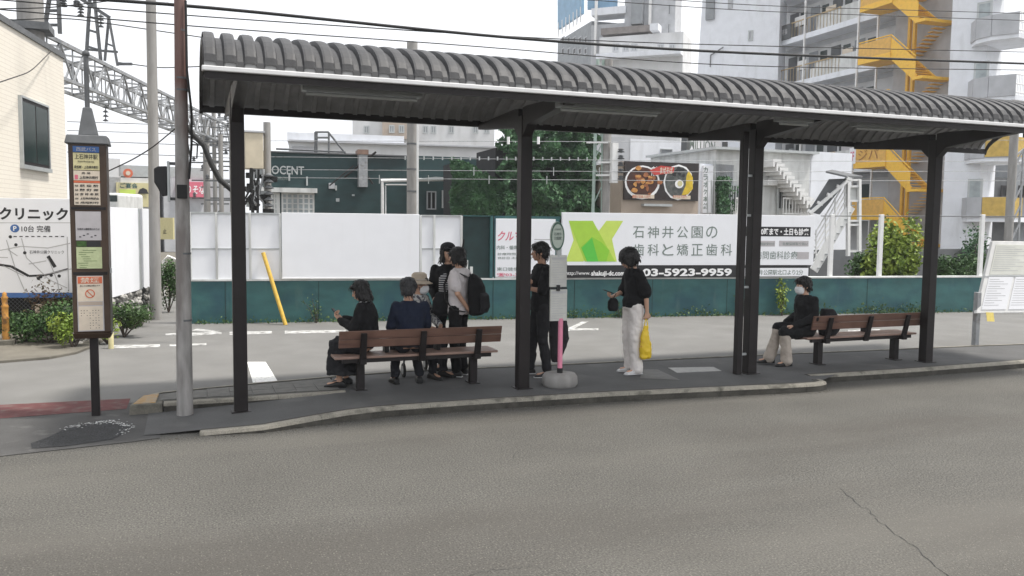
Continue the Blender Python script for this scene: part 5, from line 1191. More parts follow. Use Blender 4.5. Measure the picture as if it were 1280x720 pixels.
# ------------------------------------------------------------------ railway gantry, poles and wires
ga, gb = P(42, 90, 19.6), P(300, 180, 42)
f = Frame((ga.x, ga.y), (gb.x, gb.y)); T = thing('railway_gantry', f.pt(0, ZR), 'long grey lattice gantry over the railway, running away from the tiled building', 'gantry')
zb, zt2 = f.z(84, 103), f.z(84, 57); zb = f.z(84, 100)
g = MB(); L = f.len
for o in (0, -.9):
    g.fbox(f, 0, L, zb-.04, zb+.04, o-.04, o+.04); g.fbox(f, -.6, L, zt2-.045, zt2+.045, o-.045, o+.045)
g.build('chord', 'galv', T)
g = MB(); n = int(L/.75)
for i in range(n):
    s0, s1 = i*.75, (i+1)*.75
    for o in (0, -.9):
        a, b = (zb, zt2) if i % 2 else (zt2, zb); g.beam(f.pt(s0, a, o), f.pt(s1, b, o), .045, .045)
        g.beam(f.pt(s1, zb, o), f.pt(s1, zt2, o), .035, .035)
    g.beam(f.pt(s0, zb, 0 if i % 2 else -.9), f.pt(s1, zb, -.9 if i % 2 else 0), .045, .045); g.beam(f.pt(s0, zt2, 0 if i % 2 else -.9), f.pt(s1, zt2, -.9 if i % 2 else 0), .045, .045)
g.build('lattice', 'galv', T)
g = MB(); p = P(39, 50, 19.2); g.tube([(p.x, p.y, ZR), (p.x, p.y, 12)], .27, 18); g.build('column', 'concrete', T)
g = MB(); g.box((p.x-.35, p.y-.45, P(39, 40, 19.2).z), (p.x+.42, p.y+.4, P(39, 31, 19.2).z)); g.build('bracket', 'dkgalv', T)
for (x0, x1, y0, y1, tx, d) in ((55, 75, 42, -30, 66, 20.8), (108, 148, 82, -22, 113, 24.5)):
    g = MB(); a, b = P(x0, y0, d), P(x1, y0-(0), d); c = P(tx, y1, d); e = P(tx+6, y1, d); 
    if x0 > 100: c, e = P(113, -12, d), P(117, -12, d); a, b = P(108, 70, d), P(126, 76, d)
    g.beam(a, c, .09, .09); g.beam(b, e, .09, .09)
    for t in (.15, .4, .6, .8): g.beam(a.lerp(c, t), b.lerp(e, t), .06, .06)
    if x0 > 100:
        a2, b2 = P(131, 76, d), P(147, 82, d); c2 = P(136, 22, d); g.beam(a2, c2, .07, .07); g.beam(b2, c2, .07, .07); g.beam(a2.lerp(c2, .4), b2.lerp(c2, .4), .05, .05); g.beam(P(100, -2, d), P(137, 22, d), .09, .09); g.beam(P(110, 62, d), P(147, 65, d), .06, .06); g.beam(P(148, 80, d), P(165, 80, d), .07, .07)
    g.build('mast_frame', 'dkgalv', T)
for px, y0, y1, d in ((79, -6, 8, 20), (101, 4, 20, 22), (126, 17, 34, 24), (132, 130, 152, 25), (96, 205-205, 8, 21), (285, 150, 160, 38)):
    g = MB(); a = P(px, y0, d); b = P(px, y1, d); g.tube([a, b], .015, 6); n = 4
    for k in range(n): c = a.lerp(b, (k+.7)/n); g.lathe((c.x, c.y, c.z), [(.02, -.03), (.09, -.02), (.03, .03)], 10)
    g.build('insulator', 'dkgalv', T)
g = MB(); g.tube([P(122, 112, 25), P(122, 128, 25), P(136, 132, 25), P(136, 122, 25)], .03, 6); g.build('hanger', 'galv', T)
for px, d, yt in ((268, 38, 120), (258, 36, 150), (276, 33, 168), (289, 40, 140)):
    c = P(px, 200, d); T2 = thing('catenary_pole', (c.x, c.y, ZR), {268: 'far railway pole with crossbars under the gantry end', 258: 'thicker concrete railway pole left of the first shelter post', 276: 'thin railway pole with insulators close to the first shelter post', 289: 'far railway pole half hidden by the first shelter post'}[px], 'railway pole', 'railway poles under the gantry')
    z1 = P(px, yt, d).z; g = MB(); g.tube([(c.x, c.y, ZR), (c.x, c.y, z1)], .14 if px == 258 else .09, 10); g.build('mast', 'concrete', T2)
    for k in range(7): z = z1-.3-k*.75; g = MB(); g.beam((c.x-.6, c.y, z), (c.x+.6, c.y, z+.02), .06, .06); g.build('crossarm', 'dkgalv', T2)
    for k in range(6):
        g = MB(); z = z1-.3-k*.75; g.lathe((c.x+(.5 if k % 2 else -.5), c.y, z+.05), [(.03, 0), (.09, .03), (.04, .08), (.08, .12), (.03, .2)], 8); g.build('insulator', 'dkgalv', T2)
# round column x=515
c = P(515, 270, 27); g = MB(); g.tube([(c.x, c.y, ZR), (c.x, c.y, 7.6)], .17, 16); T = tag(g.build('railway_pole', 'concrete'), 'plain pale concrete pole in front of the green building, left of the ivy', 'railway pole')
for zz in (2.9, 3.6, 4.4): g = MB(); g.tube([(c.x, c.y, zz), (c.x, c.y, zz+.05)], .18, 16); g.build('band', 'dkgalv', T)
g = MB(); g.fbox(FF(505, 26.8, 525, 26.8), .40, .46, ZR, 7, -.03, .03); g.build('cable_duct', 'whitesteel', T)
# pole with transformer beside the first shelter post
c = P(335, 270, 26); T = thing('equipment_pole', (c.x, c.y, ZR), 'cluttered equipment pole with a beige transformer box right of the first shelter post', 'utility pole')
g = MB(); g.tube([(c.x, c.y, ZR), (c.x, c.y, P(335, 153, 26).z)], .11, 12); g.build('pole', 'concrete', T)
a, b = P(306, 211, 25.6), P(329, 166, 25.6); g = MB(); g.box((a.x, a.y-.2, a.z), (b.x, a.y+.4, b.z)); bx = g.build('transformer_box', 'boxbeige', T, bevel=.02)
g = MB(); g.box((a.x-.04, a.y-.24, b.z), (b.x+.04, a.y+.44, b.z+.05)); g.build('box_lid', 'grey', bx)
random.seed(71)
for k in range(12):
    g = MB(); p = P(random.uniform(314, 338), 214+k*4.5, 25.7); g.box((p.x-.16, p.y-.12, p.z-.1), (p.x+random.uniform(.05, .3), p.y+.12, p.z+.06)); g.build('fitting', 'rubber' if k % 3 else 'alum', T, bevel=.01)
for k in range(9):
    x = random.uniform(306, 330); pts = [P(x+random.uniform(-2, 2)*i, 212+i*9, 25.5) for i in range(6)]; g = MB(); g.tube(pts, .035, 6); g.build('cable', 'rubber' if k % 4 else 'galv', T)
for k in range(6):
    g = MB(); p = P(336, 219+k*7.5, 25.5); g.lathe((p.x, p.y, p.z), [(.05, -.06), (.16, -.03), (.07, .04), (.03, .07)], 10); g.build('insulator', 'dkgalv', T)
g = MB(); a = P(314, 210, 25.5); b = P(316, 268, 25.5); g.tube([a, b], .05, 8); a = P(323, 212, 25.5); g.tube([a, P(322, 268, 25.5)], .04, 8); g.build('conduit', 'rubber', T)

def wire(name, pts, d0, d1, r, label, m='rubber', sag=0):
    n = 24; L = []
    for i in range(n+1):
        t = i/n; x = pts[0][0]+(pts[-1][0]-pts[0][0])*t
        for k in range(len(pts)-1):
            if pts[k][0] <= x <= pts[k+1][0]: u = (x-pts[k][0])/(pts[k+1][0]-pts[k][0]); y = pts[k][1]+(pts[k+1][1]-pts[k][1])*u; break
        dd = 1/((1-t)/d0+t/d1); L.append(P(x, y, dd))
    for _ in range(6): L = [L[0]]+[(L[i-1]+L[i]*2+L[i+1])/4 for i in range(1, n)]+[L[-1]]
    g = MB(); g.tube(L, r, 6); return tag(g.build(name, m), label, 'wire', 'overhead wires')
wire('overhead_wire', [(-20, -10), (235, 5.6), (620, 47), (880, 65), (1320, 81)], 13, 24, .028, 'thickest dark cable running across the sky just above the shelter roof')
wire('overhead_wire', [(-20, -2), (235, 20), (680, 49), (880, 56), (1320, 66)], 13, 24, .010, 'thin wire just above the thickest cable at the right')
wire('overhead_wire', [(-20, 10), (235, 33), (620, 59), (880, 83), (1320, 88)], 13, 24, .010, 'thin wire just below the thickest cable, nearly touching the roof ribs')
wire('overhead_wire', [(680, -12), (940, 7), (1320, 18)], 30, 40, .014, 'faint wire crossing the top of the orange staircase')
wire('overhead_wire', [(680, -4), (940, 14), (1320, 27)], 30, 40, .014, 'second faint wire crossing the upper orange staircase')
wire('overhead_wire', [(-10, 26), (85, 22), (255, 47)], 18, 20, .012, 'thin wire over the tiled building roof reaching the shelter corner')
wire('overhead_wire', [(-10, 11), (60, 10), (190, -5)], 18, 20, .012, 'thin wire rising left to right over the tiled building')
wire('overhead_wire', [(-10, 106), (38, 90), (64, 64)], 14, 19, .010, 'thin black wire hanging in front of the tiled wall')
wire('overhead_wire', [(148, 78), (200, 85), (253, 83)], 30, 30, .018, 'wire from the gantry frame to the shelter corner')
wire('overhead_wire', [(133, 215), (165, 200), (190, 185), (220, 160)], 16, 14, .012, 'dark wire sagging between the bus stop pillar and the stained pole')
for i, (yy, dd) in enumerate(((152, 30), (163, 31), (176, 29), (190, 30))):
    wire('overhead_wire', [(84, yy), (180, yy+3), (300, yy+8)], dd, dd+6, .014, ['uppermost', 'second', 'third', 'lowest'][i]+' of the four thin wires behind the two poles under the gantry', 'dkgalv')
g = MB(); pts = [P(234, 158, 14), P(241, 168, 14), P(255, 182, 14), P(264, 205, 14), (P(275, 225, 14)), P(290, 238, 14), P(308, 236, 14)]; g.tube(pts, .045, 8); g.tube([P(234, 175, 14), P(238, 198, 14), P(246, 198, 14), P(247, 180, 14), P(240, 176, 14)], .012, 6)
tag(g.build('cable_bundle', 'rubber'), 'thick black cable curving down from the stained pole toward the first shelter post', 'cable')
# railway contact wires with white droppers, seen under the roof
labels = ['top railway wire with two white insulators seen under the roof', 'railway wire carrying a row of small white droppers before the ivy', 'plain thin railway wire below the row of droppers', 'lowest railway wire just above the hoardings']
for i, (y0, y1) in enumerate(((176, 177), (196, 204), (212, 216), (222, 228))):
    T = thing('contact_wire', P(335, y0, 27), labels[i], 'wire', 'railway wires over the track'); g = MB(); A_, B_ = P(335, y0, 27), P(1300, y1-2, 31); g.tube([A_, A_.lerp(B_, .5)-Vector((0, 0, .05)), B_], .009, 6); g.build('wire', 'galv', T)
    if i == 1:
        for px in [503+12*k for k in range(22)]:
            p = A_.lerp(B_, (P(px, 200, 28).x-A_.x)/(B_.x-A_.x)); g = MB(); g.tube([p+Vector((0, 0, -.07)), p+Vector((0, 0, .05))], .024, 6); g.build('dropper', 'alum', T)
    if i == 0:
        for px in (637, 677): p = A_.lerp(B_, (P(px, 200, 28).x-A_.x)/(B_.x-A_.x)); g = MB(); g.tube([p+Vector((0, 0, -.12)), p+Vector((0, 0, .12))], .05, 8); g.build('insulator', 'whiteink', T)
    if i > 1:
        for px in ((592, 698, 760) if i == 2 else (533, 612, 689, 470)): p = A_.lerp(B_, (P(px, 200, 28).x-A_.x)/(B_.x-A_.x)); g = MB(); g.tube([p+Vector((0, 0, -.18)), p+Vector((0, 0, .1))], .014, 6); g.build('dropper', 'alum', T)

# ------------------------------------------------------------------ low distance between the two poles
f = FF(120, 50, 300, 54)
T = thing('low_building', f.pt(f.s(170), ZR), 'low white buildings with a green and yellow shop sign beyond the side fence', 'building')
blk('wall', 'palebld', f, 128, 196, 222, None, 8, T, ym=160); blk('wall', 'palebld', f, 128, 152, 198, None, 7, T, ym=140); blk('roof', 'alum', f, 150, 262, 208, 222, 9, T, ym=200)
blk('wall', 'grey', f, 205, 290, 222, None, 8, T, ym=240)
def sgn(name, m, x0, x1, y0, y1, txt, tm, tx, label, o=.15):
    q = thing(name, f.pt(f.s((x0+x1)/2), f.z((x0+x1)/2, y1), o), label, 'sign'); g = MB(); g.fbox(f, f.s(x0), f.s(x1), f.z(x0, y1), f.z(x0, y0), .01, o); b = g.build('board', m, q)
    if txt: g = MB(); wpx(g, f, txt, *tx, o+.01, .02); g.build('lettering', tm, b)
    return q
q = sgn('shop_sign', 'papery', 146, 192, 228, 258, 'ご宴会', 'teal', (150, 229, 172, 235), 'yellow and green shop sign with a dark hat shape beyond the side fence')
g = MB(); g.fbox(f, f.s(150), f.s(170), f.z(160, 254), f.z(160, 237), .15, .17); g.build('green_field', 'lime2', q)
g = MB(); c = f.hit(179, 240, .2); g.slab([f.pt(c[0]+a, c[1]+b, .2) for a, b in ((-.3, -.1), (-.2, .15), (0, .25), (.2, .15), (.3, -.1))], f.n, .02); g.build('hat_mark', 'ink', q)
T = thing('round_sign', f.pt(f.s(160), f.z(160, 221)), 'round pink sign with an orange ring on the low roof', 'sign'); c = f.hit(160, 216.5, .3); g = MB(); g.slab([f.pt(c[0]+.27*math.cos(t*math.pi/10), c[1]+.27*math.sin(t*math.pi/10), .3) for t in range(20)], f.n, .05); g.build('disc', 'orangeink', T); g = MB(); g.slab([f.pt(c[0]+.13*math.cos(t*math.pi/10), c[1]+.13*math.sin(t*math.pi/10), .36) for t in range(20)], f.n, .02); g.build('centre', 'paper', T)
sgn('shop_sign', 'redink', 222, 258, 227, 246, 'りそな', 'whiteink', (234, 232, 256, 242), 'red shop sign right of the stained utility pole', .3)
f = FF(180, 30, 240, 30)
sgn('shop_sign', 'papery', 201, 218, 272, 299, '止', 'ink', (204, 286, 208, 292), 'yellow sign seen between the two grey poles')
# distant car lights strip
f = FF(140, 44, 200, 44)
T = thing('parked_van', f.pt(f.s(141), ZR), 'pale van roof just showing above the white side fence', 'van'); g = MB(); g.fbox(f, f.s(132), f.s(149), ZR+.4, f.z(140, 241), -3, 0); g.build('body', 'dirtywhite', T, bevel=.15); g = MB(); g.fbox(f, f.s(134), f.s(147), f.z(140, 252), f.z(140, 244), 0, .01); g.build('windscreen', 'glass', T)
# houses closing the horizon behind everything
random.seed(90)
names = ['pale', 'grey', 'white', 'cream']
for i, (px, d, w_, top) in enumerate(((215, 95, 60, 232), (260, 100, 40, 226), (140, 110, 50, 226), (1010, 75, 60, 190), (1290, 90, 70, 205))):
    f = FF(px-w_/2, d, px+w_/2, d+3); T = thing('distant_house', f.pt(f.len/2, ZR), ['low pale house in the gap behind the signs left of the first shelter post', 'grey house behind the red sign', 'distant pale block behind the round sign', 'pale block behind the white steel staircase', 'distant block beyond the lattice mast'][i], 'building')
    blk('wall', ('palebld', 'grey', 'whitebld', 'whitebld', 'grey')[i], f, px-w_/2, px+w_/2, top, None, 8, T)
    for k in range(3): x = px-w_/2+w_*(.15+.28*k); win(f, x, x+w_*.1, top+6, top+13, T, 'midgrey', 'alum', 0, .1)
# ------------------------------------------------------------------ people
V = Vector; Z = Vector((0, 0, 1))
def cap(g, a, b, ra, rb, n=12):
    """tapered limb with rounded ends"""
    a, b = V(a), V(b); d = (b-a); L = d.length
    if L < 1e-5: return g.ell(a, (ra, ra, ra), n=n, mseg=8)
    d /= L; u = d.orthogonal().normalized(); v = d.cross(u); vs = []; fs = []; rings = []
    for k in range(4): t = -math.pi/2+math.pi/2*(k+.35)/4; rings.append((a+d*ra*math.sin(t), ra*math.cos(t)))
    rings.append((a, ra)); rings.append((b, rb))
    for k in range(4): t = math.pi/2*(k+.65)/4; rings.append((b+d*rb*math.sin(t), rb*math.cos(t)))
    for c, r in rings:
        for k in range(n): t = 2*math.pi*k/n; vs.append(c+(u*math.cos(t)+v*math.sin(t))*r)
    m_ = len(rings)
    for i in range(m_-1):
        for k in range(n): fs.append((i*n+k, i*n+(k+1) % n, (i+1)*n+(k+1) % n, (i+1)*n+k))
    fs += [tuple(reversed(range(n))), tuple(range((m_-1)*n, m_*n))]
    return g.add(vs, fs, True)
def loft(g, secs, n=18):
    """closed body through elliptical sections (centre, right vector, forward vector, rx, ry)"""
    vs = []; fs = []
    for c, r, f, rx, ry in secs:
        for k in range(n):
            t = 2*math.pi*k/n; ct, st = math.cos(t), math.sin(t); e = .85
            vs.append(V(c)+V(r)*(rx*math.copysign(abs(ct)**e, ct))+V(f)*(ry*math.copysign(abs(st)**e, st)))
    for i in range(len(secs)-1):
        for k in range(n): fs.append((i*n+k, i*n+(k+1) % n, (i+1)*n+(k+1) % n, (i+1)*n+k))
    fs += [tuple(reversed(range(n))), tuple(range((len(secs)-1)*n, len(secs)*n))]
    return g.add(vs, fs, True)
_ct = bpy.data.textures.new('cloth_folds', 'CLOUDS'); _ct.noise_scale = .09; _ct.noise_depth = 2
_ht = bpy.data.textures.new('hair_strands', 'CLOUDS'); _ht.noise_scale = .018; _ht.noise_depth = 1
def melt(g, name, m, parent, vox=.008, smooth=6, fold=0, tex=None, mat4=None):
    """turn overlapping shapes into one continuous surface"""
    me = bpy.data.meshes.new('t'); me.from_pydata(g.v, [], g.f)
    b = bmesh.new(); b.from_mesh(me); bmesh.ops.recalc_face_normals(b, faces=b.faces); b.to_mesh(me); b.free()
    o = bpy.data.objects.new('t', me); C.objects.link(o)
    r = o.modifiers.new('r', 'REMESH'); r.mode = 'VOXEL'; r.voxel_size = vox
    s = o.modifiers.new('s', 'SMOOTH'); s.iterations = smooth; s.factor = .5
    if fold: dsp = o.modifiers.new('d', 'DISPLACE'); dsp.texture = tex or _ct; dsp.strength = fold; dsp.mid_level = .5
    dg = bpy.context.evaluated_depsgraph_get(); out = bpy.data.meshes.new_from_object(o.evaluated_get(dg)); bpy.data.objects.remove(o)
    out.polygons.foreach_set('use_smooth', [True]*len(out.polygons)); out.materials.clear(); out.materials.append(m if not isinstance(m, str) else M[m])
    out.name = name; q = bpy.data.objects.new(name, out); C.objects.link(q); q.parent = parent; MWI[q.name] = MWI[parent.name]; return q
def plain(g, name, m, parent, bevel=0):
    me = bpy.data.meshes.new(name); me.from_pydata(g.v, [], g.f); me.polygons.foreach_set('use_smooth', g.sm)
    b = bmesh.new(); b.from_mesh(me); bmesh.ops.recalc_face_normals(b, faces=b.faces); b.to_mesh(me); b.free()
    me.materials.append(m if not isinstance(m, str) else M[m]); o = bpy.data.objects.new(name, me); C.objects.link(o); o.parent = parent; MWI[o.name] = MWI[parent.name]
    if bevel: bm_ = o.modifiers.new('bevel', 'BEVEL'); bm_.width = bevel; bm_.segments = 2; bm_.limit_method = 'ANGLE'
    return o
def skinmat(n, c):
    m = mat(n, c, .5, .06, 9); m.node_tree.nodes['Principled BSDF'].inputs['Subsurface Weight'].default_value = .0; return m
M['skin'] = skinmat('skin', (.50, .30, .21)); M['skin2'] = skinmat('tanned_skin', (.40, .23, .155)); M['lip'] = mat('lips', (.36, .14, .11), .5, .05)
M['hair'] = mat('black_hair', (.012, .011, .011), .5, .3, 40, .3, 120); M['hairgrey'] = mat('greying_hair', (.035, .035, .037), .55, .4, 40, .3, 120)
def cl_(n, c, v=.12, r=.9): return mat(n, c, r, v, 14, .25, 260, spec=.2)
M['blackcloth'] = cl_('black_cloth', (.012, .012, .013)); M['blackcloth2'] = cl_('charcoal_cloth', (.02, .02, .022)); M['navy'] = cl_('navy_cloth', (.012, .017, .034))
M['greytee'] = cl_('pale_grey_jersey', (.62, .58, .58), .05); M['whitetrouser'] = cl_('white_cotton', (.74, .70, .67), .04); M['khaki'] = cl_('beige_cotton', (.42, .37, .32), .08)
M['cream'] = cl_('beige_hat_cloth', (.45, .38, .30), .1); M['darktrouser'] = cl_('dark_trouser_cloth', (.022, .023, .028)); M['maskcloth'] = cl_('white_mask', (.72, .73, .74), .02)
M['shoe'] = mat('black_shoe', (.012, .012, .012), .5, .2, 20); M['sole'] = mat('white_sole', (.55, .55, .55), .6, .05, 20)
m = cl_('floral_print', (.5, .5, .48)); overlay(m, (.08, .08, .1), 30, .5, .56, 1); M['floral'] = m
m = cl_('striped_jersey', (.5, .5, .5)); n = m.node_tree; bb = n.nodes['Principled BSDF']; wv = n.nodes.new('ShaderNodeTexWave'); wv.bands_direction = 'Z'; wv.inputs['Scale'].default_value = 11
cr = n.nodes.new('ShaderNodeValToRGB'); cr.color_ramp.interpolation = 'CONSTANT'; cr.color_ramp.elements[0].color = (.02, .02, .03, 1); cr.color_ramp.elements[1].color = (.5, .5, .5, 1); cr.color_ramp.elements[1].position = .55
tc = n.nodes.new('ShaderNodeTexCoord'); n.links.new(tc.outputs['Object'], wv.inputs['Vector']); n.links.new(wv.outputs['Fac'], cr.inputs[0]); n.links.new(cr.outputs[0], bb.inputs['Base Color']); M['stripes'] = m

def hand(g, wrist, dirv, palmn, thumbside, curl=.5, size=1.0):
    """palm, four unequal bent fingers and a thumb that leaves the side of the palm"""
    w = V(wrist); d = V(dirv).normalized(); n = V(palmn); n = (n-d*n.dot(d)).normalized(); sd_ = d.cross(n).normalized()*thumbside
    k = size; pe = w+d*.085*k
    loft(g, [(w-d*.01, sd_, n, .024*k, .019*k), (w+d*.03*k, sd_, n, .034*k, .017*k), (w+d*.07*k, sd_, n, .040*k, .016*k), (pe, sd_, n, .038*k, .013*k)], 12)
    for i, (off, ln) in enumerate(((.029, .070), (.010, .080), (-.010, .075), (-.029, .058))):
        a = pe+sd_*off*k-d*.008*k; c1 = curl*.7; c2 = curl*1.7
        b = a+(d*math.cos(c1)+n*math.sin(c1))*ln*.5*k; e = b+(d*math.cos(c2)+n*math.sin(c2))*ln*.5*k
        cap(g, a, b, .0088*k, .0082*k, 8); cap(g, b, e, .0082*k, .0068*k, 8)
    a = w+d*.03*k+sd_*.03*k; b = a+(d*.6+sd_*.65+n*.35).normalized()*.036*k; e = b+(d*.85+sd_*.1+n*.5*curl).normalized()*.03*k
    cap(g, a, b, .0125*k, .0105*k, 8); cap(g, b, e, .0105*k, .008*k, 8)

BASE = dict(pelvis=(0, 0, .92), waist=(0, .0, 1.05), chest=(0, .0, 1.25), neck=(0, -.01, 1.42), head=(0, .02, 1.565),
    shR=(.175, -.01, 1.37), shL=(-.175, -.01, 1.37), elR=(.22, -.03, 1.10), elL=(-.22, -.03, 1.10), wrR=(.22, .04, .87), wrL=(-.22, .04, .87),
    hiR=(.09, 0, .90), hiL=(-.09, 0, .90), knR=(.10, .02, .49), knL=(-.10, .02, .49), anR=(.10, -.02, .085), anL=(-.10, -.02, .085))
def person(loc, face, label, J=None, yaw=0, pitch=0, roll=0, skin='skin', hair='hair', hairstyle='short', top='blackcloth', sleeve='long', bottom='darktrouser', leg='trousers', legw=1.0, shoe='shoe', topw=1.0,
           hands=None, hem=-.06, group=None, female=False, mask=False, toes=None, collar=None, coat=0, scale=1.0, sole=False, open_front=None):
    j = {k: V(v) for k, v in BASE.items()}
    for k, v in (J or {}).items(): j[k] = V(v)
    T = thing('person', loc, label, 'person', group, R_(face)); T.scale = (scale,)*3
    MWI[T.name] = Matrix.Identity(4)
    Z = V((0, 0, 1))
    rt_sh = (j['shR']-j['shL']).normalized(); rt_hi = (j['hiR']-j['hiL']).normalized()
    up1 = (j['chest']-j['waist']).normalized(); fw1 = up1.cross(rt_sh).normalized(); up0 = (j['waist']-j['pelvis']).normalized(); fw0 = up0.cross(rt_hi).normalized()
    rt_m = (rt_sh+rt_hi).normalized(); fwm = (fw0+fw1).normalized(); sw = (j['shR']-j['shL']).length/2
    def torso(g, e, hemz=None, top=True, full=True):
        S = []
        lo = j['pelvis']-up0*(.08 if hemz is None else -hemz)
        if full: S += [(lo, rt_hi, fw0, .150+e, .105+e), (j['pelvis']+up0*.02, rt_hi, fw0, .158+e, .112+e)]
        S += [(j['waist'], rt_m, fwm, .138+e, .098+e), (j['waist'].lerp(j['chest'], .55), rt_sh, fwm, .148+e, .105+e), (j['chest'], rt_sh, fw1, .162+e, .112+e), (j['chest'].lerp(j['neck'], .45), rt_sh, fw1, sw-.015+e, .10+e)]
        if top: S += [(j['chest'].lerp(j['neck'], .78), rt_sh, fw1, sw-.06+e, .078+e*.8), (j['neck'], rt_sh, fw1, .062+e*.8, .060+e*.8)]
        loft(g, S)
    # head frame
    Hm = Matrix.Translation(j['head']) @ Matrix.Rotation(R_(yaw), 4, 'Z') @ Matrix.Rotation(R_(roll), 4, 'Y') @ Matrix.Rotation(R_(-pitch), 4, 'X')
    h3 = Hm.to_3x3(); H = lambda x, y, z: Hm @ V((x, y, z))
    g = MB(); torso(g, -.022)
    cap(g, j['neck']-up1*.03, H(0, -.018, -.05), .056, .052)
    g.ell(H(0, -.012, .022), (.073, .092, .093), h3, 16, 12); loft(g, [(H(0, .012, .03), h3 @ V((1, 0, 0)), h3 @ V((0, 1, 0)), .069, .078), (H(0, .022, -.03), h3 @ V((1, 0, 0)), h3 @ V((0, 1, 0)), .062, .068), (H(0, .030, -.075), h3 @ V((1, 0, 0)), h3 @ V((0, 1, 0)), .045, .052), (H(0, .036, -.102), h3 @ V((1, 0, 0)), h3 @ V((0, 1, 0)), .024, .030)])
    cap(g, H(0, .086, .012), H(0, .104, -.022), .009, .0135, 8); g.ell(H(0, .088, -.055), (.022, .012, .009), h3, 8, 6)
    for s in (-1, 1): g.ell(H(s*.074, -.01, -.008), (.010, .018, .030), h3, 8, 6)
    for s in 'RL':
        a, b, c = j['sh'+s], j['el'+s], j['wr'+s]; cap(g, a-Z*.025, b, .040, .036); cap(g, b, c, .036, .024)
        hd = (hands or {}).get(s, {}); dv = V(hd.get('dir', (c-b))); pn = V(hd.get('palm', (1 if s == 'L' else -1, .2, 0))); hand(g, c, dv, pn, hd.get('thumb', 1 if s == 'L' else -1), hd.get('curl', .45))
        a, b, c = j['hi'+s], j['kn'+s], j['an'+s]; cap(g, a, b, .080, .052); cap(g, b, b.lerp(c, .35), .050, .052); cap(g, b.lerp(c, .35), c, .050, .034)
        tv = V((toes or {}).get(s, (.15 if s == 'R' else -.15, 1, 0))); tv.z = 0; tv.normalize(); cap(g, c-tv*.03-Z*.035, c+tv*.13-Z*.05, .034, .026)
    body = melt(g, 'body', skin, T, .0075, 3)
    # face details
    for s in (-1, 1):
        g = MB(); g.ell(H(s*.030, .083, .012), (.0125, .007, .0065), h3, 10, 6); ey = plain(g, 'eye', 'whiteink', body)
        g = MB(); g.ell(H(s*.030, .0895, .012), (.0058, .003, .0058), h3, 8, 6); plain(g, 'iris', 'ink', ey)
        g = MB(); cap(g, H(s*.016, .090, .031), H(s*.046, .078, .032), .0035, .0028, 6); plain(g, 'eyebrow', hair, body)
    g = MB(); g.ell(H(0, .0965, -.055), (.020, .006, .006), h3, 10, 6); plain(g, 'mouth', 'lip', body)
    # hair
    g = MB(); HX = 0
    if hairstyle == 'short': g.ell(H(0, -.022, .038), (.083, .093, .093), h3, 16, 12); g.ell(H(0, -.055, -.005), (.074, .055, .07), h3); g.ell(H(.02, .055, .09), (.05, .035, .026), h3); g.ell(H(-.03, .045, .095), (.045, .035, .026), h3)
    if hairstyle == 'thick': g.ell(H(0, -.025, .045), (.099, .110, .104), h3, 16, 12); g.ell(H(0, -.06, -.012), (.088, .064, .085), h3); g.ell(H(.03, .055, .085), (.05, .04, .035), h3); g.ell(H(-.03, .055, .085), (.05, .04, .035), h3)
    if hairstyle == 'bowl':
        g.ell(H(0, -.022, .045), (.122, .138, .122), h3, 16, 12); g.ell(H(0, -.05, -.02), (.116, .10, .09), h3)
        for s in (-1, 1): g.ell(H(s*.078, .03, -.005), (.034, .065, .078), h3)
        g.ell(H(0, .075, .058), (.075, .03, .04), h3)
    if hairstyle == 'bob':
        g.ell(H(0, -.02, .042), (.092, .104, .098), h3, 16, 12); loft(g, [(H(0, -.035, .04), h3 @ V((1, 0, 0)), h3 @ V((0, 1, 0)), .090, .078), (H(0, -.045, -.05), h3 @ V((1, 0, 0)), h3 @ V((0, 1, 0)), .096, .072), (H(0, -.052, -.135), h3 @ V((1, 0, 0)), h3 @ V((0, 1, 0)), .104, .062)])
        for s in (-1, 1): g.ell(H(s*.076, .005, -.04), (.022, .05, .085), h3)
        g.ell(H(.035, .06, .075), (.045, .035, .03), h3); g.ell(H(-.035, .06, .075), (.045, .035, .03), h3)
    if hairstyle == 'shaggy':
        g.ell(H(0, -.02, .045), (.095, .108, .10), h3, 16, 12); g.ell(H(0, -.055, -.03), (.088, .07, .11), h3)
        for s in (-1, 1): g.ell(H(s*.078, .02, -.015), (.022, .05, .07), h3)
        g.ell(H(0, .074, .055), (.07, .03, .04), h3)
    hq = melt(g, 'hair', hair, T, .0075, 2, .014, _ht)
    rs = random.Random(sum(map(ord, label))); b_ = bmesh.new(); b_.from_mesh(hq.data); lk = MB(); vv = [v for v in hq.data.vertices]
    for _ in range(150):
        v = vv[rs.randrange(len(vv))]; p = v.co.copy(); nn = v.normal.copy(); q = Hm.inverted() @ p
        if q.y > .07 and q.z < .06: continue
        d = (Z*-1+nn*.25+h3 @ V((rs.uniform(-.35, .35), rs.uniform(-.3, .35), 0))); d = (d-nn*d.dot(nn)*.75).normalized(); L = rs.uniform(.03, .065)
        lk.tube([p-nn*.002, p+d*L*.5+nn*.006, p+d*L+nn*.004-Z*.006], [.005, .0045, .001], 5)
    o_ = [b_.verts.new(v) for v in lk.v]
    for f_ in lk.f:
        try: b_.faces.new([o_[i] for i in f_]).smooth = True
        except ValueError: pass
    b_.to_mesh(hq.data); b_.free()
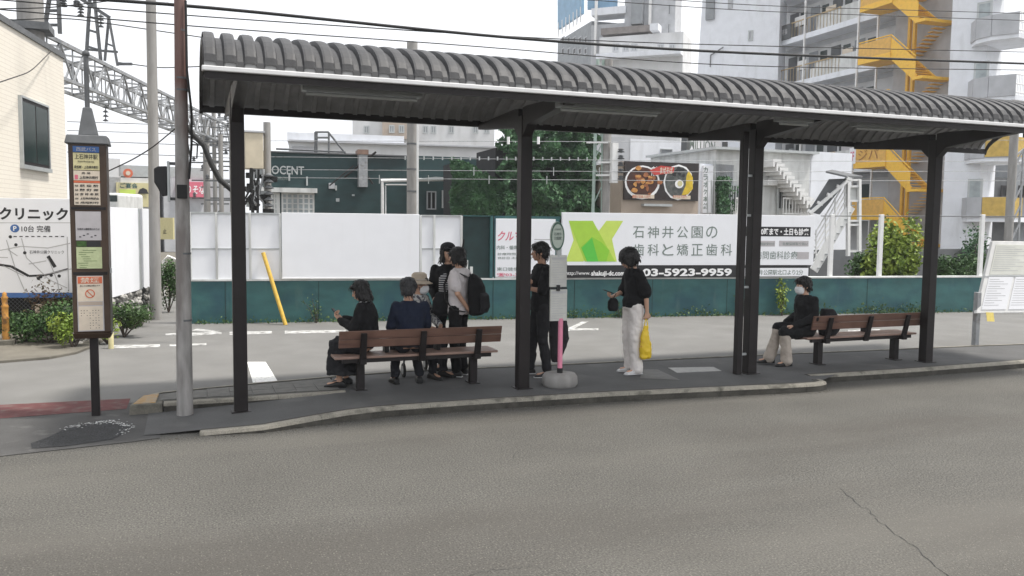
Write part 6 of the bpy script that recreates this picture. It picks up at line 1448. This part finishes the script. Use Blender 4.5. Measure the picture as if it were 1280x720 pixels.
    if mask:
        g = MB(); loft(g, [(H(0, .045, .0), h3 @ V((1, 0, 0)), h3 @ V((0, 1, 0)), .060, .066), (H(0, .055, -.04), h3 @ V((1, 0, 0)), h3 @ V((0, 1, 0)), .064, .070), (H(0, .055, -.085), h3 @ V((1, 0, 0)), h3 @ V((0, 1, 0)), .052, .060), (H(0, .045, -.112), h3 @ V((1, 0, 0)), h3 @ V((0, 1, 0)), .030, .040)])
        mk = melt(g, 'face_mask', 'maskcloth', T, .007, 3)
        for s in (-1, 1): g = MB(); cap(g, H(s*.058, .03, -.02), H(s*.079, -.012, .0), .0025, .0025, 6); plain(g, 'ear_loop', 'maskcloth', mk)
    # top
    g = MB(); e = .014*topw+(topw-1)*.03; torso(g, e, hem)
    for s in 'RL':
        a, b, c = j['sh'+s], j['el'+s], j['wr'+s]; cap(g, a-Z*.03, a-Z*.012, .058*min(topw, 1.12), .056*min(topw, 1.12))
        a = a-Z*.02
        if sleeve == 'long': cap(g, a, b, .056*topw, .052*topw); cap(g, b, c.lerp(b, .06), .051*topw, .040*topw)
        elif sleeve == 'half': cap(g, a, a.lerp(b, .95), .056*topw, .064*topw)
        else: cap(g, a, a.lerp(b, .66), .056*topw, .064*topw)
    if coat:
        for s in 'RL': cap(g, j['hi'+s], j['hi'+s].lerp(j['kn'+s], coat), .105, .092)
    tp = melt(g, 'jacket' if sleeve == 'long' else 'shirt', top, T, .0105, 4, .032)
    if collar: g = MB(); cap(g, j['neck']-up1*.015+fw1*.0, j['neck']+up1*.012, .066, .062); melt(g, 'collar', collar, tp, .0095, 2)
    if open_front:      # a second garment showing down the open front
        g = MB(); loft(g, [(j['pelvis']+fwm*.07+up0*.02, rt_m, fwm, .13, .088), (j['waist']+fwm*.065, rt_m, fwm, .12, .088), (j['chest']+fw1*.072, rt_sh, fw1, .12, .085), (j['neck']-up1*.03+fw1*.02, rt_sh, fw1, .05, .06)]); melt(g, 'shirt', open_front, T, .01, 3, .006)
    # bottom
    g = MB(); L = []
    if leg == 'skirt':
        k0, k1 = (j['knR']+j['knL'])/2, (j['anR']+j['anL'])/2; seat = j['pelvis']-Z*.06
        loft(g, [(j['waist']-up0*.02, rt_m, fwm, .155, .115), (j['pelvis'], rt_hi, fw0, .185, .14), (seat+(k0-seat)*.15, rt_hi, Z, .20, .12)])
        loft(g, [(seat, rt_hi, Z, .20, .11), (seat.lerp(k0, .5), rt_hi, Z, .20, .11), (k0+V((0, .03, .0)), rt_hi, Z, .19, .105)])
        fk = V((0, 1, 0)); loft(g, [(k0+Z*.06+V((0, .0, 0)), rt_hi, fk, .18, .10), (k0.lerp(k1, .5), rt_hi, fk, .22, .16), (k1+Z*.08-fk*.03, rt_hi, fk, .27, .21)])
    else:
        loft(g, [(j['waist']-up0*.03, rt_m, fwm, .142, .105), (j['pelvis']+up0*.0, rt_hi, fw0, .165, .122), (j['pelvis']-up0*.07, rt_hi, fw0, .160, .118)])
        for s in 'RL':
            a, b, c = j['hi'+s], j['kn'+s], j['an'+s]; w0 = legw; cap(g, a, b, .094*(.6+.4*w0), .066*w0); cap(g, b, b.lerp(c, .5), .066*w0, .060*w0); cap(g, b.lerp(c, .5), b.lerp(c, .93), .060*w0, .058*w0)
            if w0 > 1.2: cap(g, b.lerp(c, .6), c, .078, .088)
    melt(g, 'skirt' if leg == 'skirt' else 'trousers', bottom, T, .0105, 4, .045 if leg == 'skirt' else .034)
    for s in 'RL':
        c = j['an'+s]; tv = V((toes or {}).get(s, (.15 if s == 'R' else -.15, 1, 0))); tv.z = 0; tv.normalize(); side = V((tv.y, -tv.x, 0)); c0 = V((c.x, c.y, c.z-.085))
        g = MB(); S = [(-.075, .034, .06), (-.04, .040, .085), (.03, .042, .075), (.10, .046, .052), (.155, .040, .040), (.185, .022, .026)]
        loft(g, [(c0+tv*t+Z*h*.52, side, Z, w_, h*.5) for t, w_, h in S], 14); sh_ = melt(g, 'shoe', shoe, T, .007, 3)
        g = MB(); loft(g, [(c0+tv*t+Z*.009, side, Z, w_+.003, .010) for t, w_, h in S], 14); plain(g, 'sole', 'sole' if sole else 'rubber', sh_)
    T['_J'] = 0; del T['_J']
    MWI[T.name] = (Matrix.Translation(V(loc)) @ Matrix.Rotation(R_(face), 4, 'Z') @ Matrix.Scale(scale, 4)).inverted()
    return T, j, (lambda v: Matrix.Translation(V(loc)) @ Matrix.Rotation(R_(face), 4, 'Z') @ (V(v)*scale))
# face angle: 0 looks away from the camera along +Y, 90 looks left (-X)

# --- woman sitting at the left end of the bench, in profile, looking at her phone
def sit(h=.47, thigh=.43, kx=.11, kz=None, ay=.40, ax=.10):
    kz = kz or h-.02
    return dict(pelvis=(0, 0, h+.05), hiR=(.09, .02, h), hiL=(-.09, .02, h), knR=(kx, thigh, kz), knL=(-kx, thigh, kz), anR=(ax, ay, .085), anL=(-ax, ay, .085))
J = sit(.49, .33, .11, .50, .29, .12); J.update(waist=(0, -.02, .66), chest=(0, .0, .85), neck=(0, .02, 1.02), head=(0, .07, 1.15), shR=(.165, .01, .97), shL=(-.165, .01, .97), elR=(.20, .10, .74), elL=(-.20, .08, .73), wrR=(.06, .30, .80), wrL=(-.05, .31, .80))
T, j, W = person((1.95, 9.96, 0), 62, 'seated woman in black with a black bob, looking at a phone', J, yaw=8, pitch=22, hairstyle='bob', leg='skirt', bottom='blackcloth2', top='blackcloth', topw=1.25, hem=-.02,
    hands={'R': dict(dir=(-.4, .6, .5), palm=(-.3, .2, .9), curl=.9), 'L': dict(dir=(.3, .6, .55), palm=(.3, .2, .9), curl=.9)}, collar='maskcloth')
def phone(W, c, label, tilt=.5):
    c = V(c); g = MB(); u = V((1, 0, 0)); v = V((0, math.cos(tilt), math.sin(tilt))); n = u.cross(v)
    g.slab([W(c+u*a+v*b) for a, b in ((-.036, -.075), (.036, -.075), (.036, .075), (-.036, .075))], (W(n)-W((0, 0, 0))).normalized(), .009)
    ph = tag(g.build('phone', 'rubber', bevel=.003), label, 'phone'); g = MB(); g.slab([W(c+u*a+v*b+n*.0095) for a, b in ((-.032, -.07), (.032, -.07), (.032, .07), (-.032, .07))], (W(n)-W((0, 0, 0))).normalized(), .0008); g.build('screen', 'glass', ph)
phone(W, (0, .375, .875), 'dark phone held by the seated woman in black', .9)
# --- man in a navy jacket seen from behind
J = sit(.49, .40, .13, .48, .22, .15); J.update(waist=(0, .02, .66), chest=(.0, .05, .86), neck=(-.01, .09, 1.03), head=(-.01, .12, 1.17), shR=(.172, .06, .985), shL=(-.172, .06, .985), elR=(.215, .10, .73), elL=(-.22, .10, .73), wrR=(.17, .36, .60), wrL=(-.19, .34, .58))
T, j, W = person((2.46, 9.80, 0), -3, 'grey-haired man in a navy jacket seated mid bench with his back to the camera', J, yaw=-12, pitch=12, hair='hairgrey', hairstyle='thick', top='navy', bottom='darktrouser', topw=1.22, skin='skin2', hem=-.02,
    hands={'R': dict(dir=(-.3, .8, -.2), palm=(-.2, .1, -.9)), 'L': dict(dir=(.3, .8, -.2), palm=(.2, .1, -.9))})
# --- older woman in a bucket hat on a walker, beyond him
J = sit(.52, .40, .10, .50, .42, .10); J.update(waist=(0, .0, .69), chest=(0, .02, .88), neck=(0, .05, 1.05), head=(0, .09, 1.17), shR=(.16, .02, .99), shL=(-.16, .02, .99), elR=(.22, .08, .75), elL=(-.22, .08, .75), wrR=(.12, .32, .66), wrL=(-.12, .32, .66))
T, j, W = person((2.72, 10.62, 0), -150, 'older woman in a beige bucket hat and mask seated behind the navy-jacketed man', J, yaw=35, pitch=5, hairstyle='short', hair='hairgrey', top='floral', bottom='darktrouser', topw=1.1, mask=True)
g = MB(); hc = V((0, .09, 1.17)); hm = Matrix.Translation(hc) @ Matrix.Rotation(R_(35), 4, 'Z')
vs = []; n = 24; prof = [(.0, .165), (.06, .162), (.088, .14), (.097, .09), (.102, .06), (.135, .035), (.16, .022), (.158, .017), (.13, .028), (.098, .05)]
loft(g, [(hm @ V((0, -.01, z)), hm.to_3x3() @ V((1, 0, 0)), hm.to_3x3() @ V((0, 1, 0)), max(r, .01), max(r, .01)*1.08) for r, z in prof], 24); hat = plain(g, 'bucket_hat', 'cream', T)
g = MB(); loft(g, [(hm @ V((0, -.01, z)), hm.to_3x3() @ V((1, 0, 0)), hm.to_3x3() @ V((0, 1, 0)), r, r*1.08) for r, z in ((.1035, .062), (.1015, .082))], 24); plain(g, 'hat_band', 'khaki', hat)
# walker frame she sits on
T = thing('walking_frame', (2.72, 10.62, 0), 'dark wheeled walking frame with a seat under the woman in the bucket hat', 'walker')
g = MB(); g.box((2.53, 10.45, .44), (2.91, 10.80, .47)); g.build('seat', 'blackcloth', T, bevel=.01)
for x, y in ((2.52, 10.42), (2.92, 10.42), (2.52, 10.84), (2.92, 10.84)):
    g = MB(); g.tube([(x, y, .09), (x+(.02 if x < 2.7 else -.02), y, .46), (x, y+(.12 if y > 10.6 else 0), .80 if y > 10.6 else .50)], .013, 8); g.build('leg', 'dkgalv', T)
    g = MB(); g.tube([(x-.012, y, .09), (x+.012, y, .09)], .09, 20); wh = g.build('wheel', 'rubber', T); g = MB(); g.tube([(x-.016, y, .09), (x+.016, y, .09)], .055, 16); g.build('rim', 'galv', wh)
for x in (2.52, 2.92): g = MB(); g.tube([(x, 10.96, .80), (x, 10.80, .83)], .016, 8); g.build('handle', 'rubber', T)
# --- standing pair
J = dict(shR=(.18, -.01, 1.36), shL=(-.18, -.01, 1.36), elR=(.25, -.10, 1.10), elL=(-.24, -.09, 1.10), wrR=(.07, -.19, .88), wrL=(-.06, -.19, .86), head=(0, .035, 1.555), knR=(.10, .03, .49))
T, j, W = person((3.22, 10.30, 0), 48, 'standing young man in pale grey shirt, hands behind his back, wearing the backpack', J, yaw=14, pitch=8, hairstyle='shaggy', top='greytee', sleeve='short', bottom='blackcloth', legw=1.18, topw=1.18, hem=-.10, scale=.985,
    hands={'R': dict(dir=(-.8, -.1, -.3), palm=(0, 1, .2)), 'L': dict(dir=(.8, -.1, -.3), palm=(0, 1, .2))}, sole=True)
# backpack
B = thing('backpack', W((0, -.22, 1.02)), 'bulky black backpack worn by the young man in the grey t-shirt', 'backpack', None, R_(48)); MWI[B.name] = Matrix.Identity(4)
g = MB(); X = V((1, 0, 0)); Y = V((0, 1, 0))
loft(g, [((0, -.03, -.20), X, Y, .13, .06), ((0, -.04, -.17), X, Y, .155, .09), ((0, -.04, .0), X, Y, .165, .105), ((0, -.02, .18), X, Y, .15, .095), ((0, .0, .27), X, Y, .11, .07), ((0, .01, .31), X, Y, .05, .035)]); pk = melt(g, 'pack', 'blackcloth', B, .011, 5, .02)
g = MB(); loft(g, [((0, -.13, -.17), X, Y, .11, .03), ((0, -.145, -.1), X, Y, .12, .045), ((0, -.135, .05), X, Y, .12, .04), ((0, -.11, .09), X, Y, .10, .02)]); melt(g, 'pocket', 'blackcloth2', B, .01, 4, .01)
for s in (-1, 1):
    g = MB(); pts = [V((s*.09, .05, .28)), V((s*.12, .20, .36)), V((s*.125, .31, .32)), V((s*.135, .365, .18)), V((s*.16, .33, -.02)), V((s*.19, .20, -.13)), V((s*.14, .03, -.16))]
    L = []
    for i in range(len(pts)-1):
        for k in range(5): L.append(pts[i].lerp(pts[i+1], k/5))
    for i in range(len(L)-1):
        d = (L[i+1]-L[i]).normalized(); nn = d.cross(X).normalized() if abs(d.dot(X)) < .9 else Z; g.add([L[i]-X*.022+nn*.006, L[i]+X*.022+nn*.006, L[i+1]+X*.022+nn*.006, L[i+1]-X*.022+nn*.006, L[i]-X*.022-nn*.004, L[i]+X*.022-nn*.004, L[i+1]+X*.022-nn*.004, L[i+1]-X*.022-nn*.004], [(0, 1, 2, 3), (7, 6, 5, 4), (0, 3, 7, 4), (1, 5, 6, 2)])
    plain(g, 'strap', 'rubber', B)
g = MB(); cap(g, (-.03, .02, .32), (.03, .02, .32), .01, .01, 8); plain(g, 'handle', 'rubber', B); MWI[B.name] = Matrix.Identity(4)
# --- friend beyond him
J = dict(elR=(.22, .02, 1.10), elL=(-.22, .04, 1.10), wrR=(.16, .20, .98), wrL=(-.16, .20, .98), head=(0, .02, 1.57))
T, j, W = person((3.22, 10.80, 0), 158, 'standing person in a striped top and dark cap, mostly hidden behind the backpack wearer', J, yaw=20, pitch=6, hairstyle='bob', top='blackcloth', bottom='darktrouser', open_front='stripes', topw=1.1, scale=1.0,
    hands={'R': dict(dir=(-.4, .7, .1), palm=(-.4, 0, -.8), curl=.9), 'L': dict(dir=(.4, .7, .1), palm=(.4, 0, -.8), curl=.9)})
g = MB(); hm = Matrix.Translation(V((0, .02, 1.57))) @ Matrix.Rotation(R_(20), 4, 'Z'); q3 = hm.to_3x3(); g.ell(hm @ V((0, -.01, .075)), (.103, .115, .075), q3, 18, 10); loft(g, [(hm @ V((0, .09, .055)), q3 @ V((1, 0, 0)), q3 @ V((0, 1, 0)), .075, .085), (hm @ V((0, .09, .067)), q3 @ V((1, 0, 0)), q3 @ V((0, 1, 0)), .075, .085)]); melt(g, 'cap', 'blackcloth2', T, .008, 3)
g = MB(); c = V(YP(553, 378, 10.42)); B = thing('shoulder_bag', c-V((0, 0, .17)), 'soft black shoulder bag hanging between the two standing friends', 'bag'); B2 = MB(); 
MWI[B.name] = Matrix.Identity(4); loft(B2, [((0, 0, 0), X, Y, .09, .05), ((0, 0, .05), X, Y, .14, .075), ((0, 0, .2), X, Y, .13, .07), ((0, 0, .30), X, Y, .08, .035)]); melt(B2, 'bag_body', 'blackcloth2', B, .011, 4, .02)
g = MB(); cap(g, (.05, -.02, .28), (.20, -.10, .62), .012, .012, 8); cap(g, (.20, -.10, .62), (.27, -.05, .98), .012, .012, 8); plain(g, 'strap', 'rubber', B)
# --- man in black with folded arms
J = dict(pelvis=(0, 0, .94), waist=(0, .0, 1.07), chest=(0, -.01, 1.28), neck=(0, -.01, 1.46), head=(0, .03, 1.605), shR=(.185, -.01, 1.40), shL=(-.185, -.01, 1.40), elR=(.235, .06, 1.14), elL=(-.235, .06, 1.13), wrR=(-.03, .20, 1.23), wrL=(.02, .215, 1.15), hiR=(.09, 0, .92), hiL=(-.09, 0, .92), knR=(.12, .06, .50), knL=(-.10, .0, .50), anR=(.14, .10, .085), anL=(-.12, -.06, .085))
T, j, W = person((4.23, 9.98, 0), 84, 'standing man all in black with folded arms, between shelter post and bus stop sign', J, yaw=-8, pitch=2, hairstyle='thick', top='blackcloth', sleeve='half', bottom='blackcloth2', legw=1.08, topw=1.12, hem=-.09, skin='skin2', sole=True,
    hands={'R': dict(dir=(-.9, .1, .1), palm=(0, -1, 0), curl=.6), 'L': dict(dir=(.9, .1, -.1), palm=(0, -1, 0), curl=.6)})
c = YP(697, 428, 10.25); B = thing('duffel_bag', V((c.x, c.y, .12)), 'long dark grey bag hanging behind the man in black, beside the pink pole', 'bag'); MWI[B.name] = Matrix.Identity(4)
g = MB(); loft(g, [((-.03, 0, .0), X, Y, .05, .04), ((-.01, 0, .1), X, Y, .09, .07), ((.02, 0, .32), X, Y, .14, .09), ((0, 0, .55), X, Y, .13, .08), ((-.02, 0, .68), X, Y, .06, .04)]); melt(g, 'bag_body', cl_('grey_brown_cloth', (.035, .032, .035)), B, .011, 4, .02)
g = MB(); cap(g, (-.03, 0, .66), (-.16, -.1, 1.27), .013, .013, 8); plain(g, 'strap', 'rubber', B)
# --- person in white trousers with the yellow bag
J = dict(pelvis=(0, 0, .92), waist=(0, -.01, 1.04), chest=(0, -.02, 1.24), neck=(0, .02, 1.40), head=(0, .085, 1.515), shR=(.17, .0, 1.34), shL=(-.17, .0, 1.34), elR=(.22, .06, 1.08), elL=(-.21, -.08, 1.08), wrR=(.08, .27, 1.02), wrL=(-.21, -.10, .84), knR=(.09, .03, .49), knL=(-.09, .01, .49))
T, j, W = person((5.48, 9.78, 0), 84, 'standing person in a black top and wide white trousers looking down at a phone', J, yaw=0, pitch=30, hairstyle='bowl', top='blackcloth', sleeve='half', bottom='whitetrouser', legw=1.34, topw=1.3, hem=-.04, sole=True, shoe='sole',
    hands={'R': dict(dir=(-.5, .8, .2), palm=(-.5, 0, .8), curl=.8), 'L': dict(dir=(0, .05, -1), palm=(1, 0, 0), curl=1.2)})
phone(W, (.0, .36, 1.09), 'black phone held by the person in white trousers', .35)
c = W((-.02, .30, .93)); B = thing('pouch', c, 'small black pouch held in front of the person in white trousers', 'bag'); MWI[B.name] = Matrix.Identity(4); g = MB(); loft(g, [((0, 0, -.09), X, Y, .05, .05), ((0, 0, -.05), X, Y, .075, .06), ((0, 0, .04), X, Y, .07, .06), ((0, 0, .08), X, Y, .04, .04)]); melt(g, 'pouch_body', 'blackcloth', B, .009, 3, .01); g = MB(); cap(g, (0, 0, .07), (.05, .02, .14), .006, .006, 8); plain(g, 'strap', 'rubber', B)
hb = W((-.21, -.09, .74)); B = thing('plastic_bag', (hb.x, hb.y, .22), 'crumpled yellow plastic shopping bag hanging from the hand above white trousers', 'bag'); MWI[B.name] = Matrix.Identity(4); h_ = hb.z-.22
M['yellowbag'] = mat('yellow_plastic', (.75, .52, .03), .4, .08, 6); overlay(M['yellowbag'], (.55, .16, .04), 9, .6, .66, .7)
g = MB(); loft(g, [((0, 0, 0), X, Y, .06, .035), ((.005, 0, .02), X, Y, .085, .05), ((.0, 0, .15), X, Y, .085, .055), ((-.01, 0, .30), X, Y, .06, .035), ((-.005, 0, h_-.08), X, Y, .035, .018)]); melt(g, 'bag_body', 'yellowbag', B, .008, 2, .035)
for s in (-1, 1): g = MB(); cap(g, (s*.03, 0, h_-.10), (s*.008, 0, h_+.005), .008, .006, 8); plain(g, 'handle', 'yellowbag', B)
# --- masked man seated on the right-hand bench
J = sit(.49, .43, .11, .47, .50, .11); J.update(pelvis=(0, 0, .50), waist=(0, .03, .64), chest=(0, .02, .84), neck=(0, .03, 1.00), head=(0, .075, 1.125), shR=(.18, .0, .95), shL=(-.18, .0, .95), elR=(.24, -.02, .70), elL=(-.24, .02, .70), wrR=(.12, .27, .58), wrL=(-.13, .28, .57), knR=(.10, .37, .52), knL=(-.10, .40, .48), anR=(.08, .52, .10), anL=(-.12, .36, .085))
T, j, W = person((8.24, 9.68, 0), 82, 'seated man with a white mask, black jacket and beige trousers on the right bench', J, yaw=6, pitch=4, hairstyle='thick', top='blackcloth', bottom='khaki', topw=1.2, legw=1.25, mask=True, hem=-.02, coat=1.0,
    hands={'R': dict(dir=(-.3, .9, -.1), palm=(0, 0, -1)), 'L': dict(dir=(.3, .9, -.1), palm=(0, 0, -1))})
c = V((8.56, 9.60, .42)); B = thing('rucksack', c, 'black rucksack on the bench behind the masked man', 'backpack'); MWI[B.name] = Matrix.Identity(4)
g = MB(); loft(g, [((0, 0, 0), X, Y, .12, .10), ((.02, 0, .08), X, Y, .15, .13), ((.02, 0, .25), X, Y, .13, .12), ((-.02, 0, .38), X, Y, .08, .09)]); melt(g, 'pack', 'blackcloth2', B, .011, 4, .02)
g = MB(); cap(g, (-.02, -.03, .37), (-.02, .03, .37), .01, .01, 8); plain(g, 'handle', 'rubber', B)
# ------------------------------------------------------------------ air: pale haze over the whole scene
hz = MB(); hz.box((-160, -60, -2.6), (220, 240, 62))
hm_ = bpy.data.materials.new('pale_air'); hm_.use_nodes = True; nn_ = hm_.node_tree; nn_.nodes.clear()
vo_ = nn_.nodes.new('ShaderNodeVolumePrincipled'); vo_.inputs['Color'].default_value = (.93, .96, 1, 1); vo_.inputs['Density'].default_value = .0009; vo_.inputs['Anisotropy'].default_value = .3
mo_ = nn_.nodes.new('ShaderNodeOutputMaterial'); nn_.links.new(vo_.outputs[0], mo_.inputs['Volume'])
hb_ = hz.build('haze', hm_); tag(hb_, 'thin pale summer haze in the air over the whole street', 'haze', kind='stuff')
sc.cycles.volume_bounces = 0
